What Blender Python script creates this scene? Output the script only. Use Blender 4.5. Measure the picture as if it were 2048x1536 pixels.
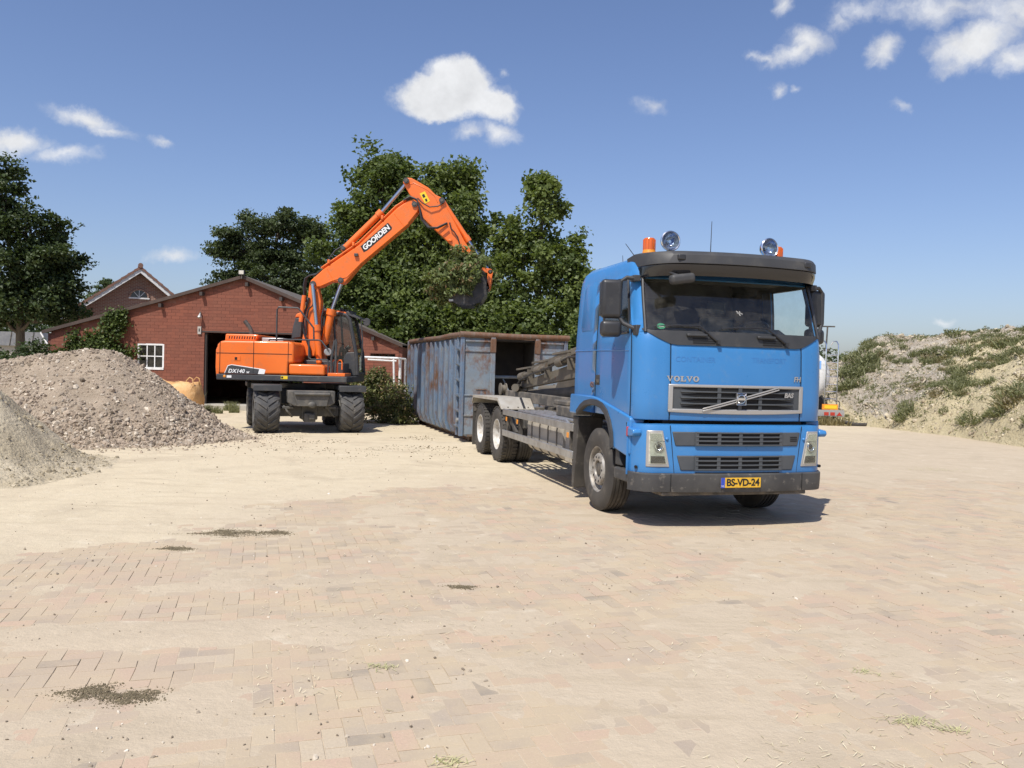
import bpy, bmesh, math, random
import numpy as np
from mathutils import Vector, Matrix, Euler

SC = bpy.context.scene
COL = SC.collection
for o in list(bpy.data.objects):
    bpy.data.objects.remove(o, do_unlink=True)
R = math.radians

# ------------------------------------------------------------------ camera
FPX, CAM_H = 1657.0, 1.75
PITCH, ROLL = math.atan(30 / FPX), math.atan(0.026)
_f = Vector((0, math.cos(PITCH), -math.sin(PITCH)))
_r0 = Vector((1, 0, 0))
_u0 = Vector((0, math.sin(PITCH), math.cos(PITCH)))
_r = _r0 * math.cos(ROLL) + _u0 * math.sin(ROLL)
_u = _u0 * math.cos(ROLL) - _r0 * math.sin(ROLL)
cam_data = bpy.data.cameras.new('camera')
cam_data.sensor_width = 36
cam_data.lens = FPX / 2048 * 36
cam_data.clip_start = 0.1
cam_data.clip_end = 6000
cam = bpy.data.objects.new('camera', cam_data)
COL.objects.link(cam)
cam.matrix_world = Matrix(((_r.x, _u.x, -_f.x, 0), (_r.y, _u.y, -_f.y, 0), (_r.z, _u.z, -_f.z, CAM_H), (0, 0, 0, 1)))
SC.camera = cam

def view_dir(px, py):
    return (_f + _r * ((px - 1024) / FPX) - _u * ((py - 768) / FPX)).normalized()

# ------------------------------------------------------------------ world, sun, exposure
SUN_DIR = Vector((-0.29, -0.60, 1.0)).normalized()
world = bpy.data.worlds.new('World')
SC.world = world
world.use_nodes = True
wn, wl = world.node_tree.nodes, world.node_tree.links
wn.clear()
w_out = wn.new('ShaderNodeOutputWorld')
w_bg = wn.new('ShaderNodeBackground')
SKY_STRENGTH = 0.105
w_bg.inputs['Strength'].default_value = SKY_STRENGTH
w_sky = wn.new('ShaderNodeTexSky')
w_sky.sky_type = 'NISHITA'
w_sky.sun_disc = False
w_sky.sun_elevation = math.asin(SUN_DIR.z)
w_sky.sun_rotation = math.atan2(SUN_DIR.x, SUN_DIR.y)
w_sky.air_density = 1.0
w_sky.dust_density = 1.4
w_sky.ozone_density = 1.2
w_tc = wn.new('ShaderNodeTexCoord')

def wmath(op, a, b=None, c=None):
    n = wn.new('ShaderNodeMath'); n.operation = op
    for i, v in enumerate((a, b, c)):
        if v is None: continue
        if isinstance(v, (int, float)): n.inputs[i].default_value = v
        else: wl.new(v, n.inputs[i])
    return n.outputs[0]

# ragged direction: the view direction pushed about by noise so cloud outlines fray
w_n1 = wn.new('ShaderNodeTexNoise'); w_n1.inputs['Scale'].default_value = 22; w_n1.inputs['Detail'].default_value = 7; w_n1.inputs['Roughness'].default_value = 0.62
wl.new(w_tc.outputs['Generated'], w_n1.inputs['Vector'])
w_sub = wn.new('ShaderNodeVectorMath'); w_sub.operation = 'SUBTRACT'; wl.new(w_n1.outputs['Color'], w_sub.inputs[0]); w_sub.inputs[1].default_value = (0.5, 0.5, 0.5)
w_mad = wn.new('ShaderNodeVectorMath'); w_mad.operation = 'MULTIPLY_ADD'
wl.new(w_sub.outputs[0], w_mad.inputs[0]); w_mad.inputs[1].default_value = (0.036, 0.036, 0.036); wl.new(w_tc.outputs['Generated'], w_mad.inputs[2])

# cloud puffs: (pixel x, pixel y, half width px, half height px, turn in degrees, weight)
PUFFS = [
    (905, 198, 128, 46, 2, 1.7), (858, 186, 80, 44, -8, 1.6), (918, 166, 78, 52, 4, 1.7), (985, 206, 62, 34, 16, 1.5), (880, 216, 90, 30, 4, 1.5),
    (935, 268, 52, 26, -12, .62), (1002, 268, 56, 34, 8, .68), (1006, 146, 16, 12, 0, .5),
    (1590, 108, 88, 30, -18, .74), (1612, 88, 52, 38, 10, .74), (1530, 118, 46, 18, 10, .62),
    (1766, 102, 36, 50, 30, .66), (1568, 10, 30, 28, 0, .66),
    (1940, 88, 105, 50, -14, .9), (2030, 118, 70, 48, 0, .74), (1900, 135, 60, 32, -20, .5),
    (1900, 12, 210, 52, -3, .60), (2040, 20, 130, 62, 0, .62), (1725, 22, 95, 44, -22, .52), (1680, 48, 60, 34, -20, .5),
    (1300, 214, 52, 24, 8, .54), (1556, 186, 20, 26, 30, .5), (1592, 180, 20, 14, 0, .48), (1798, 216, 34, 15, 14, .52),
    (20, 282, 92, 38, 6, .85), (175, 238, 88, 28, 18, .7), (215, 262, 70, 20, 14, .62), (140, 314, 92, 26, -4, .66), (320, 291, 34, 16, 26, .52),
    (345, 506, 76, 22, -2, .6), (1890, 640, 44, 14, 0, .45),
    # the same fair-weather sky outside the frame
    (-500, 60, 240, 80, 6, .9), (-900, 420, 260, 60, 0, .8), (2700, 180, 240, 80, -8, .9), (3100, 430, 220, 50, 0, .7),
    (900, -600, 240, 120, 10, .9), (2200, -900, 300, 150, 0, .85), (-300, -1200, 320, 160, 0, .9),
]
_acc = None
for (px, py, sx, sy, ang, wt) in PUFFS:
    d = view_dir(px, py)
    a = (_r - d * _r.dot(d)).normalized()
    b = (_u - d * _u.dot(d)).normalized(); b = (b - a * a.dot(b)).normalized()
    ca, sa = math.cos(R(-ang)), math.sin(R(-ang))
    a, b = a * ca + b * sa, b * ca - a * sa
    k = 1.0 / math.sqrt(FPX ** 2 + (px - 1024) ** 2 + (py - 768) ** 2)
    mp = wn.new('ShaderNodeMapping'); mp.vector_type = 'TEXTURE'
    c = b.cross(a) if False else a.cross(b)
    m = Matrix((a, b, c)).transposed()
    mp.inputs['Location'].default_value = d
    mp.inputs['Rotation'].default_value = m.to_euler()
    mp.inputs['Scale'].default_value = (sx * k * 1.2, sy * k * 1.2, max(sx, sy) * k * 2)
    wl.new(w_mad.outputs[0], mp.inputs['Vector'])
    g = wn.new('ShaderNodeTexGradient'); g.gradient_type = 'SPHERICAL'
    wl.new(mp.outputs[0], g.inputs['Vector'])
    v = wmath('MULTIPLY', g.outputs['Fac'], wt)
    _acc = v if _acc is None else wmath('MAXIMUM', _acc, v)
w_n2 = wn.new('ShaderNodeTexNoise'); w_n2.inputs['Scale'].default_value = 34; w_n2.inputs['Detail'].default_value = 9; w_n2.inputs['Roughness'].default_value = 0.6
wl.new(w_mad.outputs[0], w_n2.inputs['Vector'])
_d = wmath('MULTIPLY_ADD', wmath('SUBTRACT', w_n2.outputs['Fac'], 0.5), 0.75, _acc)
_has = wmath('MINIMUM', wmath('MULTIPLY', _acc, 5.0), 1.0)
w_mr = wn.new('ShaderNodeMapRange'); w_mr.interpolation_type = 'SMOOTHSTEP'
wl.new(_d, w_mr.inputs['Value']); w_mr.inputs['From Min'].default_value = 0.14; w_mr.inputs['From Max'].default_value = 0.80
_alpha = wmath('MULTIPLY', wmath('MULTIPLY', w_mr.outputs[0], _has), 0.97)
w_ramp = wn.new('ShaderNodeMapRange'); wl.new(w_n1.outputs['Fac'], w_ramp.inputs['Value'])
w_ramp.inputs['From Min'].default_value = 0.3; w_ramp.inputs['From Max'].default_value = 0.7
w_ramp.inputs['To Min'].default_value = 0.66 / SKY_STRENGTH; w_ramp.inputs['To Max'].default_value = 0.86 / SKY_STRENGTH
w_cc = wn.new('ShaderNodeCombineColor')
wl.new(wmath('MULTIPLY', w_ramp.outputs[0], 0.97), w_cc.inputs[0]); wl.new(wmath('MULTIPLY', w_ramp.outputs[0], 0.98), w_cc.inputs[1]); wl.new(w_ramp.outputs[0], w_cc.inputs[2])
w_tint = wn.new('ShaderNodeMix'); w_tint.data_type = 'RGBA'; w_tint.blend_type = 'MULTIPLY'; w_tint.inputs[0].default_value = 1
wl.new(w_sky.outputs[0], w_tint.inputs[6]); w_tint.inputs[7].default_value = (0.94, 0.97, 1.16, 1)
w_mix = wn.new('ShaderNodeMix'); w_mix.data_type = 'RGBA'
wl.new(_alpha, w_mix.inputs[0]); wl.new(w_tint.outputs[2], w_mix.inputs[6]); wl.new(w_cc.outputs[0], w_mix.inputs[7])
wl.new(w_mix.outputs[2], w_bg.inputs['Color'])
wl.new(w_bg.outputs[0], w_out.inputs['Surface'])
world.cycles.sampling_method = 'NONE'

sun_data = bpy.data.lights.new('sun', 'SUN')
sun_data.energy = 4.4
sun_data.angle = R(0.53)
sun_data.color = (1.0, 0.955, 0.88)
sun = bpy.data.objects.new('sun', sun_data)
COL.objects.link(sun)
sun.location = (-20, -40, 60)
sun.rotation_mode = 'QUATERNION'
sun.rotation_quaternion = SUN_DIR.to_track_quat('Z', 'Y')

SC.view_settings.view_transform = 'Standard'
SC.view_settings.look = 'None'
SC.view_settings.exposure = 0.2
SC.view_settings.gamma = 1.0
SC.view_settings.use_curve_mapping = False
SC.render.engine = 'CYCLES'
SC.cycles.max_bounces = 6
SC.cycles.transparent_max_bounces = 12
SC.cycles.caustics_reflective = False
SC.cycles.caustics_refractive = False

# ------------------------------------------------------------------ helpers
def tag(o, label=None, cat=None, group=None, kind=None):
    if label: o['label'] = label
    if cat: o['category'] = cat
    if group: o['group'] = group
    if kind: o['kind'] = kind
    return o

def thing(name, label, cat, loc=(0, 0, 0), rz=0.0, group=None):
    o = bpy.data.objects.new(name, None)
    COL.objects.link(o)
    o.location = loc
    o.rotation_euler = (0, 0, rz)
    o.empty_display_size = 0.2
    return tag(o, label, cat, group)

class MB:
    def __init__(s): s.v = []; s.f = []
    def add(s, vs, fs):
        o = len(s.v); s.v += [tuple(v) for v in vs]; s.f += [tuple(i + o for i in f) for f in fs]; return s
    def bx(s, x0, x1, y0, y1, z0, z1, M=None):
        vs = [Vector(p) for p in ((x0, y0, z0), (x1, y0, z0), (x1, y1, z0), (x0, y1, z0), (x0, y0, z1), (x1, y0, z1), (x1, y1, z1), (x0, y1, z1))]
        if M is not None: vs = [M @ v for v in vs]
        return s.add(vs, [(0, 3, 2, 1), (4, 5, 6, 7), (0, 1, 5, 4), (1, 2, 6, 5), (2, 3, 7, 6), (3, 0, 4, 7)])
    def beam(s, p0, p1, w, h, up=(0, 0, 1)):
        p0, p1 = Vector(p0), Vector(p1); d = (p1 - p0).normalized(); sd = d.cross(Vector(up)).normalized(); u = sd.cross(d)
        vs = []
        for p in (p0, p1):
            for a, b in ((-1, -1), (1, -1), (1, 1), (-1, 1)): vs.append(p + sd * a * w / 2 + u * b * h / 2)
        return s.add(vs, [(0, 1, 2, 3), (7, 6, 5, 4), (0, 4, 5, 1), (1, 5, 6, 2), (2, 6, 7, 3), (3, 7, 4, 0)])
    def prism(s, poly, a0, a1, axis='y'):
        n = len(poly)
        def P(p, a): return (p[0], a, p[1]) if axis == 'y' else ((a, p[0], p[1]) if axis == 'x' else (p[0], p[1], a))
        vs = [P(p, a0) for p in poly] + [P(p, a1) for p in poly]
        fs = [tuple(range(n)), tuple(range(2 * n - 1, n - 1, -1))] + [(i, (i + 1) % n, n + (i + 1) % n, n + i) for i in range(n)]
        return s.add(vs, fs)
    def tube(s, pts, r, n=8, cap=True):
        pts = [Vector(p) for p in pts]; k = len(pts)
        rs = [r] * k if isinstance(r, (int, float)) else list(r)
        o = len(s.v); prev = None
        for i, p in enumerate(pts):
            d = (pts[min(i + 1, k - 1)] - pts[max(i - 1, 0)]).normalized()
            if prev is None:
                a = d.orthogonal().normalized()
            else:
                a = prev - d * prev.dot(d)
                a = a.normalized() if a.length > 1e-6 else d.orthogonal().normalized()
            prev = a; b = d.cross(a)
            for j in range(n):
                t = 2 * math.pi * j / n
                s.v.append(tuple(p + (a * math.cos(t) + b * math.sin(t)) * rs[i]))
        for i in range(k - 1):
            for j in range(n):
                s.f.append((o + i * n + j, o + i * n + (j + 1) % n, o + (i + 1) * n + (j + 1) % n, o + (i + 1) * n + j))
        if cap:
            s.f.append(tuple(o + j for j in range(n - 1, -1, -1)))
            s.f.append(tuple(o + (k - 1) * n + j for j in range(n)))
        return s
    def cyl(s, p0, p1, r, r1=None, n=16):
        return s.tube([p0, p1], [r, r if r1 is None else r1], n)
    def lathe(s, prof, org=(0, 0, 0), axis=(0, 1, 0), n=32, closed=False):
        org, ax = Vector(org), Vector(axis).normalized(); a = ax.orthogonal().normalized(); b = ax.cross(a); o = len(s.v); k = len(prof)
        for (r, h) in prof:
            for j in range(n):
                t = 2 * math.pi * j / n
                s.v.append(tuple(org + ax * h + (a * math.cos(t) + b * math.sin(t)) * r))
        for i in range(k if closed else k - 1):
            i2 = (i + 1) % k
            for j in range(n):
                s.f.append((o + i * n + j, o + i * n + (j + 1) % n, o + i2 * n + (j + 1) % n, o + i2 * n + j))
        return s
    def grid(s, rows, closed=False):
        o = len(s.v); m = len(rows[0])
        for r_ in rows: s.v += [tuple(p) for p in r_]
        for i in range(len(rows) - 1):
            for j in range(m if closed else m - 1):
                s.f.append((o + i * m + j, o + i * m + (j + 1) % m, o + (i + 1) * m + (j + 1) % m, o + (i + 1) * m + j))
        return s
    def ball(s, c, r, n=12, m=8, sc=(1, 1, 1)):
        rows = []
        for i in range(m + 1):
            t = math.pi * i / m
            rows.append([(c[0] + r * sc[0] * math.sin(t) * math.cos(2 * math.pi * j / n), c[1] + r * sc[1] * math.sin(t) * math.sin(2 * math.pi * j / n), c[2] + r * sc[2] * math.cos(t)) for j in range(n)])
        return s.grid(rows, True)
    def xf(s, M):
        s.v = [tuple(M @ Vector(v)) for v in s.v]; return s
    def mesh(s, name, recalc=True):
        me = bpy.data.meshes.new(name)
        me.from_pydata(s.v, [], s.f)
        if recalc:
            bm = bmesh.new(); bm.from_mesh(me)
            bmesh.ops.remove_doubles(bm, verts=bm.verts, dist=1e-5)
            bmesh.ops.recalc_face_normals(bm, faces=bm.faces)
            bm.to_mesh(me); bm.free()
        return me
    def build(s, name, mat, parent=None, smooth=35, bevel=0, seg=2, solid=0, mat2=None, recalc=True, label=None):
        me = s.mesh(name, recalc)
        return finish(me, name, mat, parent, smooth, bevel, seg, solid, mat2, label)

def finish(me, name, mat, parent=None, smooth=35, bevel=0, seg=2, solid=0, mat2=None, label=None):
    me.materials.append(mat)
    if mat2: me.materials.append(mat2)
    if smooth:
        me.polygons.foreach_set('use_smooth', [True] * len(me.polygons))
        me.set_sharp_from_angle(angle=R(smooth))
    else:
        me.polygons.foreach_set('use_smooth', [False] * len(me.polygons))
    o = bpy.data.objects.new(name, me)
    COL.objects.link(o)
    o.parent = parent
    if solid:
        m = o.modifiers.new('solid', 'SOLIDIFY'); m.thickness = solid; m.offset = -1
        if mat2: m.material_offset = 1; m.material_offset_rim = 0
    if bevel:
        m = o.modifiers.new('bevel', 'BEVEL'); m.width = bevel; m.segments = seg; m.limit_method = 'ANGLE'; m.angle_limit = R(40); m.harden_normals = False
    if label: o['label'] = label
    return o

def copy_tree(o, parent=None):
    c = o.copy(); COL.objects.link(c); c.parent = parent
    for ch in list(o.children): copy_tree(ch, c)
    return c

_TXT = {}
def text_geo(body, size=1.0, extrude=0.0, offset=0.0, shear=0.0, align='CENTER', spacing=1.0):
    cu = bpy.data.curves.new('txt', 'FONT'); cu.body = body; cu.size = size; cu.extrude = extrude; cu.offset = offset; cu.shear = shear
    cu.align_x = align; cu.align_y = 'CENTER'; cu.space_character = spacing; cu.resolution_u = 4
    ob = bpy.data.objects.new('txt', cu); COL.objects.link(ob)
    dg = bpy.context.evaluated_depsgraph_get()
    me = bpy.data.meshes.new_from_object(ob.evaluated_get(dg))
    vs = [tuple(v.co) for v in me.vertices]; fs = [tuple(p.vertices) for p in me.polygons]
    bpy.data.objects.remove(ob, do_unlink=True); bpy.data.meshes.remove(me); bpy.data.curves.remove(cu)
    return vs, fs

def text_mb(body, func, **kw):
    vs, fs = text_geo(body, **kw)
    m = MB(); m.add([func(v[0], v[1], v[2]) for v in vs], fs); return m

# numpy helpers
def np_mesh(name, V, F, mat, parent=None, attr=None, smooth=False, kind=None):
    V = np.asarray(V, dtype=np.float32); F = np.asarray(F, dtype=np.int32)
    me = bpy.data.meshes.new(name)
    me.vertices.add(len(V)); me.vertices.foreach_set('co', V.ravel())
    k = F.shape[1]
    me.loops.add(F.size); me.loops.foreach_set('vertex_index', F.ravel())
    me.polygons.add(len(F)); me.polygons.foreach_set('loop_start', np.arange(0, F.size, k, dtype=np.int32))
    me.polygons.foreach_set('use_smooth', np.full(len(F), bool(smooth)))
    if attr is not None:
        a = me.attributes.new('rnd', 'FLOAT', 'FACE'); a.data.foreach_set('value', np.asarray(attr, dtype=np.float32))
    me.update(); me.validate()
    me.materials.append(mat)
    o = bpy.data.objects.new(name, me); COL.objects.link(o); o.parent = parent
    if kind: o['kind'] = kind
    return o

def _hash(ix, iy, seed):
    h = (ix.astype(np.int64) * 374761393 + iy.astype(np.int64) * 668265263 + seed * 982451653) & 0xFFFFFFFF
    h = ((h ^ (h >> 13)) * 1274126177) & 0xFFFFFFFF
    return ((h ^ (h >> 16)) & 0xFFFFFF) / float(0xFFFFFF)

def vnoise(x, y, seed=0):
    x = np.asarray(x, float); y = np.asarray(y, float)
    ix, iy = np.floor(x), np.floor(y); fx, fy = x - ix, y - iy
    fx = fx * fx * (3 - 2 * fx); fy = fy * fy * (3 - 2 * fy)
    a, b, c, d = _hash(ix, iy, seed), _hash(ix + 1, iy, seed), _hash(ix, iy + 1, seed), _hash(ix + 1, iy + 1, seed)
    return (a * (1 - fx) + b * fx) * (1 - fy) + (c * (1 - fx) + d * fx) * fy

def fbm(x, y, oct=4, seed=0):
    s = 0; a = 0.5; t = 0
    for i in range(oct):
        s = s + a * vnoise(np.asarray(x) * 2 ** i, np.asarray(y) * 2 ** i, seed + i * 17); t += a; a *= 0.5
    return s / t

def sstep(a, b, x):
    t = np.clip((np.asarray(x, float) - a) / (b - a), 0, 1); return t * t * (3 - 2 * t)

# ------------------------------------------------------------------ materials
def new_mat(name):
    m = bpy.data.materials.new(name); m.use_nodes = True
    n, l = m.node_tree.nodes, m.node_tree.links
    return m, n, l, n['Principled BSDF']

def rgba(c): return (c[0], c[1], c[2], 1)

def mixc(n, l, fac, a, b, mode='MIX'):
    x = n.new('ShaderNodeMix'); x.data_type = 'RGBA'; x.blend_type = mode
    for i, v in ((0, fac), (6, a), (7, b)):
        if isinstance(v, (int, float)): x.inputs[i].default_value = v
        elif isinstance(v, tuple): x.inputs[i].default_value = rgba(v)
        else: l.new(v, x.inputs[i])
    return x.outputs[2]

def noise(n, l, vec, scale, detail=4, rough=0.55, dist=0.0):
    t = n.new('ShaderNodeTexNoise'); t.inputs['Scale'].default_value = scale; t.inputs['Detail'].default_value = detail
    t.inputs['Roughness'].default_value = rough; t.inputs['Distortion'].default_value = dist
    if vec is not None: l.new(vec, t.inputs['Vector'])
    return t.outputs['Fac']

def mrange(n, l, v, a, b, c=0.0, d=1.0):
    t = n.new('ShaderNodeMapRange'); l.new(v, t.inputs['Value'])
    t.inputs['From Min'].default_value = a; t.inputs['From Max'].default_value = b; t.inputs['To Min'].default_value = c; t.inputs['To Max'].default_value = d
    return t.outputs[0]

def nmath(n, l, op, a, b=None):
    t = n.new('ShaderNodeMath'); t.operation = op
    for i, v in enumerate((a, b)):
        if v is None: continue
        if isinstance(v, (int, float)): t.inputs[i].default_value = v
        else: l.new(v, t.inputs[i])
    return t.outputs[0]

def pos(n, world_=False):
    if world_: return n.new('ShaderNodeNewGeometry').outputs['Position']
    return n.new('ShaderNodeTexCoord').outputs['Object']

def bump(n, l, bs, h, strength=0.3, dist=0.02):
    b = n.new('ShaderNodeBump'); b.inputs['Strength'].default_value = strength; b.inputs['Distance'].default_value = dist
    l.new(h, b.inputs['Height']); l.new(b.outputs[0], bs.inputs['Normal'])

def mat(name, col, rough=0.5, metal=0.0, var=None, vscale=4.0, vlo=0.35, vhi=0.7, dirt=None, dscale=9.0, dlo=0.55, dhi=0.72, bmp=0.0, bscale=60.0, bdist=0.01, coat=0.0, spec=None, wpos=False, stretch=None):
    m, n, l, bs = new_mat(name)
    bs.inputs['Base Color'].default_value = rgba(col)
    bs.inputs['Roughness'].default_value = rough; bs.inputs['Metallic'].default_value = metal
    if spec is not None: bs.inputs['Specular IOR Level'].default_value = spec
    if coat: bs.inputs['Coat Weight'].default_value = coat; bs.inputs['Coat Roughness'].default_value = 0.08
    p = pos(n, wpos)
    if stretch:
        mp = n.new('ShaderNodeMapping'); mp.inputs['Scale'].default_value = stretch; l.new(p, mp.inputs['Vector']); p = mp.outputs[0]
    c = None
    if var:
        f = mrange(n, l, noise(n, l, p, vscale, 5), vlo, vhi); c = mixc(n, l, f, tuple(col), tuple(var))
    if dirt:
        f = mrange(n, l, noise(n, l, p, dscale, 7, 0.65), dlo, dhi); c = mixc(n, l, f, c if c is not None else tuple(col), tuple(dirt))
        r_ = mrange(n, l, f, 0, 1, rough, min(1, rough + 0.3)); l.new(r_, bs.inputs['Roughness'])
    if c is not None: l.new(c, bs.inputs['Base Color'])
    if bmp: bump(n, l, bs, noise(n, l, p, bscale, 5, 0.6), bmp, bdist)
    return m

def glass_mat(name, tint=(0.7, 0.76, 0.74), refl=0.9, dust=0.06):
    m = bpy.data.materials.new(name); m.use_nodes = True
    n, l = m.node_tree.nodes, m.node_tree.links; n.clear()
    out = n.new('ShaderNodeOutputMaterial')
    tr = n.new('ShaderNodeBsdfTransparent'); tr.inputs[0].default_value = rgba(tint)
    gl = n.new('ShaderNodeBsdfGlossy'); gl.inputs['Roughness'].default_value = 0.03; gl.inputs[0].default_value = (refl, refl, refl, 1)
    df = n.new('ShaderNodeBsdfDiffuse'); df.inputs[0].default_value = (0.5, 0.47, 0.4, 1)
    lw = n.new('ShaderNodeLayerWeight'); lw.inputs[0].default_value = 0.5
    fr = nmath(n, l, 'ADD', nmath(n, l, 'MULTIPLY', nmath(n, l, 'POWER', lw.outputs['Facing'], 4.0), 0.9), 0.05)
    a = n.new('ShaderNodeMixShader'); l.new(fr, a.inputs[0]); l.new(tr.outputs[0], a.inputs[1]); l.new(gl.outputs[0], a.inputs[2])
    b = n.new('ShaderNodeMixShader')
    l.new(mrange(n, l, noise(n, l, pos(n), 6, 6, 0.7), 0.35, 0.8, 0.0, dust * 2), b.inputs[0]); l.new(a.outputs[0], b.inputs[1]); l.new(df.outputs[0], b.inputs[2])
    l.new(b.outputs[0], out.inputs[0])
    return m

def leaf_mat(name, dark, light, trans=0.35, dead=None):
    m, n, l, bs = new_mat(name)
    at = n.new('ShaderNodeAttribute'); at.attribute_name = 'rnd'
    c = mixc(n, l, at.outputs['Fac'], tuple(dark), tuple(light))
    if dead:
        f = nmath(n, l, 'GREATER_THAN', at.outputs['Fac'], 0.93); c = mixc(n, l, f, c, tuple(dead))
    l.new(c, bs.inputs['Base Color']); bs.inputs['Roughness'].default_value = 0.5
    bs.inputs['Specular IOR Level'].default_value = 0.35
    tl = n.new('ShaderNodeBsdfTranslucent'); cc = mixc(n, l, 1.0, c, (1.0, 1.05, 0.45), 'MULTIPLY'); l.new(cc, tl.inputs[0])
    mx = n.new('ShaderNodeMixShader'); mx.inputs[0].default_value = trans
    out = n['Material Output']; l.new(bs.outputs[0], mx.inputs[1]); l.new(tl.outputs[0], mx.inputs[2]); l.new(mx.outputs[0], out.inputs[0])
    return m

MT = {}
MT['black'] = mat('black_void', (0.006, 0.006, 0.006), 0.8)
MT['dark_plastic'] = mat('dark_plastic', (0.034, 0.035, 0.036), 0.55, var=(0.05, 0.05, 0.05), vscale=3, dirt=(0.10, 0.09, 0.075), dscale=5, dlo=.58, dhi=.9, bmp=.15, bscale=400, bdist=.002)
MT['black_plastic'] = mat('black_plastic', (0.022, 0.022, 0.024), 0.38, var=(0.04, 0.04, 0.04), vscale=4, dirt=(0.09, 0.085, 0.075), dscale=6, dlo=.58, dhi=.9)
MT['rubber'] = mat('rubber', (0.03, 0.028, 0.026), 0.75, var=(0.085, 0.075, 0.062), vscale=2.5, vlo=.3, vhi=.75, dirt=(0.17, 0.15, 0.12), dscale=7, dlo=.55, dhi=.85, bmp=.2, bscale=90, bdist=.006)
MT['steel_dark'] = mat('dark_steel', (0.06, 0.058, 0.055), 0.6, 0.3, var=(0.13, 0.115, 0.095), vscale=4, dirt=(0.2, 0.17, 0.13), dscale=8, dlo=.5, dhi=.8, bmp=.2, bscale=50)
MT['chassis'] = mat('dusty_chassis', (0.075, 0.07, 0.062), 0.75, 0.0, var=(0.15, 0.13, 0.105), vscale=3, dirt=(0.26, 0.22, 0.17), dscale=6, dlo=.45, dhi=.8, bmp=.25, bscale=40)
MT['chrome'] = mat('chrome', (0.75, 0.77, 0.8), 0.12, 1.0)
MT['silver'] = mat('silver_paint', (0.46, 0.45, 0.43), 0.35, 0.55, dirt=(0.3, 0.27, 0.22), dscale=9, dlo=.6, dhi=.9)
MT['alu'] = mat('aluminium', (0.5, 0.5, 0.49), 0.42, 0.75, var=(0.36, 0.35, 0.33), vscale=5, dirt=(0.3, 0.26, 0.2), dscale=9, dlo=.55, dhi=.85)
MT['white'] = mat('white_paint', (0.72, 0.72, 0.7), 0.45, dirt=(0.42, 0.39, 0.33), dscale=6, dlo=.5, dhi=.85)
MT['black_gloss'] = mat('black_gloss', (0.012, 0.012, 0.014), 0.15, coat=.5, dirt=(0.025, 0.023, 0.02), dscale=5, dlo=.6, dhi=.95)
MT['glass'] = glass_mat('clear_glass', (0.90, 0.94, 0.92), 0.9, 0.05)
MT['glass_dark'] = glass_mat('tinted_glass', (0.35, 0.38, 0.37), 0.9, 0.05)
# ================================================================== ground: sand-dusted herringbone paving
def sand_field(x, y):
    x = np.asarray(x, float); y = np.asarray(y, float)
    v = (y - 7.3) - (x + 4.6) * 1.25
    s = sstep(-1.6, 1.8, v + (fbm(x * .55, y * .55, 4, 3) - .5) * 5.0)
    def blob(cx, cy, rx, ry, a, k):
        dx, dy = x - cx, y - cy; c, sn = math.cos(a), math.sin(a)
        u = (dx * c + dy * sn) / rx; w = (-dx * sn + dy * c) / ry
        return k * np.exp(-(u * u + w * w))
    e = blob(-2.2, 5.25, 1.3, .33, .12, .9) + blob(-.7, 5.6, .7, .25, .2, .7) + blob(-1.6, 6.6, 1.6, .35, .3, .6) + blob(1.5, 8.4, 1.8, .7, .1, .35) + blob(6.5, 13.5, 3, 1.2, .1, .4)
    far = sstep(15.0, 19.0, y)
    n = fbm(x * 1.7, y * 1.7, 4, 9) - .5
    return np.clip(np.maximum(s, far) + e + n * .55, 0, 1)
def ground_z(x, y):
    s = sand_field(x, y)
    near = sstep(60, 30, np.hypot(x, y))
    z = -.0021 + .0110 * sstep(.25, .8, s) + (fbm(x * 6, y * 6, 3, 21) - .5) * .007 * (.5 + s) + (fbm(x * 1.3, y * 1.3, 4, 41) - .5) * .016
    # drag marks and shallow wheel tracks in the loose sand
    u = x * .35 + y * .94
    z += s * .004 * np.sin(u * 16 + 3 * fbm(x * .8, y * .8, 2, 5)) * sstep(.45, .7, fbm(x * .6, y * .6, 2, 77))
    return z * near
def axis(a0, a1, st, far):
    c = list(np.arange(a0, a1 + 1e-6, st)); d = st
    lo, hi = [c[0]], [c[-1]]
    while hi[-1] < far: d *= 1.35; hi.append(hi[-1] + d); lo.append(lo[-1] - d)
    return np.array(sorted(lo[1:]) + c + hi[1:])
gx, gy = axis(-9, 12, .075, 3000), axis(2.6, 19, .075, 3000)
GX, GY_ = np.meshgrid(gx, gy)
V = np.stack([GX.ravel(), GY_.ravel(), ground_z(GX, GY_).ravel()], 1)
nx = len(gx); ii = (np.arange(len(gy) - 1)[:, None] * nx + np.arange(nx - 1)[None, :]).ravel()
F = np.stack([ii, ii + 1, ii + nx + 1, ii + nx], 1)
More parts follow.
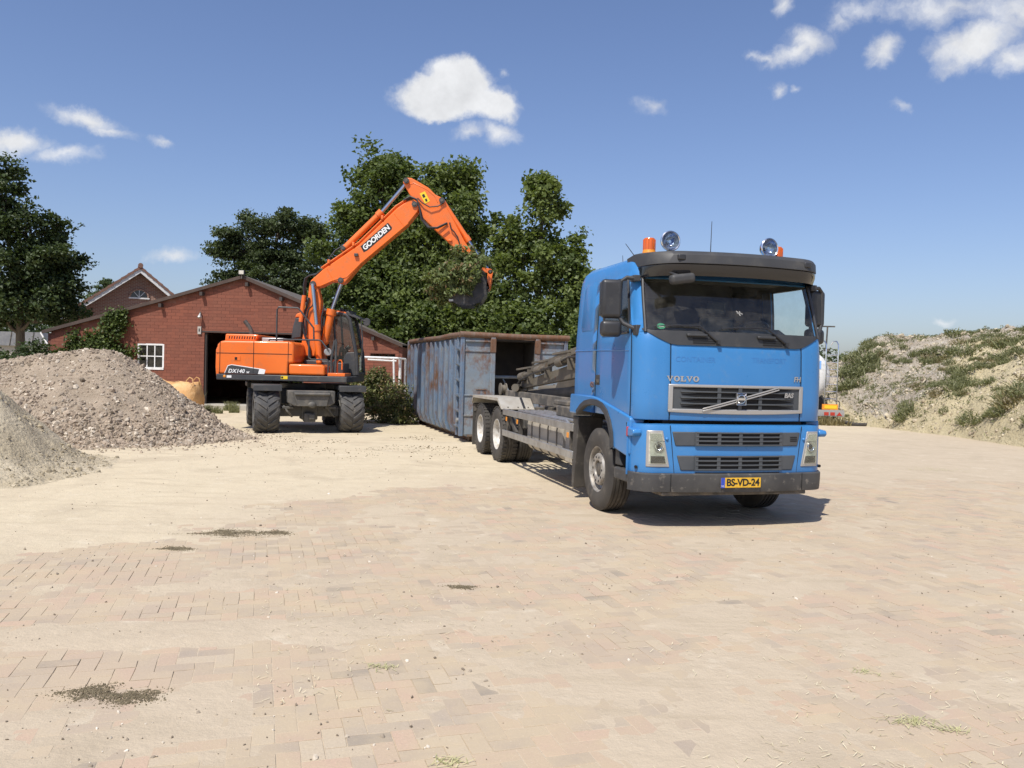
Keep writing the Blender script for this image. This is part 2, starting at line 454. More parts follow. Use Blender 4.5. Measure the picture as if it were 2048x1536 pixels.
def sand_shader():
    m, n, l, bs = new_mat('dusty_sand'); p = pos(n, True)
    a = noise(n, l, p, .45, 6, .6); b_ = noise(n, l, p, 5, 5, .65); c_ = noise(n, l, p, 60, 4, .7)
    # sandy yard on the left, pinkish brick dust on the right
    sx = n.new('ShaderNodeSeparateXYZ'); l.new(p, sx.inputs[0])
    v = nmath(n, l, 'SUBTRACT', nmath(n, l, 'SUBTRACT', sx.outputs[1], 7.3), nmath(n, l, 'MULTIPLY', nmath(n, l, 'ADD', sx.outputs[0], 4.6), 1.25))
    v = nmath(n, l, 'ADD', v, nmath(n, l, 'MULTIPLY', nmath(n, l, 'SUBTRACT', a, .5), 12.0))
    side = mrange(n, l, v, -3.5, 2.5)
    dust = mixc(n, l, b_, (0.42, 0.347, 0.25), (0.54, 0.45, 0.33))
    sand = mixc(n, l, b_, (0.50, 0.42, 0.29), (0.62, 0.535, 0.385))
    c = mixc(n, l, side, dust, sand)
    c = mixc(n, l, mrange(n, l, noise(n, l, p, .9, 5, .62, .6), .50, .74, 0, .55), c, (0.37, 0.305, 0.215))
    mp = n.new('ShaderNodeMapping'); mp.inputs['Rotation'].default_value = (0, 0, R(-22)); mp.inputs['Scale'].default_value = (.35, 3.2, 1); l.new(p, mp.inputs['Vector'])
    c = mixc(n, l, mrange(n, l, noise(n, l, mp.outputs[0], 1.0, 5, .65), .56, .72, 0, .42), c, (0.345, 0.28, 0.19))
    c = mixc(n, l, mrange(n, l, noise(n, l, p, 2.6, 4, .6), .60, .72, 0, .35), c, (0.68, 0.61, 0.48))
    c = mixc(n, l, mrange(n, l, c_, .62, .8, 0, .5), c, (0.24, 0.2, 0.155))
    c = mixc(n, l, mrange(n, l, noise(n, l, p, 85, 3, .6), .64, .75, 0, .5), c, (0.72, 0.66, 0.56))
    l.new(c, bs.inputs['Base Color']); bs.inputs['Roughness'].default_value = .95; bs.inputs['Specular IOR Level'].default_value = .15
    h = nmath(n, l, 'ADD', nmath(n, l, 'MULTIPLY', c_, .6), nmath(n, l, 'MULTIPLY', noise(n, l, p, 14, 6, .6), 1.6))
    bump(n, l, bs, h, .55, .012); return m
MT['sand'] = sand_shader()
ground = np_mesh('ground', V, F, MT['sand'], smooth=True)
tag(ground, kind='structure')

def brick_shader(per_object):
    m, n, l, bs = new_mat('paving_brick' + ('_single' if per_object else '')); p = pos(n, True)
    if per_object: rnd_ = n.new('ShaderNodeObjectInfo').outputs['Random']
    else:
        at = n.new('ShaderNodeAttribute'); at.attribute_name = 'rnd'; rnd_ = at.outputs['Fac']
    cr = n.new('ShaderNodeValToRGB'); l.new(rnd_, cr.inputs[0]); e = cr.color_ramp
    cols = [(0, (0.37, 0.315, 0.27)), (.18, (0.45, 0.38, 0.305)), (.38, (0.49, 0.365, 0.29)), (.56, (0.40, 0.35, 0.30)), (.72, (0.54, 0.375, 0.30)), (.84, (0.53, 0.46, 0.36)), (.97, (0.24, 0.22, 0.205))]
    e.interpolation = 'CONSTANT'
    e.elements[0].position = 0; e.elements[0].color = rgba(cols[0][1]); e.elements[1].position = cols[1][0]; e.elements[1].color = rgba(cols[1][1])
    for q, c in cols[2:]:
        x = e.elements.new(q); x.color = rgba(c)
    grain = noise(n, l, p, 70, 5, .7)
    c = mixc(n, l, mrange(n, l, grain, .3, .75, 0, .5), cr.outputs[0], (0.24, 0.205, 0.17))
    du = mrange(n, l, noise(n, l, p, 1.9, 5, .68, .3), .28, .62, .18, .85)
    c = mixc(n, l, du, c, (0.485, 0.402, 0.28))
    c = mixc(n, l, mrange(n, l, noise(n, l, p, .55, 4, .6), .5, .72, 0, .65), c, (0.43, 0.345, 0.275))
    c = mixc(n, l, mrange(n, l, noise(n, l, p, 120, 3, .6), .64, .74, 0, .55), c, (0.72, 0.66, 0.56))
    c = mixc(n, l, 1.0, c, (1.0, .975, .94), 'MULTIPLY')
    l.new(c, bs.inputs['Base Color']); bs.inputs['Roughness'].default_value = .93; bs.inputs['Specular IOR Level'].default_value = .15
    bump(n, l, bs, nmath(n, l, 'ADD', grain, nmath(n, l, 'MULTIPLY', noise(n, l, p, 16, 4, .6), 1.2)), .35, .006); return m
MT['brick_one'] = brick_shader(True); MT['brick_many'] = brick_shader(False)
BL, BW, JT = .212, .106, .0022
def brick_box(l_, w_, ch=.0014, d=.05):
    a, b_ = l_ / 2, w_ / 2
    r1 = [(-a, -b_, -ch), (a, -b_, -ch), (a, b_, -ch), (-a, b_, -ch)]
    r2 = [(-a + ch, -b_ + ch, 0), (a - ch, -b_ + ch, 0), (a - ch, b_ - ch, 0), (-a + ch, b_ - ch, 0)]
    r0 = [(x, y, -d) for x, y, z in r1]
    V_ = np.array(r0 + r1 + r2); F_ = [(8, 9, 10, 11)]
    for k in range(4):
        j = (k + 1) % 4; F_ += [(k, j, 4 + j, 4 + k), (4 + k, 4 + j, 8 + j, 8 + k)]
    return V_, np.array(F_)
BV, BF = brick_box(BL - 2 * JT, BW - 2 * JT)
rng = np.random.default_rng(7)
pav_ang = R(17)
cs, sn = math.cos(pav_ang), math.sin(pav_ang)
bricks = []
for cx in range(-130, 200):
    for cy in range(10, 240):
        t = (cx - cy) % 4
        if t == 0: u, v, rot = cx + 1.0, cy + .5, 0.0
        elif t == 2: u, v, rot = cx + .5, float(cy), math.pi / 2
        else: continue
        u *= BW; v *= BW
        bricks.append((u * cs - v * sn, u * sn + v * cs, rot + pav_ang))
bricks = np.array(bricks)
bx_, by_ = bricks[:, 0], bricks[:, 1]
keep = (by_ > 2.9) & (by_ < 14.5) & (np.abs(bx_) < by_ * .66 + 1.0) & (sand_field(bx_, by_) < .93)
bricks = bricks[keep]; bx_, by_ = bricks[:, 0], bricks[:, 1]
zz = rng.normal(0, .0009, len(bricks)) + (fbm(bx_ * .5, by_ * .5, 3, 31) - .5) * .006
visible = (np.abs(bx_) < by_ * .60) & (by_ > 3.72) & (sand_field(bx_, by_) < .5)
order = np.argsort(np.where(visible, by_, 1e9))
first = order[:300]; rest = order[300:]
paving = bpy.data.objects.new('paving', None); COL.objects.link(paving); tag(paving, kind='structure'); paving.location = (0, 0, 0)
bme = None
for k in first:
    if bme is None:
        o = np_mesh('brick', BV, BF, MT['brick_one'], paving); bme = o.data
    else:
        o = bpy.data.objects.new('brick', bme); COL.objects.link(o); o.parent = paving
    o.location = (bx_[k], by_[k], zz[k]); o.rotation_euler = (rng.normal(0, .0025), rng.normal(0, .0025), bricks[k, 2] + rng.normal(0, .014))
def scatter_boxes(sel):
    n = len(sel); th = bricks[sel, 2] + rng.normal(0, .012, n); c, s_ = np.cos(th), np.sin(th)
    P = np.repeat(BV[None], n, 0).copy()
    P[:, :, 2] += P[:, :, 0] * rng.normal(0, .0025, n)[:, None] + P[:, :, 1] * rng.normal(0, .0025, n)[:, None]
    X = P[:, :, 0] * c[:, None] - P[:, :, 1] * s_[:, None] + bx_[sel][:, None]
    Y = P[:, :, 0] * s_[:, None] + P[:, :, 1] * c[:, None] + by_[sel][:, None]
    Z = P[:, :, 2] + zz[sel][:, None]
    V_ = np.stack([X, Y, Z], 2).reshape(-1, 3); F_ = (BF[None] + (np.arange(n) * len(BV))[:, None, None]).reshape(-1, 4)
    return V_, F_, np.repeat(rng.random(n), len(BF))
V_, F_, A_ = scatter_boxes(rest)
np_mesh('bricks', V_, F_, MT['brick_many'], paving, attr=A_, kind='stuff')
MT['tank'] = mat('dusty_tank', (0.36, 0.33, 0.28), 0.6, 0.05, var=(0.45, 0.41, 0.34), vscale=3, dirt=(0.16, 0.14, 0.11), dscale=5, dlo=.55, dhi=.8)
MT['hook'] = mat('hook_gear_paint', (0.10, 0.088, 0.068), 0.7, 0.1, var=(0.17, 0.145, 0.11), vscale=3, vlo=.3, vhi=.7, dirt=(0.15, 0.075, 0.035), dscale=7, dlo=.58, dhi=.8, bmp=.2, bscale=40)
# ================================================================== blue truck with hook-lift
T_YAW = R(14.8)
truck = thing('hook_lift_truck', 'blue three-axle hook-lift truck parked in front of the rusty container', 'truck', (2.240, 10.738, 0), T_YAW - math.pi / 2)
truck.scale = (0.985, 0.965, 0.985)
def truck_paint():
    m, n, l, bs = new_mat('blue_paint'); p = pos(n)
    f = mrange(n, l, noise(n, l, p, 1.3, 5), .3, .75)
    c = mixc(n, l, f, (0.036, 0.188, 0.45), (0.045, 0.208, 0.48))
    f2 = mrange(n, l, noise(n, l, p, 7, 8, .7), .56, .85, 0, .3); c = mixc(n, l, f2, c, (0.22, 0.26, 0.28))
    spk = mrange(n, l, noise(n, l, p, 55, 2, .5), .74, .78, 0, .7); c = mixc(n, l, spk, c, (0.07, 0.075, 0.08))
    l.new(c, bs.inputs['Base Color']); bs.inputs['Roughness'].default_value = .36
    l.new(mrange(n, l, noise(n, l, p, 5, 6, .6), .3, .8, .26, .5), bs.inputs['Roughness'])
    bs.inputs['Coat Weight'].default_value = .3; bs.inputs['Coat Roughness'].default_value = .12
    bump(n, l, bs, noise(n, l, p, 2.2, 2), .06, .02)
    return m
MT['blue'] = truck_paint()
MT['blue_faded'] = mat('blue_paint_ghost', (0.044, 0.176, 0.44), 0.4)
MT['cab_trim'] = mat('cab_trim', (0.09, 0.095, 0.09), 0.8, var=(0.14, 0.145, 0.135), vscale=3)
MT['dash'] = mat('dashboard', (0.2, 0.22, 0.195), 0.75, var=(0.25, 0.265, 0.235), vscale=5)
MT['visor_top'] = mat('visor_plastic', (0.042, 0.042, 0.043), 0.55, var=(0.055, 0.055, 0.054), vscale=2, dirt=(0.085, 0.08, 0.07), dscale=4, dlo=.5, dhi=.9)
MT['orange_lens'] = mat('orange_lens', (0.62, 0.12, 0.01), 0.2, coat=.6)
MT['amber'] = mat('amber_plastic', (0.75, 0.28, 0.03), 0.35)
MT['red_lens'] = mat('red_lens', (0.45, 0.04, 0.02), 0.25)
MT['lens_blue'] = mat('lamp_reflector', (0.10, 0.17, 0.38), 0.1, 0.8, var=(0.5, 0.58, 0.72), vscale=14, vlo=.4, vhi=.6)
MT['reflector'] = mat('headlamp_reflector', (0.70, 0.66, 0.56), 0.3, 0.1, var=(0.46, 0.43, 0.37), vscale=24)
MT['yellow_plate'] = mat('plate_yellow', (0.72, 0.42, 0.03), 0.4, dirt=(0.35, 0.22, 0.04), dscale=22, dlo=.5, dhi=.8)
MT['plate_blue'] = mat('plate_blue', (0.03, 0.07, 0.42), 0.4)
MT['letter'] = mat('black_letter', (0.012, 0.012, 0.012), 0.5)
MT['grille'] = mat('grille_plastic', (0.055, 0.062, 0.068), 0.55, var=(0.075, 0.08, 0.085), vscale=4, dirt=(0.14, 0.13, 0.12), dscale=7, dlo=.6, dhi=.9)
MT['bumper'] = mat('bumper_plastic', (0.04, 0.04, 0.041), 0.6, var=(0.085, 0.082, 0.076), vscale=3, vlo=.3, vhi=.75, dirt=(0.24, 0.215, 0.18), dscale=11, dlo=.57, dhi=.76, bmp=.3, bscale=120, bdist=.004)
def checker_mat():
    m, n, l, bs = new_mat('tread_plate'); p = pos(n)
    c = mixc(n, l, mrange(n, l, noise(n, l, p, 4, 6), .35, .7), (0.55, 0.52, 0.45), (0.42, 0.37, 0.29))
    l.new(c, bs.inputs['Base Color']); bs.inputs['Metallic'].default_value = .35; bs.inputs['Roughness'].default_value = .5
    ck = n.new('ShaderNodeTexChecker'); ck.inputs['Scale'].default_value = 34
    mp = n.new('ShaderNodeMapping'); mp.inputs['Rotation'].default_value = (0, 0, R(45)); l.new(p, mp.inputs['Vector']); l.new(mp.outputs[0], ck.inputs['Vector'])
    bump(n, l, bs, ck.outputs['Fac'], .6, .01); return m
MT['tread'] = checker_mat()

def fx(y, xf, rc=.225, w=1.245, bow=.085):
    a = abs(y)
    if a <= w - rc: return xf - bow * a * a
    xs = xf - bow * (w - rc) ** 2
    return xs - rc + math.sqrt(max(rc * rc - (a - (w - rc)) ** 2, 0))
LV = [(1.24, 1.380, -.95, 1.243), (1.45, 1.39, -.95, 1.245), (1.75, 1.387, -.95, 1.245), (2.03, 1.375, -.945, 1.245), (2.12, 1.368, -.94, 1.243), (2.24, 1.35, -.938, 1.238),
      (2.40, 1.298, -.932, 1.23), (2.58, 1.238, -.925, 1.222), (2.74, 1.185, -.918, 1.212), (2.88, 1.138, -.912, 1.20), (2.98, 1.09, -.90, 1.185), (3.07, 1.02, -.87, 1.155), (3.14, .90, -.79, 1.09), (3.17, .70, -.60, .96)]
def lvl(z, k):
    for a, b in zip(LV, LV[1:]):
        if z <= b[0]:
            t = (z - a[0]) / (b[0] - a[0]); return a[k] + (b[k] - a[k]) * max(t, 0)
    return LV[-1][k]
def XC(y, z): return fx(y, lvl(z, 1), .225, lvl(z, 3))
def XB(y, z): return fx(y, 1.425, .27, 1.25)
def XL(y, z): return fx(y, 1.47 - .25 * max(0, .5 - z), .30, 1.27)
FY = [0, .22, .44, .65, .86, .94, 1.02]
def outline(z, xf, xr, w):
    k = w / 1.245; pts = []; rc = .225 * k
    for y in FY: pts.append((fx(y * k, xf, rc, w), y * k))
    xs = fx(1.02 * k, xf, rc, w)
    for th in (18, 36, 54, 72, 90): pts.append((xs - rc + rc * math.cos(R(th)), w - rc + rc * math.sin(R(th))))
    x0 = xs - rc
    for x in (.95, .55, .12, -.08, -.25, -.72): pts.append((min(x, x0 - .02) if x > .9 else x, w))
    pts.append((xr + .07, w))
    for th in (30, 60, 90): pts.append((xr + .07 - .07 * math.sin(R(th)), w - .07 + .07 * math.cos(R(th))))
    for y in (.8, .4, 0): pts.append((xr, y * k))
    return pts
HALF = [[(x, y, L[0]) for (x, y) in outline(*L)] for L in LV]
NC = len(HALF[0]); NL = len(LV)
def cab_faces(sel, sgn):
    m = MB()
    for i in range(NL - 1):
        for j in range(NC - 1):
            if sel(i, j):
                q = [HALF[i][j], HALF[i][j + 1], HALF[i + 1][j + 1], HALF[i + 1][j]]
                m.add([(x, y * sgn, z) for x, y, z in q], [(0, 1, 2, 3) if sgn > 0 else (3, 2, 1, 0)])
    return m
# level index: 4 = lower screen trim, 5 = glass foot, 9 = glass head ; columns 0-4 nose panel, 4-8 corner, 11 pillar, 12-15 door
def is_ws(i, j): return 5 <= i < 9 and j < 8
def is_dw(i, j): return 5 <= i < 9 and 12 <= j < 14
def is_front(i, j): return i < 4 and j < 4
def is_corner(i, j): return i < 5 and 4 <= j < 11
def is_door(i, j): return i < 9 and 11 <= j < 15 and not is_dw(i, j)
def is_shell(i, j): return not (is_ws(i, j) or is_dw(i, j) or is_front(i, j) or is_corner(i, j) or is_door(i, j))
sh = MB()
for s in (1, -1):
    c = cab_faces(is_shell, s); sh.add(c.v, c.f)
top = HALF[-1]
sh.add([p for p in top] + [(x, -y, z) for x, y, z in reversed(top[1:-1])], [tuple(range(2 * NC - 2))])
cab = sh.build('cab_shell', MT['blue'], truck, smooth=40, bevel=.012, solid=.03, mat2=MT['cab_trim'])
fp = MB()
for s in (1, -1):
    c = cab_faces(is_front, s); fp.add(c.v, c.f)
front_panel = fp.build('front_panel', MT['blue'], truck, smooth=40, bevel=.012, solid=.03, mat2=MT['cab_trim'])
ws = MB()
for s in (1, -1):
    c = cab_faces(is_ws, s); ws.add(c.v, c.f)
windscreen = ws.build('windscreen', MT['glass'], truck, smooth=50, label='windscreen with a stone chip and small round sticker')
for s in (-1, 1):
    cab_faces(is_corner, s).build('corner_panel', MT['blue'], truck, smooth=40, bevel=.012, solid=.03, mat2=MT['cab_trim'])
    d = cab_faces(is_door, s).build('door', MT['blue'], truck, smooth=40, bevel=.012, solid=.03, mat2=MT['cab_trim'])
    cab_faces(is_dw, s).build('door_window', MT['glass_dark'] if s < 0 else MT['glass'], d, smooth=50)
    # window gasket
    zs = [2.24, 2.40, 2.58, 2.74, 2.88]
    w_ = lambda z: (lvl(z, 3) + .004) * s
    def xfr(z): return min(.95, fx(1.02 * lvl(z, 3) / 1.245, lvl(z, 1), .225 * lvl(z, 3) / 1.245, lvl(z, 3)) - .225 * lvl(z, 3) / 1.245 - .02)
    loop = [(xfr(z), w_(z), z) for z in zs] + [(.6, w_(2.88), 2.88), (.12, w_(2.88), 2.88), (.12, w_(2.58), 2.58), (.12, w_(2.24), 2.24), (.6, w_(2.24), 2.235), (xfr(2.24), w_(2.24), 2.24)]
    MB().tube(loop, .016, 6).build('window_gasket', MT['black_plastic'], d)
    # handle
    h = MB(); h.bx(-.075, .075, 1.225 * s, 1.25 * s, 1.60, 1.735)
    h.build('door_handle', MT['dark_plastic'], d, bevel=.012)
    hh = MB(); hh.bx(-.02, .06, 1.24 * s, 1.262 * s, 1.63, 1.67); hh.build('handle_grip', MT['steel_dark'], d, bevel=.006)
    # belt crease and rear-quarter blind window panel
    MB().tube([(-.9, 1.2455 * s, 2.045), (-.08, 1.2455 * s, 2.045), (1.0, 1.2445 * s, 2.03)], .007, 6).build('belt_moulding', MT['blue'], truck)
    pts = [(-.66, 2.30), (-.28, 2.30), (-.24, 2.34), (-.22, 2.90), (-.26, 2.95), (-.60, 2.93), (-.66, 2.88), (-.70, 2.34)]
    pw = MB()
    rows = [[(x, (lvl(z, 3) + .001) * s, z) for x, z in pts], [(x * .93 - .032, (lvl(z, 3) + .010) * s, (z - 2.62) * .93 + 2.62) for x, z in pts]]
    pw.grid(rows, True); pw.f.append(tuple(range(8, 16)))
    pw.build('side_panel', MT['blue'], truck, bevel=.006)
# dark joints between the cab panels
for s in (-1, 1):
    def colpts(j, i0, i1): return [(HALF[i][j][0] + .0015 * (1 if j < 8 else 0), (HALF[i][j][1] + .0015) * s, HALF[i][j][2]) for i in range(i0, i1 + 1)]
    MB().tube(colpts(4, 0, 4), .0045, 5).build('panel_joint', MT['black'], truck)
    MB().tube(colpts(11, 0, 9), .0045, 5).build('panel_joint', MT['black'], truck)
    MB().tube(colpts(15, 1, 9), .0045, 5).build('panel_joint', MT['black'], truck)
    MB().tube([(.95, (1.20 + .001) * s, 2.885), (.5, 1.2015 * s, 2.90), (-.08, 1.2015 * s, 2.90)], .0045, 5).build('panel_joint', MT['black'], truck)
# badge on the side
text_mb('400', lambda x, y, z: (-.20 - x * -1.0, -1.2475 - z, 1.60 + y), size=.10, extrude=.004, offset=.004, spacing=.9).build('engine_badge', MT['chrome'], truck, smooth=0)
text_mb('hk', lambda x, y, z: (-.16 + x, -1.2475 - z, 1.515 + y), size=.05, extrude=.003).build('badge_line', MT['chrome'], truck, smooth=0)

def plate(m, rows, X, off, th):
    """slab on the nose: rows of (y, z) from bottom to top"""
    fr = [[(X(y, z) + off, y, z) for y, z in r_] for r_ in rows]
    bk = [[(X(y, z) + off - th, y, z) for y, z in r_] for r_ in rows]
    m.grid(fr); m.grid(bk)
    m.grid([fr[0], bk[0]]); m.grid([fr[-1], bk[-1]])
    m.grid([[r_[0] for r_ in fr], [r_[0] for r_ in bk]]); m.grid([[r_[-1] for r_ in fr], [r_[-1] for r_ in bk]])
    return m
def rect(y0, y1, z0, z1, n=8, nz=1, bulge=0):
    return [[(y0 + (y1 - y0) * i / n, z0 + (z1 - z0) * k / nz - (bulge * (1 - (2 * i / n - 1) ** 2) if k == 0 else 0)) for i in range(n + 1)] for k in range(nz + 1)]
def trap(yb0, yb1, yt0, yt1, z0, z1, n=8, nz=2):
    o = []
    for k in range(nz + 1):
        t = k / nz; a = yb0 + (yt0 - yb0) * t; b = yb1 + (yt1 - yb1) * t
        o.append([(a + (b - a) * i / n, z0 + (z1 - z0) * t) for i in range(n + 1)])
    return o
# black band under the windscreen, rising round the corners
def band_top(y): return 2.262
def band_low(y):
    a = abs(y); return 2.10 + (0.17 * max(0, (a - .82) / .36) ** 1.3 if a > .82 else 0) - .0
ys = [-1.17 + 2.34 * i / 30 for i in range(31)]
b = plate(MB(), [[(y, band_low(y)) for y in ys], [(y, (band_low(y) + band_top(y)) / 2) for y in ys], [(y, max(band_top(y), band_low(y) + .02)) for y in ys]], XC, .012, .03)
band = b.build('windscreen_cowl', MT['dark_plastic'], truck, smooth=40, bevel=.006)
for y0 in (-.60, .30):
    v = MB()
    for k in range(3): plate(v, rect(y0, y0 + .27, 2.125 + k * .024, 2.137 + k * .024, 4), XC, .016, .02)
    v.build('cowl_vent', MT['black'], band)
    v = MB(); plate(v, rect(y0 - .08, y0 + .17, 2.2, 2.235, 5), XC, .05, .04); v.build('washer_cover', MT['dark_plastic'], band, bevel=.012)
# screen gasket up the pillars
for s in (-1, 1):
    g = MB(); pts = []
    for z in (2.24, 2.40, 2.58, 2.74, 2.88):
        w = lvl(z, 3); k = w / 1.245; rc = .225 * k; xs = fx(1.02 * k, lvl(z, 1), rc, w)
        pts.append((xs - rc + rc * math.cos(R(36)) + .006, (w - rc + rc * math.sin(R(36))) * s, z))
    g.tube(pts, .022, 8); g.build('screen_gasket', MT['black_plastic'], windscreen)
# wipers
for (py_, ey, ty) in ((-.30, -.52, -1.05), (.62, .36, -.24)):
    w = MB()
    w.tube([(XC(py_, 2.15) + .03, py_, 2.15), (XC(ey, 2.31) + .035, ey, 2.325)], [.016, .009], 6)
    w.tube([(XC(ey, 2.31) + .035, ey, 2.325), (XC((ey + ty) / 2, 2.32) + .03, (ey + ty) / 2, 2.325), (XC(ty, 2.29) + .025, ty, 2.305)], [.010, .008, .005], 6)
    w.bx(XC(py_, 2.15), XC(py_, 2.15) + .06, py_ - .02, py_ + .02, 2.125, 2.165)
    w.build('wiper', MT['black_plastic'], windscreen)
# stone chip and stickers on the glass
c = MB(); rnd = random.Random(4)
yc, zc = .03, 2.50
for k in range(9):
    a = k * .7 + rnd.random() * .4; r_ = rnd.uniform(.02, .055)
    p = [(yc, zc), (yc + r_ * math.cos(a - .2), zc + r_ * math.sin(a - .2) * .6), (yc + r_ * 1.1 * math.cos(a), zc + r_ * 1.1 * math.sin(a) * .6)]
    c.add([(XC(y, z) + .004, y, z) for y, z in p], [(0, 1, 2)])
c.build('stone_chip', MT['white'], windscreen, smooth=0)
MT['sticker_green'] = mat('sticker_green', (0.03, 0.25, 0.12), 0.5)
st = MB(); yc, zc = -.96, 2.31
st.add([(XC(yc + .05 * math.cos(a), zc + .035 * math.sin(a)) - .004, yc + .05 * math.cos(a), zc + .035 * math.sin(a)) for a in [i * math.pi / 8 for i in range(16)]], [tuple(range(16))])
stk = st.build('round_sticker', MT['sticker_green'], windscreen, smooth=0)
st = MB(); plate(st, rect(yc - .028, yc + .028, zc - .008, zc + .008, 2), XC, -.001, .002); st.build('sticker_stripe', MT['white'], stk, smooth=0)

# sun visor
def visor(prof, name, m_):
    rows = []
    N = 34
    for i in range(N + 1):
        y = -1.13 * math.cos(math.pi * i / N)
        row = []
        for (x, z, k) in prof:
            xx = fx(y, x, .42 * k, 1.1305); row.append((xx, y, z - .012 * abs(y) ** 2))
        rows.append(row)
    m = MB(); m.grid(rows, True); m.f.append(tuple(range(len(prof)))); o = len(m.v) - len(prof); m.f.append(tuple(o + q for q in range(len(prof) - 1, -1, -1)))
    return m.build(name, m_, truck, smooth=45, bevel=.008)
vis = visor([(1.06, 3.06, 1), (1.02, 3.16, 1), (1.24, 3.185, 1), (1.44, 3.165, 1), (1.49, 3.12, 1), (1.50, 3.02, 1), (1.40, 3.02, 1)], 'sun_visor', MT['visor_top'])
vis2 = visor([(1.16, 3.012, 1), (1.49, 3.015, 1), (1.485, 2.96, 1), (1.44, 2.885, 1), (1.41, 2.89, 1), (1.40, 2.98, 1)], 'visor_shade', MT['black_gloss'])
for yy in (-.82, .82):
    MB().bx(fx(yy, 1.46, .42, 1.17), fx(yy, 1.508, .42, 1.17), yy - .045, yy + .045, 3.05, 3.11).build('visor_marker', MT['black_plastic'], vis, bevel=.01)

# main grille
g = MB(); GY, Z0, Z1 = .885, 1.335, 1.655
plate(g, rect(-GY, GY, Z1 - .035, Z1, 14), XC, .022, .03)
plate(g, rect(-GY, GY, Z0, Z0 + .04, 14, 1, .02), XC, .022, .03)
for s in (-1, 1): plate(g, rect(s * GY - (.055 if s > 0 else 0), s * GY + (0 if s > 0 else .055), Z0 + .002, Z1 - .002, 2), XC, .0225, .03)
grille_o = g.build('grille_frame', MT['silver'], truck, smooth=40, bevel=.01)
g = MB(); plate(g, rect(-GY + .04, GY - .04, Z0 + .02, Z1 - .02, 12), XC, .004, .01); g.build('grille_back', MT['grille'], grille_o)
g = MB(); plate(g, rect(-.52, .52, Z0 + .03, Z1 - .025, 10), XC, .007, .01); g.build('grille_opening', MT['black'], grille_o)
for k in range(3):
    z = Z0 + .10 + k * .068
    g = MB(); plate(g, rect(-.74, .74, z - .008, z + .008, 12), XC, .026, .022); g.build('grille_slat', MT['grille'], grille_o, bevel=.004)
for y in (-.27, 0, .27):
    g = MB(); plate(g, rect(y - .022, y + .022, Z0 + .03, Z1 - .03, 1), XC, .02, .016); g.build('grille_bar', MT['grille'], grille_o)
for s in (-1, 1):
    for k in range(4):
        z = Z0 + .065 + k * .068
        g = MB(); ys_ = [s * .50, s * .6, s * .72]; plate(g, [[(ys_[0], z - .026), (ys_[1], z - .014), (ys_[2], z - .002)], [(ys_[0], z + .026), (ys_[1], z + .014), (ys_[2], z + .002)]], XC, .006, .004)
        g.build('grille_slot', MT['black'], grille_o)
d1, d2 = (-.48, Z0 + .03), (.52, Z1 - .03)
for o_ in (-.013, .013):
    g = MB(); N = 10
    lo = [(d1[0] + (d2[0] - d1[0]) * i / N, d1[1] + (d2[1] - d1[1]) * i / N + o_ - .008) for i in range(N + 1)]
    plate(g, [lo, [(y, z + .016) for y, z in lo]], XC, .038, .014); g.build('grille_diagonal', MT['silver'], grille_o, bevel=.003)
em = MB(); plate(em, rect(-.062, .062, 1.43, 1.565, 2), XC, .045, .03); e_ = em.build('emblem', MT['grille'], grille_o, bevel=.006)
em = MB(); zc = 1.4975
fxr = [(.058, 1.434), (.058, 1.561)]
em.tube([(XC(0, zc) + .047, .048 * math.cos(a), zc + .048 * math.sin(a)) for a in [i * math.pi / 10 for i in range(21)]], .007, 6)
em.tube([(XC(0, zc) + .046, -.06, 1.432), (XC(0, zc) + .046, .06, 1.432), (XC(0, zc) + .046, .06, 1.563), (XC(0, zc) + .046, -.06, 1.563), (XC(0, zc) + .046, -.06, 1.432)], .005, 6)
em.tube([(XC(0, zc) + .047, .034, zc + .034), (XC(0, zc) + .047, .056, zc + .056)], .006, 6)
em.bx(XC(0, zc) + .044, XC(0, zc) + .052, -.046, .046, zc - .012, zc + .012)
em.build('emblem_ring', MT['chrome'], e_)
def on_nose(yo, zo, off): return lambda x, y, z: (XC(yo + x, zo + y) + off + z, yo + x, zo + y)
def serif(body, yo, zo, h, w):
    """heavy slab-serif capitals built from strokes"""
    m = MB(); x = 0
    for ch in body:
        q = []
        if ch == 'V':
            q = [[(0, h), (w * .38, h), (w * .36, h * .86), (w * .30, h * .84), (w * .53, h * .32), (w * .72, h * .84), (w * .64, h * .86), (w * .62, h), (w, h), (w, h * .86), (w * .9, h * .84), (w * .56, 0), (w * .44, 0), (w * .09, h * .84), (0, h * .86)]]
        elif ch == 'L':
            q = [[(0, 0), (w * .9, 0), (w * .9, h * .4), (w * .78, h * .4), (w * .72, h * .16), (w * .42, h * .16), (w * .42, h * .86), (w * .52, h * .88), (w * .52, h), (0, h), (0, h * .88), (w * .12, h * .86), (w * .12, h * .14), (0, h * .12)]]
        elif ch == 'O':
            N = 18; out = []
            for i in range(N):
                a0, a1 = 2 * math.pi * i / N, 2 * math.pi * (i + 1) / N
                def e(a, r1, r2): return (w * .5 + math.cos(a) * r1 * w, h * .5 + math.sin(a) * r2 * h)
                out.append([e(a0, .5, .52), e(a1, .5, .52), e(a1, .21, .36), e(a0, .21, .36)])
            q = out
        for poly in q:
            n = len(poly); P = on_nose(yo, zo, .006); Q = on_nose(yo, zo, -.002)
            m.add([P(x + a, b_, 0) for a, b_ in poly] + [Q(x + a, b_, 0) for a, b_ in poly], [tuple(range(n)), tuple(range(2 * n - 1, n - 1, -1))] + [(i, (i + 1) % n, n + (i + 1) % n, n + i) for i in range(n)])
        x += w * (1.08 if ch != 'L' else .98)
    return m
serif('VOLVO', -.905, 1.685, .062, .074).build('maker_lettering', MT['silver'], front_panel, smooth=0)
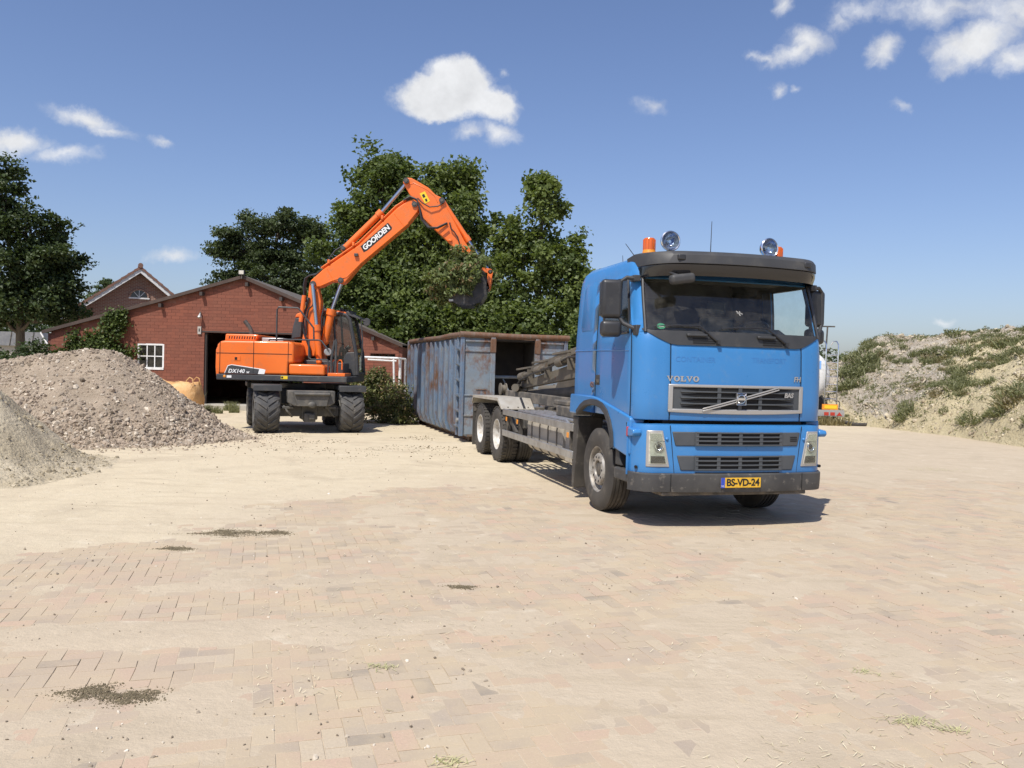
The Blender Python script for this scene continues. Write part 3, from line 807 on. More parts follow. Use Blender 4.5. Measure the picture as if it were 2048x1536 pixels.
text_mb('FH', on_nose(.80, 1.735, .004), size=.085, extrude=.003, offset=.002, shear=.15).build('model_lettering', MT['silver'], front_panel, smooth=0)
text_mb('BAS', lambda x, y, z: (XC(.66 + x, 1.54) + .032 + z, .66 + x, 1.545 + y), size=.075, extrude=.003, offset=.003, shear=.2).build('dealer_lettering', MT['silver'], grille_o, smooth=0)
text_mb('CONTAINER', on_nose(-.56, 1.935, .0012), size=.085).build('faded_lettering', MT['blue_faded'], front_panel, smooth=0)
text_mb('TRANSPORT', on_nose(.40, 1.945, .0012), size=.085).build('faded_lettering', MT['blue_faded'], front_panel, smooth=0)

# painted lower bumper with corners
ysb = [-1.2495 + 2.499 * i / 60 for i in range(61)]
ysb = sorted(set([round(1.25 * math.sin(math.pi / 2 * t), 4) for t in [i / 26 for i in range(-26, 27)]]))
rows = [[(y, z) for y in ysb] for z in (.60, .75, .95, 1.12, 1.185)]
bm_ = MB(); fr = [[(XB(y, z) - (.0 if z < 1.15 else .02), y, z) for y, z in r_] for r_ in rows]
tail = lambda r_, sgn: [(1.10, r_[0][1] if sgn < 0 else r_[-1][1], r_[0][2])]
fr = [tail(r_, -1) + r_ + tail(r_, 1) for r_ in fr]
fr.append([(x - .05, y * .96, 1.20) for x, y, z in fr[-1]])
bm_.grid(fr)
bump_o = bm_.build('front_bumper', MT['blue'], truck, smooth=40, bevel=.008, solid=.04, mat2=MT['black'])
# dark gap behind bumper lid and structure behind the nose
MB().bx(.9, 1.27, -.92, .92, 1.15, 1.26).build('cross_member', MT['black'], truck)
for s in (-1, 1):   # panel joints beside the lamps
    g = MB(); g.tube([(XB(s * .86, 1.0) + .001, s * .865, 1.185), (XB(s * .83, .8) + .001, s * .80, .62)], .005, 5); g.build('panel_joint', MT['black'], bump_o)
# dark lower bumper
low = MB(); rows = [[(XL(y * 1.014, z), y * 1.014, z) for y in ysb] for z in (.43, .47, .56, .63)]
rows = [tail(r_, -1) + r_ + tail(r_, 1) for r_ in rows]
rows.append([(x - .03, y, .645) for x, y, z in rows[-1]]); rows.insert(0, [(x - .10, y * .97, .415) for x, y, z in rows[0]])
low.grid(rows); low_o = low.build('lower_bumper', MT['bumper'], truck, smooth=40, solid=.04, bevel=.01)
for s in (-1, 1):
    MB().tube([(XL(s * .86, .63) + .001, s * .86, .635), (XL(s * .86, .5) + .001, s * .86, .44)], .005, 5).build('panel_joint', MT['black'], low_o)
MB().bx(.95, 1.36, -.95, .95, .385, .43).build('bumper_underrun', MT['chassis'], truck, bevel=.01)
# lower grilles
def low_grille(z0, z1, yt, yb):
    g = MB(); plate(g, trap(-yb, yb, -yt, yt, z0, z1, 14), XB, .012, .02); o = g.build('lower_grille', MT['grille'], truck, smooth=40, bevel=.012)
    g = MB(); plate(g, rect(-.53, .53, z0 + .01, z1 - .006, 8), XB, .016, .01); g.build('grille_opening', MT['black'], o)
    n = 3
    for k in range(n + 1):
        z = z0 + .012 + (z1 - z0 - .02) * k / n
        g = MB(); plate(g, rect(-.56, .56, z - .008, z + .008, 8), XB, .032, .018); g.build('grille_slat', MT['grille'], o, bevel=.003)
    for y in (-.55, -.275, 0, .275, .55):
        g = MB(); plate(g, rect(y - .022, y + .022, z0 + .002, z1 + .003, 1), XB, .028, .014); g.build('grille_bar', MT['grille'], o, bevel=.003)
    return o
lg = low_grille(.955, 1.115, .84, .80)
for k in range(3):
    g = MB(); plate(g, rect(.69, .79, 1.01 + k * .022, 1.02 + k * .022, 1), XB, .016, .01); g.build('grille_slot', MT['black'], lg)
low_grille(.675, .845, .78, .73)
g = MB(); plate(g, rect(-.55, .55, .638, .652, 8), XB, .006, .008); g.build('bumper_slot', MT['black'], bump_o)
for s in (-1, 1):
    MB().ball((XB(.90, 1.0) + .0, s * .90, 1.03), .02, 10, 6).build('bumper_cap', MT['blue'], bump_o)
    MB().cyl((XB(1.20, .7) - .02, s * 1.215, .70), (XB(1.20, .7) + .012, s * 1.222, .70), .018).build('tow_hole', MT['black'], bump_o)
# headlights
for s in (-1, 1):
    def tr(a0, a1, b0, b1, z0, z1): return trap(s * a0, s * a1, s * b0, s * b1, z0, z1, 6, 4)
    g = MB(); plate(g, tr(1.13, .862, 1.13, .948, .71, 1.125), XB, .010, .02); hl = g.build('headlight', MT['silver'], truck, smooth=40, bevel=.008)
    g = MB(); plate(g, tr(1.105, .898, 1.11, .965, .745, 1.10), XB, .013, .006); g.build('lamp_bowl', MT['reflector'], hl)
    g = MB(); plate(g, tr(1.095, .93, 1.10, .975, 1.01, 1.09), XB, .018, .006); g.build('daylight_lamp', MT['chrome'], hl)
    yc, zc = s * 1.0, .945; x0 = XB(yc, zc)
    g = MB(); g.lathe([(.001, .012), (.03, .014), (.047, .024), (.05, .03), (.056, .03), (.058, .014)], (x0 - .004, yc, zc), (1, .25 * s, 0), 20); g.build('main_lamp', MT['chrome'], hl)
    MB().ball((x0 + .012, yc, zc), .03, 12, 8, (.5, 1, 1)).build('lamp_lens', MT['black_gloss'], hl)
    g = MB(); plate(g, tr(1.085, .912, 1.085, .93, .755, .835), XB, .0175, .006); g.build('indicator_lamp', MT['black_gloss'], hl)
    g = MB(); plate(g, tr(1.10, .905, 1.105, .97, .75, 1.095), XB, .030, .004); g.build('lamp_cover', MT['glass'], hl, smooth=40)
# number plate
np_ = MB(); np_.bx(1.474, 1.482, -.26, .26, .485, .60); npl = np_.build('number_plate', MT['yellow_plate'], truck, bevel=.004)
MB().bx(1.4805, 1.4835, -.26, -.21, .485, .60).build('plate_band', MT['plate_blue'], npl)
text_mb('NL', lambda x, y, z: (1.4845 + z, -.235 + x, .505 + y), size=.03).build('plate_letters', MT['white'], npl, smooth=0)
text_mb('BS-VD-24', lambda x, y, z: (1.4835 + z, .025 + x, .543 + y), size=.112, extrude=.0012, offset=.003, spacing=.95).build('plate_letters', MT['letter'], npl, smooth=0)

# wings and wheel arches, steps, side reflectors
ARC = [(.60 + .0, .84), (.58, 1.0), (.50, 1.14), (.38, 1.255), (.22, 1.325), (.05, 1.35), (-.15, 1.35), (-.36, 1.325), (-.52, 1.27), (-.66, 1.19)]
for s in (-1, 1):
    poly = [(-1.03, 1.19), (-1.0, 1.455), (-.10, 1.455), (.10, 1.43), (1.10, 1.265), (1.135, 1.24), (1.13, .835), (1.05, .80), (.66, .86)] + ARC
    f = MB(); f.prism(poly, 1.08 * s, 1.268 * s, 'y'); wing = f.build('front_wing', MT['blue'], truck, smooth=30, bevel=.02, seg=3)
    rows = []
    for (x, z), k in zip(ARC, range(99)):
        dx, dz = x + .05, z - .55; L = math.hypot(dx, dz); ux, uz = dx / L, dz / L
        rows.append([(x + ux * o_, y * s, z + uz * o_) for o_, y in ((.068, 1.262), (.066, 1.288), (-.0, 1.298), (-.012, 1.285), (-.012, 1.05), (.0, 1.05))])
    f = MB(); f.grid(rows, True); f.build('wheel_arch', MT['dark_plastic'], wing, smooth=50)
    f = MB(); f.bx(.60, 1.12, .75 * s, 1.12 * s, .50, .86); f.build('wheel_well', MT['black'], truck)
    f = MB(); f.bx(.66, 1.16, 1.0 * s, 1.262 * s, .50, .64); f.build('cab_step', MT['bumper'], truck, bevel=.02)
    f = MB(); f.prism([(.60, .66), (.78, .66), (.66, .95), (.60, .97)], 1.10 * s, 1.22 * s, 'y'); f.build('splash_guard', MT['dark_plastic'], truck, bevel=.01)
    f = MB(); f.prism([(1.10, 1.04), (1.25, 1.055), (1.28, 1.09), (1.26, 1.13), (1.10, 1.145)], 1.18 * s, 1.285 * s, 'y'); ind = f.build('side_indicator', MT['blue'], truck, bevel=.012)
    f = MB(); f.bx(1.085, 1.107, 1.2 * s, 1.292 * s, 1.04, 1.15); f.build('indicator_lens', MT['red_lens'], ind, bevel=.006)
    f = MB(); f.prism([(-.98, .16), (-.90, .16), (-.74, 1.15), (-.98, 1.15)], .86 * s, 1.225 * s, 'y'); f.build('mud_flap', MT['rubber'], truck, bevel=.01)
    f = MB(); f.prism([(-.70, 1.16), (-.52, 1.25), (-.15, 1.32), (.22, 1.30), (.5, 1.1), (.57, .86), (.55, .86), (.48, 1.08), (.2, 1.27), (-.15, 1.29), (-.5, 1.22), (-.68, 1.14)], .7 * s, 1.06 * s, 'y'); f.build('wheel_liner', MT['black'], truck)

# interior
it = MB(); it.bx(-.88, -.84, -1.1, 1.1, 1.3, 3.05); it.build('rear_trim', MT['cab_trim'], truck)
it = MB(); it.bx(-.85, 1.0, -1.12, 1.12, 1.30, 1.36); it.build('cab_floor', MT['cab_trim'], truck)
it = MB(); it.prism([(1.22, 1.4), (1.22, 2.21), (1.10, 2.25), (.86, 2.24), (.80, 2.1), (.85, 1.4)], -1.0, 1.0, 'y'); dash = it.build('dashboard', MT['dash'], truck, bevel=.04, seg=3)
it = MB(); it.prism([(1.10, 2.24), (.88, 2.25), (.86, 2.33), (.95, 2.34), (1.08, 2.28)], .22, .80, 'y'); it.build('instrument_hood', MT['cab_trim'], dash, bevel=.03)
it = MB(); c0 = Vector((.70, .52, 2.30)); ax = Vector((-.55, 0, .83)).normalized(); a_ = ax.orthogonal().normalized(); b_ = ax.cross(a_)
it.tube([c0 + (a_ * math.cos(t) + b_ * math.sin(t)) * .235 for t in [i * math.pi / 14 for i in range(29)]], .018, 8)
it.tube([c0 + a_ * .22, c0 - a_ * .22], .018, 6); it.tube([c0 + b_ * .22, c0 - b_ * .22], .018, 6); it.tube([c0, c0 - ax * .3], .05, 8)
it.build('steering_wheel', MT['black_plastic'], truck)
for y in (-.52, .52):
    it = MB(); it.bx(-.15, .38, y - .26, y + .26, 1.62, 1.80); st_ = it.build('seat', MT['cab_trim'], truck, bevel=.05, seg=3)
    it = MB(); it.prism([(-.12, 1.75), (.02, 1.75), (-.10, 2.55), (-.22, 2.55)], y - .25, y + .25, 'y'); it.build('backrest', MT['cab_trim'], st_, bevel=.05, seg=3)
    it = MB(); it.bx(-.22, -.10, y - .13, y + .13, 2.57, 2.76); it.build('headrest', MT['cab_trim'], st_, bevel=.04, seg=3)
it = MB(); it.bx(.2, 1.05, -1.08, 1.08, 2.93, 3.05); it.build('overhead_locker', MT['cab_trim'], truck, bevel=.03)

# mirrors
def rbox(m, c, s3, tilt=0):
    m.bx(-s3[0] / 2, s3[0] / 2, -s3[1] / 2, s3[1] / 2, -s3[2] / 2, s3[2] / 2, Matrix.Translation(Vector(c)) @ Matrix.Rotation(tilt, 4, 'Z')); return m
for s in (-1, 1):
    t = R(12) * s; my = 1.46 if s < 0 else 1.30
    m = rbox(MB(), (.93, my * s, 2.62), (.13, .25, .45), t); mir = m.build('wing_mirror', MT['black_plastic'], truck, bevel=.045, seg=4)
    rbox(MB(), (.862, my * s + .014 * s, 2.62), (.01, .21, .40), t).build('mirror_glass', MT['chrome'], mir)
    m = rbox(MB(), (.93, my * s, 2.275), (.15, .25, .19), t); m.build('wide_angle_mirror', MT['black_plastic'], mir, bevel=.05, seg=4)
    a = MB()
    a.tube([(1.02, 1.19 * s, 2.86), (1.0, 1.30 * s, 2.87), (.97, 1.36 * s, 2.83), (.96, 1.375 * s, 2.42), (1.0, 1.33 * s, 2.34), (1.09, 1.20 * s, 2.27)], .026, 8)
    a.bx(1.04, 1.16, 1.16 * s, 1.235 * s, 2.20, 2.32)
    a.bx(.92, 1.06, 1.15 * s, 1.23 * s, 2.83, 2.90)
    a.build('mirror_arm', MT['dark_plastic'], mir, bevel=.01)
m = MB(); M_ = Matrix.Translation((1.46, -.82, 2.835)) @ Matrix.Rotation(R(8), 4, 'X'); m.bx(-.06, .06, -.15, .15, -.055, .055, M_)
km = m.build('kerb_mirror', MT['visor_top'], truck, bevel=.04, seg=4)
MB().tube([(1.45, -.86, 2.87), (1.30, -.95, 2.93), (1.16, -1.02, 2.92)], .014, 8).build('mirror_arm', MT['black_plastic'], km)

# roof lights and aerials
for y, nm in ((-.96, 0), (.78, 1)):
    b = MB(); b.lathe([(0.0, 0), (.085, 0), (.085, .02), (.08, .035), (.075, .06), (0, .06)], (.85, y, 3.165), (0, 0, 1), 20); base = b.build('warning_beacon', MT['amber'], truck)
    b = MB(); b.lathe([(.074, .055), (.072, .09), (.068, .185), (.06, .2), (0, .203)], (.85, y, 3.165), (0, 0, 1), 20)
    for k in range(12):
        a = k * math.pi / 6; b.bx(.85 + .071 * math.cos(a) - .004, .85 + .071 * math.cos(a) + .004, y + .071 * math.sin(a) - .004, y + .071 * math.sin(a) + .004, 3.225, 3.35)
    b.build('beacon_lens', MT['orange_lens'], base)
    MB().cyl((.85, y, 3.12), (.85, y, 3.167), .05).build('beacon_foot', MT['black_plastic'], base)
for y in (-.75, .585):
    c = Vector((.98, y, 3.325)); ax = Vector((1, .04 if y > 0 else -.1, .03)).normalized()
    b = MB(); b.lathe([(0, -.13), (.04, -.125), (.085, -.08), (.112, -.02), (.12, .0), (.122, .02), (.112, .028), (.105, .022)], c, ax, 28); sp = b.build('spot_lamp', MT['chrome'], truck)
    b = MB(); b.lathe([(.106, .018), (.09, -.02), (.05, -.06), (.018, -.07), (0, -.07)], c, ax, 28); b.build('lamp_reflector', MT['lens_blue'], sp)
    b = MB(); b.lathe([(.018, -.06), (.018, -.01), (0, -.01)], c, ax, 12); b.build('lamp_bulb', MT['chrome'], sp)
    b = MB(); b.lathe([(.107, .02), (.06, .03), (0, .034)], c, ax, 28); b.build('lamp_cover', MT['glass'], sp)
    b = MB(); b.bx(.95, 1.01, y - .03, y + .03, 3.13, 3.22); b.bx(.93, 1.03, y - .07, y + .07, 3.12, 3.155); b.build('lamp_bracket', MT['black_plastic'], sp)
for p0, p1, r_ in (((.9, -.17, 3.16), (.86, -.14, 3.62), .006), ((.80, -1.08, 3.1), (.62, -1.17, 3.32), .006), ((.2, -1.02, 3.12), (.2, -1.03, 3.24), .005)):
    a = MB(); p0 = Vector(p0); p1 = Vector(p1); a.tube([p0, p0.lerp(p1, .1), p1], [r_ * 2.2, r_, r_ * .6], 6); a.build('aerial', MT['black_plastic'], truck)
a = MB(); a.tube([(.75, .0, 3.2), (.72, .3, 3.195)], [.03, .016], 10); a.build('roof_horn', MT['chrome'], truck)

# wheels
def lug_pattern(m, r, y0, y1, n, rr, x=0, z=0):
    for k in range(n):
        a = 2 * math.pi * k / n; m.cyl((x + r * math.cos(a), y0, z + r * math.sin(a)), (x + r * math.cos(a), y1, z + r * math.sin(a)), rr, n=8)
    return m
TR = .525
def tyre_mesh(w, out, grooves):
    """tyre standing on y from out inward; s handled by mirroring"""
    prof = []
    rb = .293
    prof += [(rb, 0.012), (.32, .003), (.38, -.004), (.44, -.003), (.48, .006), (.507, .022)]
    n = grooves
    for k in range(n):
        a = .03 + (w - .06) * k / n; b = .03 + (w - .06) * (k + 1) / n
        prof += [(TR, a + .004), (TR, b - .012)]
        if k < n - 1: prof += [(TR - .014, b - .009), (TR - .014, b + .001)]
    prof += [(.507, w - .022), (.48, w - .006), (.44, w + .003), (.38, w + .004), (.32, w - .003), (rb, w - .012)]
    return prof
def wheel(x, s, front):
    yo = 1.235 * s; sg = -s
    w = .31 if front else .60
    prof = tyre_mesh(.31, 0, 5)
    t = MB(); t.lathe([(r_, yo + sg * h) for r_, h in prof], (x, 0, TR), (0, 1, 0), 56, True)
    if not front: t.lathe([(r_, yo + sg * (h + .335)) for r_, h in prof], (x, 0, TR), (0, 1, 0), 40, True)
    tb = []
    if not front:   # drive tyres carry shoulder blocks
        for k in range(40):
            a = 2 * math.pi * k / 40
            Mr = Matrix.Translation((x, yo + sg * .155, TR)) @ Matrix.Rotation(a, 4, 'Y') @ Matrix.Translation((0, 0, TR))
            for q in (-.105, .105): t.bx(-.028, .028, q - .045, q + .045, -.008, .008, Mr)
    wo = t.build('wheel', MT['rubber'], truck, smooth=32)
    rm = MB()
    if front:
        rm.lathe([(r_, yo + sg * h) for r_, h in [(.298, .02), (.29, .012), (.28, .02), (.272, .05), (.262, .10), (.23, .12), (.215, .105), (.205, .04), (.19, .022), (.17, .018), (.125, .018), (.112, .024), (.105, .05), (.10, .14), (0, .14)]], (x, 0, TR), (0, 1, 0), 40)
        rim = rm.build('rim', MT['rim_front'], wo, smooth=30)
        for k in range(10):
            a = 2 * math.pi * k / 10; cx_, cz_ = x + .157 * math.cos(a), TR + .157 * math.sin(a)
            MB().cyl((cx_, yo + sg * .026, cz_), (cx_, yo + sg * .015, cz_), .016, n=8).build('rim_hole', MT['black'], rim)
        MB().lathe([(r_, yo + sg * h) for r_, h in [(.10, .12), (.085, .06), (.08, .035), (.06, .025), (0, .022)]], (x, 0, TR), (0, 1, 0), 20).build('hub', MT['steel_dark'], rim)
    else:
        rm.lathe([(r_, yo + sg * h) for r_, h in [(.298, .02), (.29, .008), (.28, .012), (.272, .05), (.262, .10), (.255, .145), (.20, .165), (.14, .17), (.125, .165), (.12, .10), (.11, .085), (0, .08)]], (x, 0, TR), (0, 1, 0), 40)
        rim = rm.build('rim', MT['rim_rear'], wo, smooth=30)
        nuts = lug_pattern(MB(), .165, yo + sg * .168, yo + sg * .145, 10, .014, x, TR).build('wheel_nuts', MT['steel_dark'], rim); nuts['kind'] = 'stuff'
MT['rim_front'] = mat('front_rim', (0.42, 0.40, 0.36), 0.45, 0.35, var=(0.2, 0.17, 0.14), vscale=9, vlo=.4, vhi=.75, dirt=(0.12, 0.1, 0.08), dscale=14, dlo=.52, dhi=.75)
MT['rim_rear'] = mat('rear_rim', (0.58, 0.565, 0.53), 0.5, 0.1, dirt=(0.34, 0.29, 0.225), dscale=9, dlo=.45, dhi=.7)
for s in (-1, 1):
    wheel(0.0, s, True)
    for x in (-5.42, -6.86): wheel(x, s, False)
# chassis
ch = MB()
for s in (-1, 1): ch.bx(-7.55, .9, s * .42 - .04, s * .42 + .04, .68, .98)
for x in (-7.5, -6.2, -4.6, -3.2, -1.8, -.7): ch.bx(x - .04, x + .04, -.38, .38, .72, .95)
ch.build('chassis_frame', MT['chassis'], truck, bevel=.008)
for x in (0, -5.42, -6.86):
    a = MB(); a.cyl((x, -1.0, TR), (x, 1.0, TR), .075, n=12)
    if x < -1: a.ball((x, 0, TR), .24, 14, 10)
    a.build('axle', MT['chassis'], truck)
a = MB(); a.bx(-.55, .85, -.4, .4, .48, 1.25); a.build('engine', MT['black'], truck, bevel=.05)
for s in (-1, 1):
    # side guard rails
    for z in (.985, .60):
        MB().bx(-4.92, -.93, 1.205 * s, 1.245 * s, z - .055, z + .055).build('side_guard_rail', MT['alu'], truck, bevel=.006)
    for x in (-4.75, -3.9, -1.15):
        g = MB(); g.bx(x - .03, x + .03, 1.14 * s, 1.2 * s, .56, 1.04); g.bx(x - .03, x + .03, .46 * s, 1.2 * s, .9, .96); g.build('guard_bracket', MT['steel_dark'], truck)
    for x in (-4.6, -3.85, -1.12):
        MB().bx(x - .04, x + .04, 1.245 * s, 1.256 * s, .83, .905).build('marker_lamp', MT['amber'], truck, bevel=.004)
    g = MB(); g.beam((-4.62, 1.16 * s, .95), (-4.2, 1.16 * s, .62), .05, .10); g.build('guard_brace', MT['steel_dark'], truck)
    # fuel tank with straps, and air tank box behind
    x0, x1 = (-3.65, -1.75)
    def rrect(y0, y1, z0, z1, r_):
        o = []
        for cy, cz, a0 in ((y1 - r_, z1 - r_, 0), (y0 + r_, z1 - r_, 90), (y0 + r_, z0 + r_, 180), (y1 - r_, z0 + r_, 270)):
            for k in range(5): o.append((cy + r_ * math.cos(R(a0 + k * 22.5)), cz + r_ * math.sin(R(a0 + k * 22.5))))
        return o
    t = MB(); t.prism(rrect(min(.52 * s, 1.12 * s), max(.52 * s, 1.12 * s), .42, 1.0, .14), x0, x1, 'x'); tk = t.build('fuel_tank', MT['tank'], truck, smooth=40, bevel=.02)
    for x in (-3.35, -2.9, -2.45, -2.0):
        t = MB(); t.prism(rrect(min(.51 * s, 1.13 * s), max(.51 * s, 1.13 * s), .41, 1.01, .14), x - .022, x + .022, 'x'); t.build('tank_strap', MT['steel_dark'], tk, smooth=40)
    t = MB(); t.bx(-1.68, -1.0, .5 * s, 1.10 * s, .42, .98); t.build('battery_box', MT['tank'], truck, bevel=.03)
    t = MB(); t.prism(rrect(min(.6 * s, 1.0 * s), max(.6 * s, 1.0 * s), .34, .66, .15), -1.45, -1.05, 'x'); t.build('air_tank', MT['tank'], truck, smooth=40)
    # catwalk tubes above the tank
    for k in range(5):
        yy = (.62 + k * .12) * s
        MB().tube([(-4.35, yy, .98), (-4.25, yy, 1.035), (-1.2 - .1 * k, yy, 1.035), (-1.1 - .1 * k, yy, .99)], .028, 8).build('catwalk_bar', MT['alu'], truck)
    # rear wings of tread plate
    P = [(-7.62, 1.03), (-7.50, 1.20), (-5.28, 1.225), (-4.96, 1.03)]
    Q = [(x + (.0), z - .012) for x, z in reversed(P)]
    t = MB(); t.prism(P + Q, .60 * s, 1.25 * s, 'y'); rw = t.build('rear_wing', MT['tread'], truck, bevel=.003)
    t = MB(); t.prism([(-7.62, 1.03), (-7.50, 1.20), (-5.28, 1.225), (-4.96, 1.03), (-5.0, 1.02), (-5.3, 1.17), (-7.48, 1.15), (-7.6, 1.02)], 1.252 * s, 1.258 * s, 'y'); t.build('wing_lip', MT['tread'], rw)
    t = MB(); t.beam((-5.27, .80 * s, 1.236), (-4.97, .80 * s, 1.046), .045, .01, (0, 0, 1)); t.build('wing_strap', MT['black_plastic'], rw)
    t = MB()
    for k in range(3): t.ball((-5.0, (.72 + k * .2) * s, 1.062), .014, 8, 6)
    t.build('wing_bolts', MT['steel_dark'], rw)
    t = MB(); t.bx(-7.66, -7.62, .62 * s, 1.22 * s, .12, 1.02); t.build('mud_flap', MT['rubber'], truck, bevel=.006)
    t = MB(); t.bx(-7.72, -7.60, .55 * s, 1.2 * s, .85, 1.0); t.build('tail_lamp_carrier', MT['chassis'], truck)
MT_done = True
# hook-lift gear
hk = MB()
for s in (-1, 1):
    hk.prism([(-7.5, 1.13), (-7.5, 1.32), (-1.3, 1.32), (-1.3, 1.13)], s * .52 - .06, s * .52 + .06, 'y')
hk.build('lift_subframe', MT['chassis'], truck, bevel=.01)
hk = MB()
for s in (-1, 1):
    hk.prism([(-6.7, 1.36), (-6.5, 1.52), (-3.0, 1.92), (-1.25, 2.10), (-1.2, 1.86), (-3.0, 1.66)], s * .40 - .05, s * .40 + .05, 'y')
hk.bx(-1.55, -1.2, -.35, .35, 1.86, 2.08)
hk.build('lift_arm', MT['hook'], truck, bevel=.015)
hk = MB(); hk.beam((-5.6, -.46, 1.78), (-1.3, -.46, 2.32), .10, .12); hk.beam((-5.6, .46, 1.78), (-1.3, .46, 2.32), .10, .12); hk.build('lift_rail', MT['hook'], truck, bevel=.015)
hk = MB(); hk.bx(-1.45, -1.2, -.22, .22, 2.05, 2.5); hk.build('hook_mast', MT['hook'], truck, bevel=.02)
for s in (-1, 1):
    for xa in (-6.35, -5.2, -3.9):
        za = 1.62 + (xa + 6.35) * .118
        g = MB(); g.cyl((xa, s * .50, za), (xa + .32, s * .50, za + .03), .085, n=14); g.cyl((xa + .34, s * .50, za + .04), (xa + .7, s * .50, za + .08), .05, n=12)
        g.bx(xa + .66, xa + .70, s * .42, s * .56, za - .12, za + .16); g.beam((xa - .3, s * .5, za + .15), (xa + .7, s * .5, za + .2), .05, .035)
        g.build('lock_cylinder', MT['hook'], truck)
    g = MB(); g.cyl((-6.6, s * .2, 1.25), (-3.4, s * .2, 1.40), .11, n=16); g.cyl((-3.4, s * .2, 1.40), (-1.8, s * .2, 1.50), .06, n=12); g.build('lift_cylinder', MT['hook'], truck)
    g = MB(); g.tube([(-6.9, s * .45, 1.4), (-6.2, s * .56, 1.56), (-5.4, s * .58, 1.68), (-4.4, s * .56, 1.80), (-3.2, s * .55, 2.0), (-2, s * .55, 2.02)], .018, 6); g.build('hydraulic_hose', MT['black_plastic'], truck)
    g = MB(); g.lathe([(0, -.07), (.13, -.07), (.13, -.045), (.09, -.04), (.09, .04), (.13, .045), (.13, .07), (0, .07)], (-7.35, s * .62, 1.34), (0, 1, 0), 20); g.build('guide_roller', MT['hook'], truck)
    g = MB(); g.cyl((-7.2, s * .2, 1.36), (-6.2, s * .66, 1.40), .08, n=12); g.build('tipping_shaft', MT['hook'], truck)
g = MB(); g.bx(-2.6, -1.5, -.95, -.55, 1.05, 1.22); g.bx(-2.9, -2.2, -.9, -.6, 1.22, 1.30); g.build('valve_box', MT['chassis'], truck, bevel=.02)
g = MB(); g.cyl((-1.25, -.75, 1.0), (-1.25, -.75, 2.3), .075, n=14); g.build('exhaust_stack', MT['steel_dark'], truck)
g = MB(); g.bx(-1.2, -1.02, -.9, .9, 1.1, 1.9); g.build('oil_tank', MT['chassis'], truck, bevel=.03)
# ================================================================== orange wheeled excavator
EX = thing('wheeled_excavator', 'orange wheeled excavator lifting a grab of brush over the container', 'excavator', (-5.6, 22.2, 0))
MT['orange'] = mat('orange_paint', (0.80, 0.165, 0.018), 0.38, var=(0.74, 0.145, 0.015), vscale=1.5, dirt=(0.46, 0.15, 0.05), dscale=5, dlo=.52, dhi=.85, coat=.25)
MT['ex_dark'] = mat('excavator_grey', (0.04, 0.042, 0.045), 0.5, var=(0.06, 0.06, 0.06), vscale=3, dirt=(0.12, 0.105, 0.085), dscale=5, dlo=.55, dhi=.85)
MT['ex_under'] = mat('undercarriage', (0.075, 0.072, 0.066), 0.7, var=(0.12, 0.112, 0.098), vscale=3, dirt=(0.2, 0.175, 0.14), dscale=6, dlo=.5, dhi=.8, bmp=.2, bscale=40)
MT['warn_yellow'] = mat('warning_yellow', (0.8, 0.55, 0.02), 0.45)
MT['hose'] = mat('hose_rubber', (0.02, 0.02, 0.022), 0.55)
MT['tyre_exc'] = mat('lugged_tyre', (0.045, 0.045, 0.046), 0.7, var=(0.085, 0.08, 0.073), vscale=3, vlo=.3, vhi=.7, dirt=(0.14, 0.125, 0.1), dscale=6, dlo=.52, dhi=.85, bmp=.15, bscale=60)
DECAL_W = mat('decal_white', (0.78, 0.78, 0.76), 0.5)
# ---- undercarriage, turned against the upper works
U_ = Matrix.Rotation(R(21), 4, 'Z')
def U(m): return m.xf(U_)
def exc_wheel(cx, cy, flip):
    rr, w = .545, .60; x0, x1 = cx - w / 2, cx + w / 2
    t = MB(); prof = [(.30, x0 + .03), (.36, x0 + .01), (.44, x0), (.49, x0 + .02), (.515, x0 + .06), (.522, cx), (.515, x1 - .06), (.49, x1 - .02), (.44, x1), (.36, x1 - .01), (.30, x1 - .03)]
    t.lathe(prof, (0, cy, rr), (1, 0, 0), 48, True)
    N = 18
    for k in range(N):
        for sd in (-1, 1):
            a0 = 2 * math.pi * (k + (.5 if sd > 0 else 0)) / N
            rows = []
            for q in range(6):
                f = q / 5; xx = cx + sd * (.015 + f * .285); a = a0 - f * .42 * 1.0
                ro = .548 - .055 * max(0, f - .6) / .4; ri = ro - .05; hw = .052 + .012 * f
                row = []
                for da, r_ in ((-hw, ri), (-hw * .62, ro), (hw * .62, ro), (hw, ri)):
                    row.append((xx, cy - math.sin(a + da / .5) * r_, rr + math.cos(a + da / .5) * r_))
                rows.append(row)
            o = len(t.v); t.grid(rows); t.f.append((o, o + 1, o + 2, o + 3)); e = o + 20; t.f.append((e + 3, e + 2, e + 1, e))
    wo = U(t).build('wheel', MT['tyre_exc'], EX, smooth=30)
    rm = MB(); s = 1 if cx > 0 else -1; e = cx + s * .30
    rm.lathe([(r_, e - s * h) for r_, h in [(.31, .02), (.30, .0), (.28, .03), (.27, .14), (.2, .17), (.13, .16), (.12, .10), (.0, .09)]], (0, cy, rr), (1, 0, 0), 28)
    rm.lathe([(r_, cx - s * (.30 - h)) for r_, h in [(.31, .02), (.30, .0), (.28, .03), (.2, .3), (0, .3)]], (0, cy, rr), (1, 0, 0), 28)
    U(rm).build('rim', MT['ex_under'], wo)
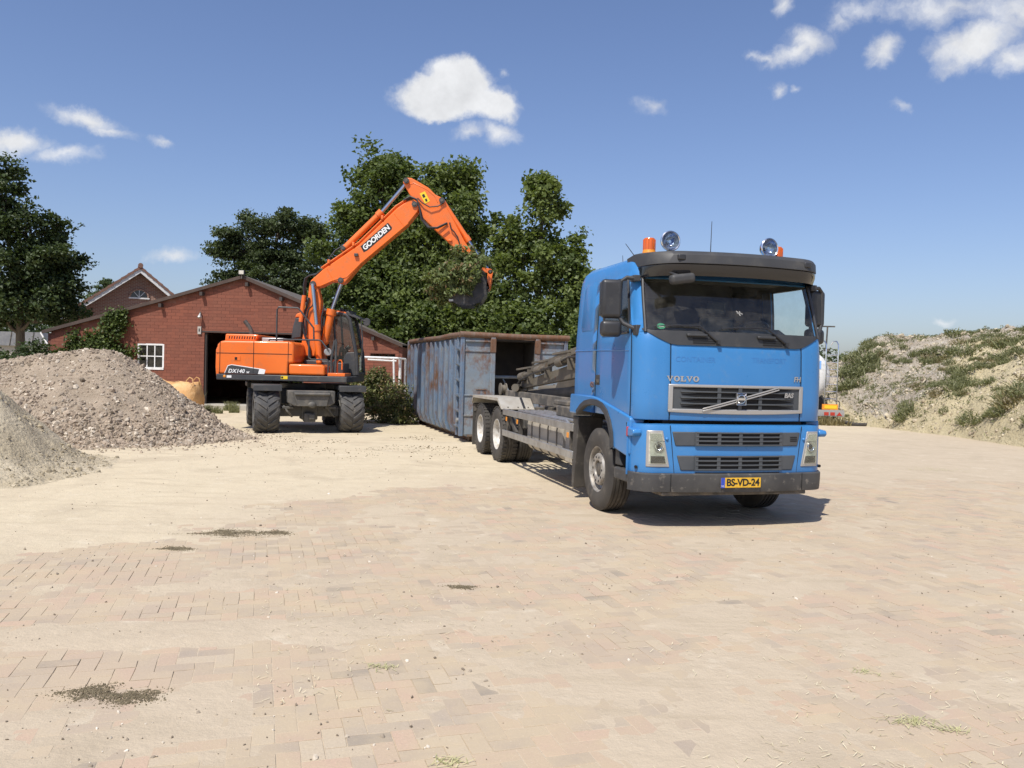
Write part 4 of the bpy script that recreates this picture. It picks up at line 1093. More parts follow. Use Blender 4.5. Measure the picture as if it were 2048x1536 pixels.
for cy in (-1.25, 1.25):
    for cx in (-1.04, 1.04): exc_wheel(cx, cy, 0)
    a = MB(); a.bx(-.75, .75, cy - .16, cy + .16, .42, .68); a.bx(-.2, .2, cy - .24, cy + .24, .34, .74); a.cyl((-.75, cy, .545), (.75, cy, .545), .12, n=12); U(a).build('axle', MT['ex_under'], EX, bevel=.03)
    for cx in (-1.04, 1.04):
        g = MB(); g.bx(cx - .34, cx + .34, cy - .42, cy + .42, 1.19, 1.215); g.bx(cx - .34, cx + .34, cy - .43, cy - .41, 1.06, 1.20); g.bx(cx - .34, cx - .325, cy - .42, cy + .42, 1.1, 1.2); U(g).build('mudguard', MT['ex_dark'], EX, bevel=.01)
g = MB(); g.bx(-.42, .42, -1.3, 1.3, .62, 1.0); g.bx(-.62, .62, -.5, .5, .68, 1.08); U(g).build('chassis', MT['ex_under'], EX, bevel=.03)
g = MB(); g.lathe([(.0, 1.06), (.58, 1.06), (.6, 1.1), (.6, 1.22), (0, 1.22)], (0, 0, 0), (0, 0, 1), 32); U(g).build('slew_ring', MT['ex_dark'], EX)
g = MB(); g.prism([(-.57, 1.08), (-.57, .78), (-.42, .70), (.42, .70), (.57, .78), (.57, 1.08)], -1.86, -1.42, 'y'); tb = U(g).build('tool_box', MT['ex_under'], EX, bevel=.02)
g = MB(); g.prism([(-.44, 1.04), (-.36, .70), (.36, .70), (.44, 1.04)], -1.92, -1.86, 'y'); U(g).build('box_lid', MT['ex_under'], tb, bevel=.012)
g = MB(); g.cyl((-.42, -1.95, 1.0), (.42, -1.95, 1.0), .035, n=12); U(g).build('grab_bar', MT['ex_under'], tb)
g = MB(); g.ball((0, -1.93, .74), .10, 12, 8, (1, .6, .8)); U(g).build('tow_eye', MT['ex_under'], tb)
g = MB(); g.bx(-.16, .12, -1.72, -1.42, .30, .52); g.bx(-.05, .1, -1.78, -1.7, .36, .5); U(g).build('tow_coupling', MT['ex_under'], EX, bevel=.02)
for cx in (-.55, .5):
    g = MB(); g.tube([(cx - .1, -1.55, .70), (cx, -1.6, .55), (cx + .12, -1.5, .42)], .03, 8); g.bx(cx - .14, cx + .14, -1.6, -1.45, .62, .68); U(g).build('step', MT['ex_under'], EX, bevel=.01)

# ---- upper works: x forward (image right), near flank at y = -1.25
hood_poly = [(-1.87, 1.52), (-1.895, 1.75), (-1.89, 2.0), (-1.87, 2.18), (-1.80, 2.265), (-1.68, 2.285), (-.07, 2.30), (.02, 2.28), (.06, 2.20), (.07, 1.76), (-.07, 1.745), (-.07, 1.455), (-1.84, 1.44)]
g = MB(); g.prism(hood_poly, -1.25, 1.25, 'y'); hood = g.build('engine_cover', MT['orange'], EX, smooth=35, bevel=.05, seg=4)
g = MB(); g.prism([(-1.90, 1.30), (-1.93, 1.6), (-1.925, 2.05), (-1.86, 2.2), (-1.80, 2.2), (-1.80, 1.30)], -1.2, 1.2, 'y'); g.build('counterweight', MT['orange'], EX, smooth=35, bevel=.06, seg=4)
for pts in ([(-.95, 1.46), (-.95, 2.28)], [(-.075, 1.46), (-.075, 2.29)], [(-1.89, 1.965), (.02, 1.975)], [(-1.80, 1.46), (-1.80, 2.26)]):
    MB().tube([(x, -1.2495, z) for x, z in pts], .009, 6).build('panel_gap', MT['black'], hood)
g = MB(); g.prism([(-.06, 1.46), (-.06, 1.735), (.78, 1.735), (.85, 1.68), (.86, 1.46)], -1.25, -.5, 'y'); g.build('side_box', MT['orange'], EX, smooth=35, bevel=.05, seg=4)
g = MB(); g.prism([(-1.89, 1.29), (-1.89, 1.44), (1.42, 1.445), (1.42, 1.29)], -1.24, 1.24, 'y'); g.build('skirt', MT['ex_dark'], EX, bevel=.02)
g = MB(); g.prism([(-1.86, 2.29), (-1.84, 2.47), (-1.05, 2.47), (-.98, 2.46), (-1.06, 2.29)], -.75, .85, 'y'); vt = g.build('vent_hood', MT['orange'], EX, bevel=.03, seg=3)
for k in range(11):
    x = -1.74 + k * .066
    MB().prism([(x - .018, 2.345), (x + .006, 2.345), (x + .018, 2.415), (x - .006, 2.415)], -.757, -.74, 'y').build('vent_slot', MT['black'], vt)
g = MB(); g.bx(-.95, -.38, -.6, .5, 2.29, 2.40); g.build('cooler_top', MT['silver'], EX, bevel=.02)
g = MB(); g.tube([(-1.47, .2, 2.4), (-1.47, .2, 2.58), (-1.53, .2, 2.70), (-1.66, .2, 2.86)], .055, 12); g.build('exhaust_pipe', MT['steel_dark'], EX)
g = MB(); g.bx(-1.44, -1.28, -1.259, -1.252, 1.78, 1.90); hn = g.build('cover_latch', MT['orange'], EX, bevel=.004); MB().bx(-1.42, -1.36, -1.263, -1.255, 1.80, 1.87).build('latch_slot', MT['black'], hn)
# decal with type lettering
YD = -1.2525
dec = [(-1.68, 1.455), (-1.60, 1.655), (-1.50, 1.685), (-.70, 1.585), (-.64, 1.565), (-.67, 1.457)]
MB().prism([(x, z) for x, z in dec], YD, YD + .004, 'y').build('white_border', DECAL_W, hood)
MB().prism([(-1.665, 1.457), (-1.59, 1.64), (-1.50, 1.668), (-.80, 1.578), (-.83, 1.459)], YD - .002, YD + .003, 'y').build('type_decal', MT['ex_dark'], hood)
text_mb('DX140', lambda x, y, z: (-1.38 + x, YD - .004 - z, 1.515 + y), size=.135, extrude=.001, offset=.003, shear=.25, spacing=1.05).build('type_lettering', DECAL_W, hood, smooth=0)
text_mb('w', lambda x, y, z: (-1.09 + x, YD - .004 - z, 1.50 + y), size=.10, extrude=.001, offset=.002, shear=.25).build('type_lettering', DECAL_W, hood, smooth=0)
MB().bx(-1.62, -1.5, -1.248, -1.242, 1.345, 1.405).build('small_decal', DECAL_W, EX)
MB().ball((-1.68, -1.24, 1.38), .035, 10, 6, (1, .2, 1)).build('small_emblem', MT['amber'], EX)
wl_ = MB().bx(-.25, -.08, -1.248, -1.242, 1.345, 1.425).build('warning_label', MT['warn_yellow'], EX); MB().bx(-.24, -.19, -1.25, -1.246, 1.36, 1.41).build('label_symbol', MT['letter'], wl_)

# cab on the far side
CY0, CY1 = .25, 1.22
def prof_cab(y): return None
g = MB()
near = [(.30, 3.13), (.72, 3.15), (1.06, 3.10), (1.16, 2.98), (1.26, 2.50), (1.36, 2.05), (1.40, 1.48)]
for y in (CY0, CY1):
    g.tube([(x, y, z) for x, z in near], .05, 8); g.tube([(.30, y, 3.13), (.22, y, 2.4), (.22, y, 1.5)], .055, 8); g.tube([(.72, y, 3.13), (.80, y, 2.2), (.82, y, 1.5)], .03, 8)
g.tube([(1.06, CY0, 3.10), (1.06, CY1, 3.10)], .05, 8); g.tube([(1.36, CY0, 2.05), (1.36, CY1, 2.05)], .03, 8); g.tube([(1.40, CY0, 1.5), (1.40, CY1, 1.5)], .05, 8); g.tube([(.3, CY0, 3.13), (.3, CY1, 3.13)], .05, 8)
cabf = g.build('cab_frame', MT['ex_dark'], EX)
g = MB(); g.prism([(.25, 3.10), (.25, 3.19), (.72, 3.22), (1.04, 3.18), (1.10, 3.11), (.72, 3.14)], CY0 - .03, CY1 + .03, 'y'); g.build('cab_roof', MT['orange'], EX, bevel=.02)
g = MB(); g.prism([(1.04, 3.17), (1.10, 3.20), (1.46, 3.02), (1.44, 2.98), (1.08, 3.10)], CY0, CY1, 'y'); g.build('roof_guard', MT['ex_dark'], EX, bevel=.01)
for k in range(5):
    MB().bx(.86 + k * .07, .90 + k * .07, CY0 + .15, CY1 - .1, 3.19 - k * .01, 3.28 - k * .015).build('roof_grille_bar', MT['ex_dark'], EX)
g = MB(); g.prism([(.22, 1.45), (.22, 2.0), (.80, 2.0), (.84, 1.45)], CY1 - .02, CY1 + .02, 'y'); g.bx(.2, .26, CY0, CY1, 1.45, 2.3); g.build('cab_lower_panel', MT['ex_dark'], EX)
g = MB(); g.prism([(1.02, 1.45), (1.02, 1.92), (1.10, 2.08), (1.35, 2.10), (1.40, 1.45)], CY0 - .02, CY0 + .03, 'y'); g.build('cab_door_panel', MT['ex_grey'] if 'ex_grey' in MT else MT['ex_dark'], EX, bevel=.02)
g = MB(); g.bx(.2, 1.42, CY0, CY1, 1.40, 1.48); g.build('cab_floor', MT['ex_dark'], EX, bevel=.02)
def exglass(poly, y):
    return MB().add([(x, y, z) for x, z in poly], [tuple(range(len(poly)))])
MT['ex_glass'] = glass_mat('cab_glass', (0.62, 0.66, 0.64), 0.9, 0.03)
for y in (CY0, CY1): exglass([(.30, 3.08), (.72, 3.11), (1.05, 3.06), (1.13, 2.96), (1.24, 2.5), (1.34, 2.06), (1.38, 1.5), (.24, 1.5), (.24, 2.4)], y).build('cab_side_window', MT['ex_glass'], EX, smooth=0)
fr = [(1.07, 3.06), (1.17, 2.96), (1.27, 2.5), (1.37, 2.06), (1.41, 1.52)]
g = MB(); g.grid([[(x, CY0 + .04, z) for x, z in fr], [(x, CY1 - .04, z) for x, z in fr]]); g.build('cab_windscreen', MT['ex_glass'], EX)
g = MB(); g.bx(.42, .86, .5, 1.0, 1.75, 1.90); st = g.build('driver_seat', MT['black_plastic'], EX, bevel=.05)
g = MB(); g.prism([(.36, 1.85), (.52, 1.85), (.44, 2.65), (.32, 2.65)], .52, .98, 'y'); g.build('backrest', MT['black_plastic'], st, bevel=.05)
for x in (.86, 1.0):
    g = MB(); g.tube([(x, .45, 1.5), (x + .02, .42, 2.1), (x + .05, .42, 2.2), (x + .12, .44, 2.26)], [.03, .025, .035, .03], 8); g.build('control_lever', MT['black_plastic'], EX)
g = MB(); g.tube([(1.05, .75, 1.5), (1.0, .75, 2.15)], .04, 8); c0 = Vector((.98, .75, 2.17)); g.tube([c0 + Vector((.15 * math.cos(t) * .9, .18 * math.sin(t), .07 * math.cos(t))) for t in [i * math.pi / 10 for i in range(21)]], .018, 6); g.build('steering_wheel', MT['black_plastic'], EX)
g = MB(); g.lathe([(0, -.02), (.10, -.02), (.11, 0), (.10, .02), (0, .02)], (1.62, .3, 2.92), (.3, 1, 0), 18); g.tube([(1.40, .35, 2.98), (1.5, .3, 2.97), (1.60, .3, 2.94)], .015, 6); g.build('mirror', MT['ex_dark'], EX)
g = MB(); g.tube([(1.46, .3, 3.0), (1.52, .28, 2.4), (1.50, .28, 1.7)], .018, 6); g.build('cab_guard_rail', MT['ex_dark'], EX)
# handrails on the near flank
def rail(pts, nm='handrail', r_=.022, m='ex_dark'): return MB().tube(pts, r_, 8).build(nm, MT[m], EX)
rail([(-.42, -1.1, 2.30), (-.42, -1.1, 3.10), (-.38, -1.1, 3.17), (.10, -1.1, 3.16), (.14, -1.1, 3.13), (.52, -1.1, 2.66), (.53, -1.1, 2.36)])
rail([(-.60, -1.15, 2.30), (-.58, -1.15, 2.345), (.66, -1.15, 2.355), (.74, -1.15, 2.33), (.93, -1.15, 2.08)])
rail([(.42, -1.15, 2.35), (.42, -1.15, 1.92), (.48, -1.15, 1.86), (.90, -1.15, 1.86), (.92, -1.15, 1.80), (.92, -1.15, 1.34)])
rail([(.98, -1.1, 1.30), (.99, -1.1, 1.9), (1.06, -1.1, 2.35), (1.09, -1.1, 2.38), (1.10, -1.1, 2.32), (1.09, -1.1, 1.40)], 'grab_rail', .03)
g = MB(); g.lathe([(0, -.03), (.08, -.03), (.10, 0), (.08, .03), (0, .03)], (.90, -1.12, 2.06), (.4, -1, 0), 18); g.build('mirror', MT['silver'], EX)
g = MB(); g.bx(.92, 1.36, -1.2, -.4, 1.445, 1.53); g.build('step_plate', MT['orange'], EX, bevel=.01)
for x in (.98, 1.12):
    MB().tube([(x, -1.0, 1.52), (x, -1.0, 1.80), (x + .04, -1.0, 1.86), (x + .10, -1.0, 1.86), (x + .12, -1.0, 1.80), (x + .12, -1.0, 1.62)], .018, 8).build('hydraulic_pipe', MT['orange'], EX)
g = MB(); g.prism([(-.36, 2.42), (-.44, 2.42), (-.40, 2.75), (-.33, 3.0), (-.15, 3.0), (-.16, 2.45)], .35, .55, 'y'); ik = g.build('air_intake', MT['ex_dark'], EX, bevel=.03)
g = MB(); g.prism([(-.35, 3.0), (-.30, 3.10), (-.12, 3.16), (-.08, 3.0)], .33, .57, 'y'); g.build('intake_cap', MT['orange'], ik, bevel=.03)
g = MB(); g.lathe([(0, 0), (.07, 0), (.07, .04), (.055, .12), (0, .14)], (-.08, .6, 3.22), (0, 0, 1), 16); g.build('beacon', MT['amber'], EX)
g = MB(); g.bx(.95, 1.2, -.6, .15, 1.45, 1.8); g.bx(.1, .9, -.35, .2, 1.45, 1.85); g.build('swivel_block', MT['ex_dark'], EX, bevel=.03)

# ---- boom set
Y0, Y1 = -.18, .18
foot = [(.14, 3.76), (.16, 3.88), (.24, 3.95), (.33, 3.90), (.37, 3.80), (.47, 3.42), (.45, 2.88), (.38, 2.26), (.34, 1.95), (-.08, 1.95), (-.03, 2.26), (.06, 2.86), (.11, 3.40)]
g = MB(); g.prism(foot, Y0 + .02, Y1 - .02, 'y'); bf = g.build('lower_boom', MT['orange'], EX, bevel=.025)
boom = [(.15, 3.86), (.20, 3.97), (.34, 4.10), (.51, 4.26), (1.44, 4.93), (2.44, 5.94), (2.72, 6.14), (2.86, 6.17), (2.97, 6.12), (3.02, 5.98), (2.98, 5.84), (2.86, 5.68), (2.72, 5.50), (1.50, 4.42), (1.14, 3.97), (1.06, 3.90), (.97, 3.89), (.88, 3.95), (.72, 3.94), (.46, 3.80), (.30, 3.78), (.20, 3.80)]
g = MB(); g.prism(boom, Y0, Y1, 'y'); bo = g.build('boom', MT['orange'], EX, bevel=.025)
for pts in ([(.62, 4.27), (.80, 3.95)], [(2.36, 5.78), (2.62, 5.46)]):
    MB().tube([(x, Y0 - .001, z) for x, z in pts], .008, 5).build('weld_seam', MT['orange'], bo)
MB().tube([(.46, Y0 - .002, 3.83), (.80, Y0 - .002, 3.99), (1.14, Y0 - .002, 4.07), (1.52, Y0 - .002, 4.47), (2.74, Y0 - .002, 5.54)], .014, 6).build('bottom_flange', MT['orange'], bo)
stick = [(2.57, 6.62), (2.59, 6.70), (2.66, 6.75), (2.79, 6.745), (2.92, 6.68), (3.25, 6.50), (3.44, 6.32), (3.62, 6.24), (3.71, 6.14), (3.72, 6.05), (3.83, 5.85), (4.23, 5.13), (4.70, 4.46), (4.71, 4.36), (4.64, 4.27), (4.54, 4.33), (4.18, 4.74), (3.15, 5.66), (3.04, 5.82), (2.96, 6.0), (2.86, 6.18), (2.74, 6.32)]
g = MB(); g.prism(stick, Y0 + .03, Y1 - .03, 'y'); sk = g.build('dipper_arm', MT['orange'], EX, bevel=.02)
stick_c = [(2.86, 6.60), (3.2, 6.43), (3.44, 6.25), (3.58, 6.0)]
MB().tube([(x, Y0 + .028, z) for x, z in [(2.70, 6.42), (2.74, 6.56), (2.86, 6.61), (3.22, 6.44), (3.42, 6.28), (3.50, 6.12)]], .010, 5).build('weld_seam', MT['orange'], sk)
for x, z, y_ in ((3.86, 5.12, 0),):
    MB().bx(x - .05, x + .05, Y0 - .02, Y0 + .04, z - .03, z + .03).build('hose_clamp', MT['orange'], sk, bevel=.01)
def pin(x, z, r_=.075, y=.26, par=EX):
    MB().cyl((x, -y, z), (x, y, z), r_, n=18).build('pin', MT['ex_dark'], par)
    MB().cyl((x, -y - .012, z), (x, y + .012, z), r_ * .55, n=12).build('pin_head', MT['steel_dark'], par)
for x, z in ((.26, 3.87), (.99, 3.98), (2.90, 6.04), (2.665, 6.655), (3.62, 6.16), (4.95, 4.30), (4.88, 3.88)): pin(x, z, .075 if x < 4 else .06, .23 if x < 4 else .30)
pin(1.02, 4.84, .06, .17)
# cylinders
def ram(p0, pm, p1, y, rb, rr, nm):
    P = lambda p: (p[0], y, p[1])
    b = MB(); b.cyl(P(p0), P(pm), rb, n=18); d = (Vector(P(pm)) - Vector(P(p0))).normalized(); q = Vector(P(pm)); b.cyl(q - d * .14, q + d * .02, rb * 1.28, n=18); b.ball(P(p0), rb * 1.1, 12, 8)
    o = b.build(nm, MT['orange'], EX)
    r_ = MB(); r_.cyl(P(pm), P(p1), rr, n=14); r_.build('piston_rod', MT['rod'], o)
    return o
MT['rod'] = mat('chromed_rod', (0.5, 0.52, 0.56), 0.16, 1.0)
ram((1.02, 4.84), (2.0, 5.84), (2.655, 6.64), 0, .085, .05, 'dipper_cylinder')
for y in (-.30, .30): ram((.50, 1.80), (.40, 2.76), (.27, 3.86), y, .088, .048, 'boom_cylinder')
ram((.56, 2.36), (.73, 3.20), (.99, 3.98), -.0, .105, .05, 'adjusting_cylinder')
ram((3.64, 6.14), (4.34, 5.14), (4.94, 4.31), 0, .07, .042, 'bucket_cylinder')
for y in (-.27, .27):
    MB().prism([(4.52, 4.40), (4.62, 4.44), (4.98, 4.37), (5.02, 4.30), (4.96, 4.23), (4.88, 4.26), (4.60, 4.33)], y - .025, y + .025, 'y').build('bucket_link', MT['orange'], EX, bevel=.01)
    MB().prism([(4.89, 4.33), (4.99, 4.35), (5.02, 4.28), (4.95, 3.86), (4.90, 3.81), (4.84, 3.86)], y - .03, y + .03, 'y').build('push_link', MT['orange'], EX, bevel=.01)
# hoses
def hose(pts, r_=.022, nm='hose', y=None): return MB().tube(pts, r_, 8).build(nm, MT['hose'], EX)
for k, y in enumerate((-.1, 0, .1)):
    hose([(.02, y, 3.40), (-.02, y, 3.80), (.02, y, 4.02 + .02 * k), (.14, y, 4.10 + .02 * k), (.30, y, 4.12 + .03 * k), (.46, y, 4.26)])
    MB().tube([(.46, y - .08, 4.30), (1.44, y - .08, 5.0), (2.40, y - .08, 5.98), (2.66, y - .08, 6.16)], .020, 8).build('boom_pipe', MT['orange'], bo)
    hose([(2.60, y - .10, 6.14), (2.78, y - .12, 6.24), (2.96, y - .16, 6.16), (3.04, y - .2, 5.95), (3.10 + .03 * k, y - .22, 5.62), (3.28 + .03 * k, y - .22, 5.42), (3.52, y - .22, 5.42), (3.78, y - .18, 5.56)])
hose([(2.98, -.22, 6.20), (3.10, -.24, 6.08), (3.30, -.24, 5.97), (3.52, -.22, 6.0), (3.66, -.2, 6.10)], .016)
hose([(3.84, -.2, 5.58), (3.88, -.22, 5.42), (3.96, -.22, 5.34), (4.06, -.2, 5.2), (4.14, -.2, 4.95)], .018)
for x, z in ((.66, 4.42), (1.30, 4.90), (2.05, 5.62)):
    MB().bx(x - .03, x + .03, -.22, .14, z - .0, z + .10).build('pipe_clamp', MT['orange'], bo, bevel=.008)
MB().tube([(.16, -.2, 3.5), (.02, -.22, 2.9), (.06, -.22, 2.55), (.20, -.22, 2.2), (.24, -.22, 1.95), (.18, -.22, 1.8)], .03, 8).build('hose', MT['hose'], EX)
MB().tube([(.32, -.2, 3.72), (.27, -.22, 3.3), (.17, -.22, 3.2), (.10, -.22, 2.9), (.12, -.22, 2.5)], .02, 8).build('hose', MT['hose'], EX)
MB().tube([(.55, -.1, 3.3), (.50, -.2, 3.0), (.52, -.2, 2.7), (.5, -.2, 2.5)], .02, 8).build('hose', MT['hose'], EX)
MB().tube([(.05, -.28, 3.55), (-.02, -.3, 2.85)], .055, 10).build('hose_guard', MT['orange'], EX)
hose([(1.0, -.05, 4.92), (.80, -.08, 4.78), (.66, -.1, 4.58), (.60, -.1, 4.42)])
g = MB(); g.bx(1.34, 1.44, -.26, -.18, 4.62, 4.70); g.build('work_lamp', MT['ex_dark'], bo, bevel=.01)
# name board on the boom
a_b = math.atan2(5.50 - 4.84, 2.22 - 1.49)
def on_boom(cx, cz, a, off): return lambda x, y, z: (cx + x * math.cos(a) - y * math.sin(a), Y0 - off - z, cz + x * math.sin(a) + y * math.cos(a))
pl = [(-.50, -.075), (-.40, -.10), (.46, -.10), (.50, -.06), (.50, .10), (-.46, .10)]
Pb = on_boom(1.90, 5.13, a_b, .003)
nb = MB(); n_ = len(pl); nb.add([Pb(x, y, 0) for x, y in pl] + [Pb(x, y, -.004) for x, y in pl], [tuple(range(n_)), tuple(range(2 * n_ - 1, n_ - 1, -1))] + [(i, (i + 1) % n_, n_ + (i + 1) % n_, n_ + i) for i in range(n_)])
nb_o = nb.build('name_board', MT['letter'], bo, smooth=0)
text_mb('GOORDEN', on_boom(1.90, 5.13, a_b, .005), size=.185, extrude=.001, offset=.006, shear=.15, spacing=.94).build('name_lettering', DECAL_W, nb_o, smooth=0)
ys_pts = [(3.02, 6.33), (3.16, 6.40), (3.30, 6.14), (3.17, 6.07)]
ws_ = MB().prism(ys_pts, Y0 + .024, Y0 + .032, 'y').build('warning_sticker', MT['warn_yellow'], sk)
MB().prism([(3.08, 6.30), (3.14, 6.33), (3.18, 6.25), (3.12, 6.22)], Y0 + .021, Y0 + .026, 'y').build('sticker_symbol', MT['letter'], ws_)
MB().prism([(3.16, 6.19), (3.21, 6.21), (3.24, 6.14), (3.19, 6.12)], Y0 + .021, Y0 + .026, 'y').build('sticker_symbol', MT['letter'], ws_)
# bucket, curled, mouth up and left
MT['bucket'] = mat('worn_bucket', (0.025, 0.024, 0.024), 0.5, 0.3, var=(0.06, 0.057, 0.055), vscale=4, vlo=.35, vhi=.7, dirt=(0.13, 0.11, 0.085), dscale=6, dlo=.5, dhi=.8)
bk_in = [(4.66, 4.22), (4.80, 3.98), (4.80, 3.72), (4.70, 3.54), (4.48, 3.44), (4.22, 3.43), (3.98, 3.52)]
bk_out = [(4.70, 4.26), (4.86, 4.0), (4.86, 3.70), (4.74, 3.49), (4.50, 3.38), (4.20, 3.37), (3.95, 3.48)]
g = MB(); g.prism(bk_in + bk_out[::-1], -.575, .575, 'y'); bk = g.build('bucket', MT['bucket'], EX, bevel=.008)
for y in (-.6, .58): MB().prism(bk_out + [(3.93, 3.55), (4.10, 3.80), (4.40, 4.05), (4.62, 4.24)], y, y + .02, 'y').build('bucket_side', MT['bucket'], bk)
g = MB(); g.bx(3.90, 4.02, -.62, .62, 3.47, 3.53); g.build('cutting_edge', MT['silver'], bk, bevel=.01)
for y in (-.27, .27): MB().prism([(4.60, 4.20), (4.68, 4.36), (4.80, 4.30), (4.93, 3.92), (4.90, 3.80), (4.82, 3.9)], y - .03, y + .03, 'y').build('bucket_ear', MT['bucket'], bk)
# ================================================================== rusty open container
CT = thing('waste_container', 'rusty faded-blue open-top container standing behind the truck', 'container', (-1.2, 19.2, 0), R(17))
def rusty(name, base, alt, rust, rlo=.5, rhi=.66, stretch=(3.2, 3.2, .8)):
    m, n, l, bs = new_mat(name); p = pos(n)
    mp = n.new('ShaderNodeMapping'); mp.inputs['Scale'].default_value = stretch; l.new(p, mp.inputs['Vector']); q = mp.outputs[0]
    c = mixc(n, l, mrange(n, l, noise(n, l, q, 1.6, 6, .6), .35, .65), base, alt)
    c = mixc(n, l, mrange(n, l, noise(n, l, q, 3.5, 7, .7), .46, .68, 0, .75), c, (0.215, 0.205, 0.175))
    f = mrange(n, l, nmath(n, l, 'ADD', nmath(n, l, 'MULTIPLY', noise(n, l, p, 1.1, 4, .6), .55), nmath(n, l, 'MULTIPLY', noise(n, l, q, 5, 8, .72), .45)), rlo, rhi)
    rc = mixc(n, l, noise(n, l, p, 22, 6, .7), (0.075, 0.035, 0.018), rust)
    c = mixc(n, l, f, c, rc)
    l.new(c, bs.inputs['Base Color']); l.new(mrange(n, l, f, 0, 1, .5, .9), bs.inputs['Roughness'])
    bump(n, l, bs, nmath(n, l, 'ADD', noise(n, l, p, 18, 6, .65), nmath(n, l, 'MULTIPLY', noise(n, l, p, 2.0, 2), 2.5)), .35, .02); return m
MT['ct_blue'] = rusty('container_blue', (0.095, 0.155, 0.24), (0.145, 0.205, 0.285), (0.17, 0.085, 0.04), .475, .62)
MT['bay'] = mat('bay_painted_shade', (0.028, 0.024, 0.02), .9, var=(0.05, 0.04, 0.03), vscale=4)  # near-black colour paints in the shade inside the hook bay
MT['ct_rust'] = rusty('container_rust', (0.17, 0.12, 0.085), (0.12, 0.075, 0.05), (0.22, 0.10, 0.05), .4, .6)
MT['ct_face'] = rusty('container_face', (0.17, 0.215, 0.26), (0.22, 0.255, 0.28), (0.23, 0.10, 0.045), .49, .62, (1.6, 1.6, 1.2))
W, L_, ZT = 2.64, 6.95, 2.50
def wall_prof(s):   # side wall section, x out; bottom tucks in
    return [(.16, .14), (.05, .40), (.05, ZT)]
for s, x0 in ((1, 0.0), (-1, W)):
    def X(v): return x0 + s * v
    m = MB()
    pr = [(.20, .14), (.075, .42), (.075, ZT), (.115, ZT), (.115, .43), (.23, .17)]
    m.prism([(X(a), z) for a, z in pr], .06, L_, 'y')
    side = m.build('side_wall', MT['ct_blue'], CT, bevel=.006)
    for k in range(11):
        y = .62 + k * .60
        r_ = MB()
        rows = []
        for a, z in ((.205, .13), (.10, .20), (.005, .45), (.0, .9), (.0, 1.8), (.0, ZT - .10), (.072, ZT - .02)):
            rows.append([(X(max(a, .0) + .10), y - .085, z), (X(a + .012), y - .075, z), (X(a), y - .065, z), (X(a), y + .065, z), (X(a + .012), y + .075, z), (X(a + .10), y + .085, z)])
        r_.grid(rows); r_.build('side_rib', MT['ct_blue'], side, smooth=25)
    m = MB(); m.tube([(X(.03), .0, ZT + .02), (X(.035), 1.2, ZT + .03), (X(.03), 2.6, ZT - .0), (X(.05), 4.2, ZT + .02), (X(.03), L_, ZT + .02)], .065, 12); m.build('top_rail', MT['ct_rust'], CT)
    # corner post with step rungs
    m = MB(); m.bx(*(sorted((X(.0), X(.09)))), .0, .10, .16, ZT); m.bx(*(sorted((X(.0), X(.05)))), .33, .42, .16, ZT); cp = m.build('corner_post', MT['ct_blue'], CT, bevel=.008)
    for k in range(6):
        z = .42 + k * .36
        g = MB(); g.add([(X(-.055), .09, z), (X(.06), .09, z), (X(.06), .34, z), (X(-.055), .34, z), (X(-.055), .09, z - .03), (X(.06), .09, z - .10), (X(.06), .34, z - .10), (X(-.055), .34, z - .03)], [(0, 1, 2, 3), (7, 6, 5, 4), (0, 4, 5, 1), (1, 5, 6, 2), (2, 6, 7, 3), (3, 7, 4, 0)])
        g.build('step_rung', MT['ct_blue'], cp)
    m = MB(); m.cyl((X(-.03), .2, .52), (X(.06), .2, .52), .055, n=14); m.build('latch_knob', MT['silver'], CT)
    m = MB(); m.bx(*(sorted((X(.35), X(.47)))), .1, L_ - .1, .02, .17); m.cyl((X(.3), .35, .13), (X(.5), .35, .13), .13, n=16); m.cyl((X(.3), L_ - .4, .13), (X(.5), L_ - .4, .13), .13, n=16); m.build('skid_rail', MT['ct_rust'], CT)
m = MB(); m.bx(.2, W - .2, .05, L_, .15, .20); m.build('floor', MT['ct_rust'], CT)
m = MB(); m.bx(.10, W - .1, L_ - .06, L_, .16, ZT); tg = m.build('tail_gate', MT['ct_blue'], CT)
m = MB(); m.bx(-.05, .09, L_ - .12, L_ + .04, .2, ZT + .03); m.build('gate_post', MT['ct_blue'], CT, bevel=.01)
m = MB(); m.bx(-.08, .0, L_ - .02, L_ + .10, 1.25, 1.45); m.build('gate_hinge', MT['ct_rust'], CT)
# front face: two panels, posts, hook bay
XA, XB_ = .80, 1.84
for a, b_ in ((.09, XA), (XB_, W - .09)):
    m = MB(); m.bx(a, b_, .045, .075, .2, ZT - .02); fp_ = m.build('front_panel', MT['ct_face'], CT)
    for z0, z1 in ((2.13, 2.17), (1.10, 1.13), (.62, .66)):
        g = MB(); g.bx(a + .01, b_ - .01, .022, .046, z0, z1); g.build('stiffener', MT['ct_face'], fp_, bevel=.005)
    g = MB(); g.bx(a + .02, b_ - .02, -.01, .045, 2.36, 2.40); g.build('stiffener', MT['ct_face'], fp_, bevel=.005)
    if a < 1:
        g = MB(); g.prism([(a + .30, 1.24), (a + .55, 1.24), (a + .55, 1.26), (a + .30, 1.26)], .03, .046, 'y'); g.build('handle_bar', MT['ct_rust'], fp_)
for x in (XA - .03, XB_ + .03):
    m = MB(); m.bx(x - .055, x + .055, -.035, .08, .18, ZT - .02); po = m.build('hook_post', MT['ct_face'], CT, bevel=.01)
    m = MB(); m.bx(x - .065, x + .065, -.05, .03, 2.12, 2.44); m.build('gusset', MT['ct_rust'], po, bevel=.01)
m = MB(); m.bx(XA - .02, XA + .01, .08, 1.0, .2, ZT - .1); m.bx(XB_ - .01, XB_ + .02, .08, 1.0, .2, ZT - .1); m.bx(XA, XB_, .97, 1.0, .2, ZT); m.build('hook_bay', MT['bay'], CT)
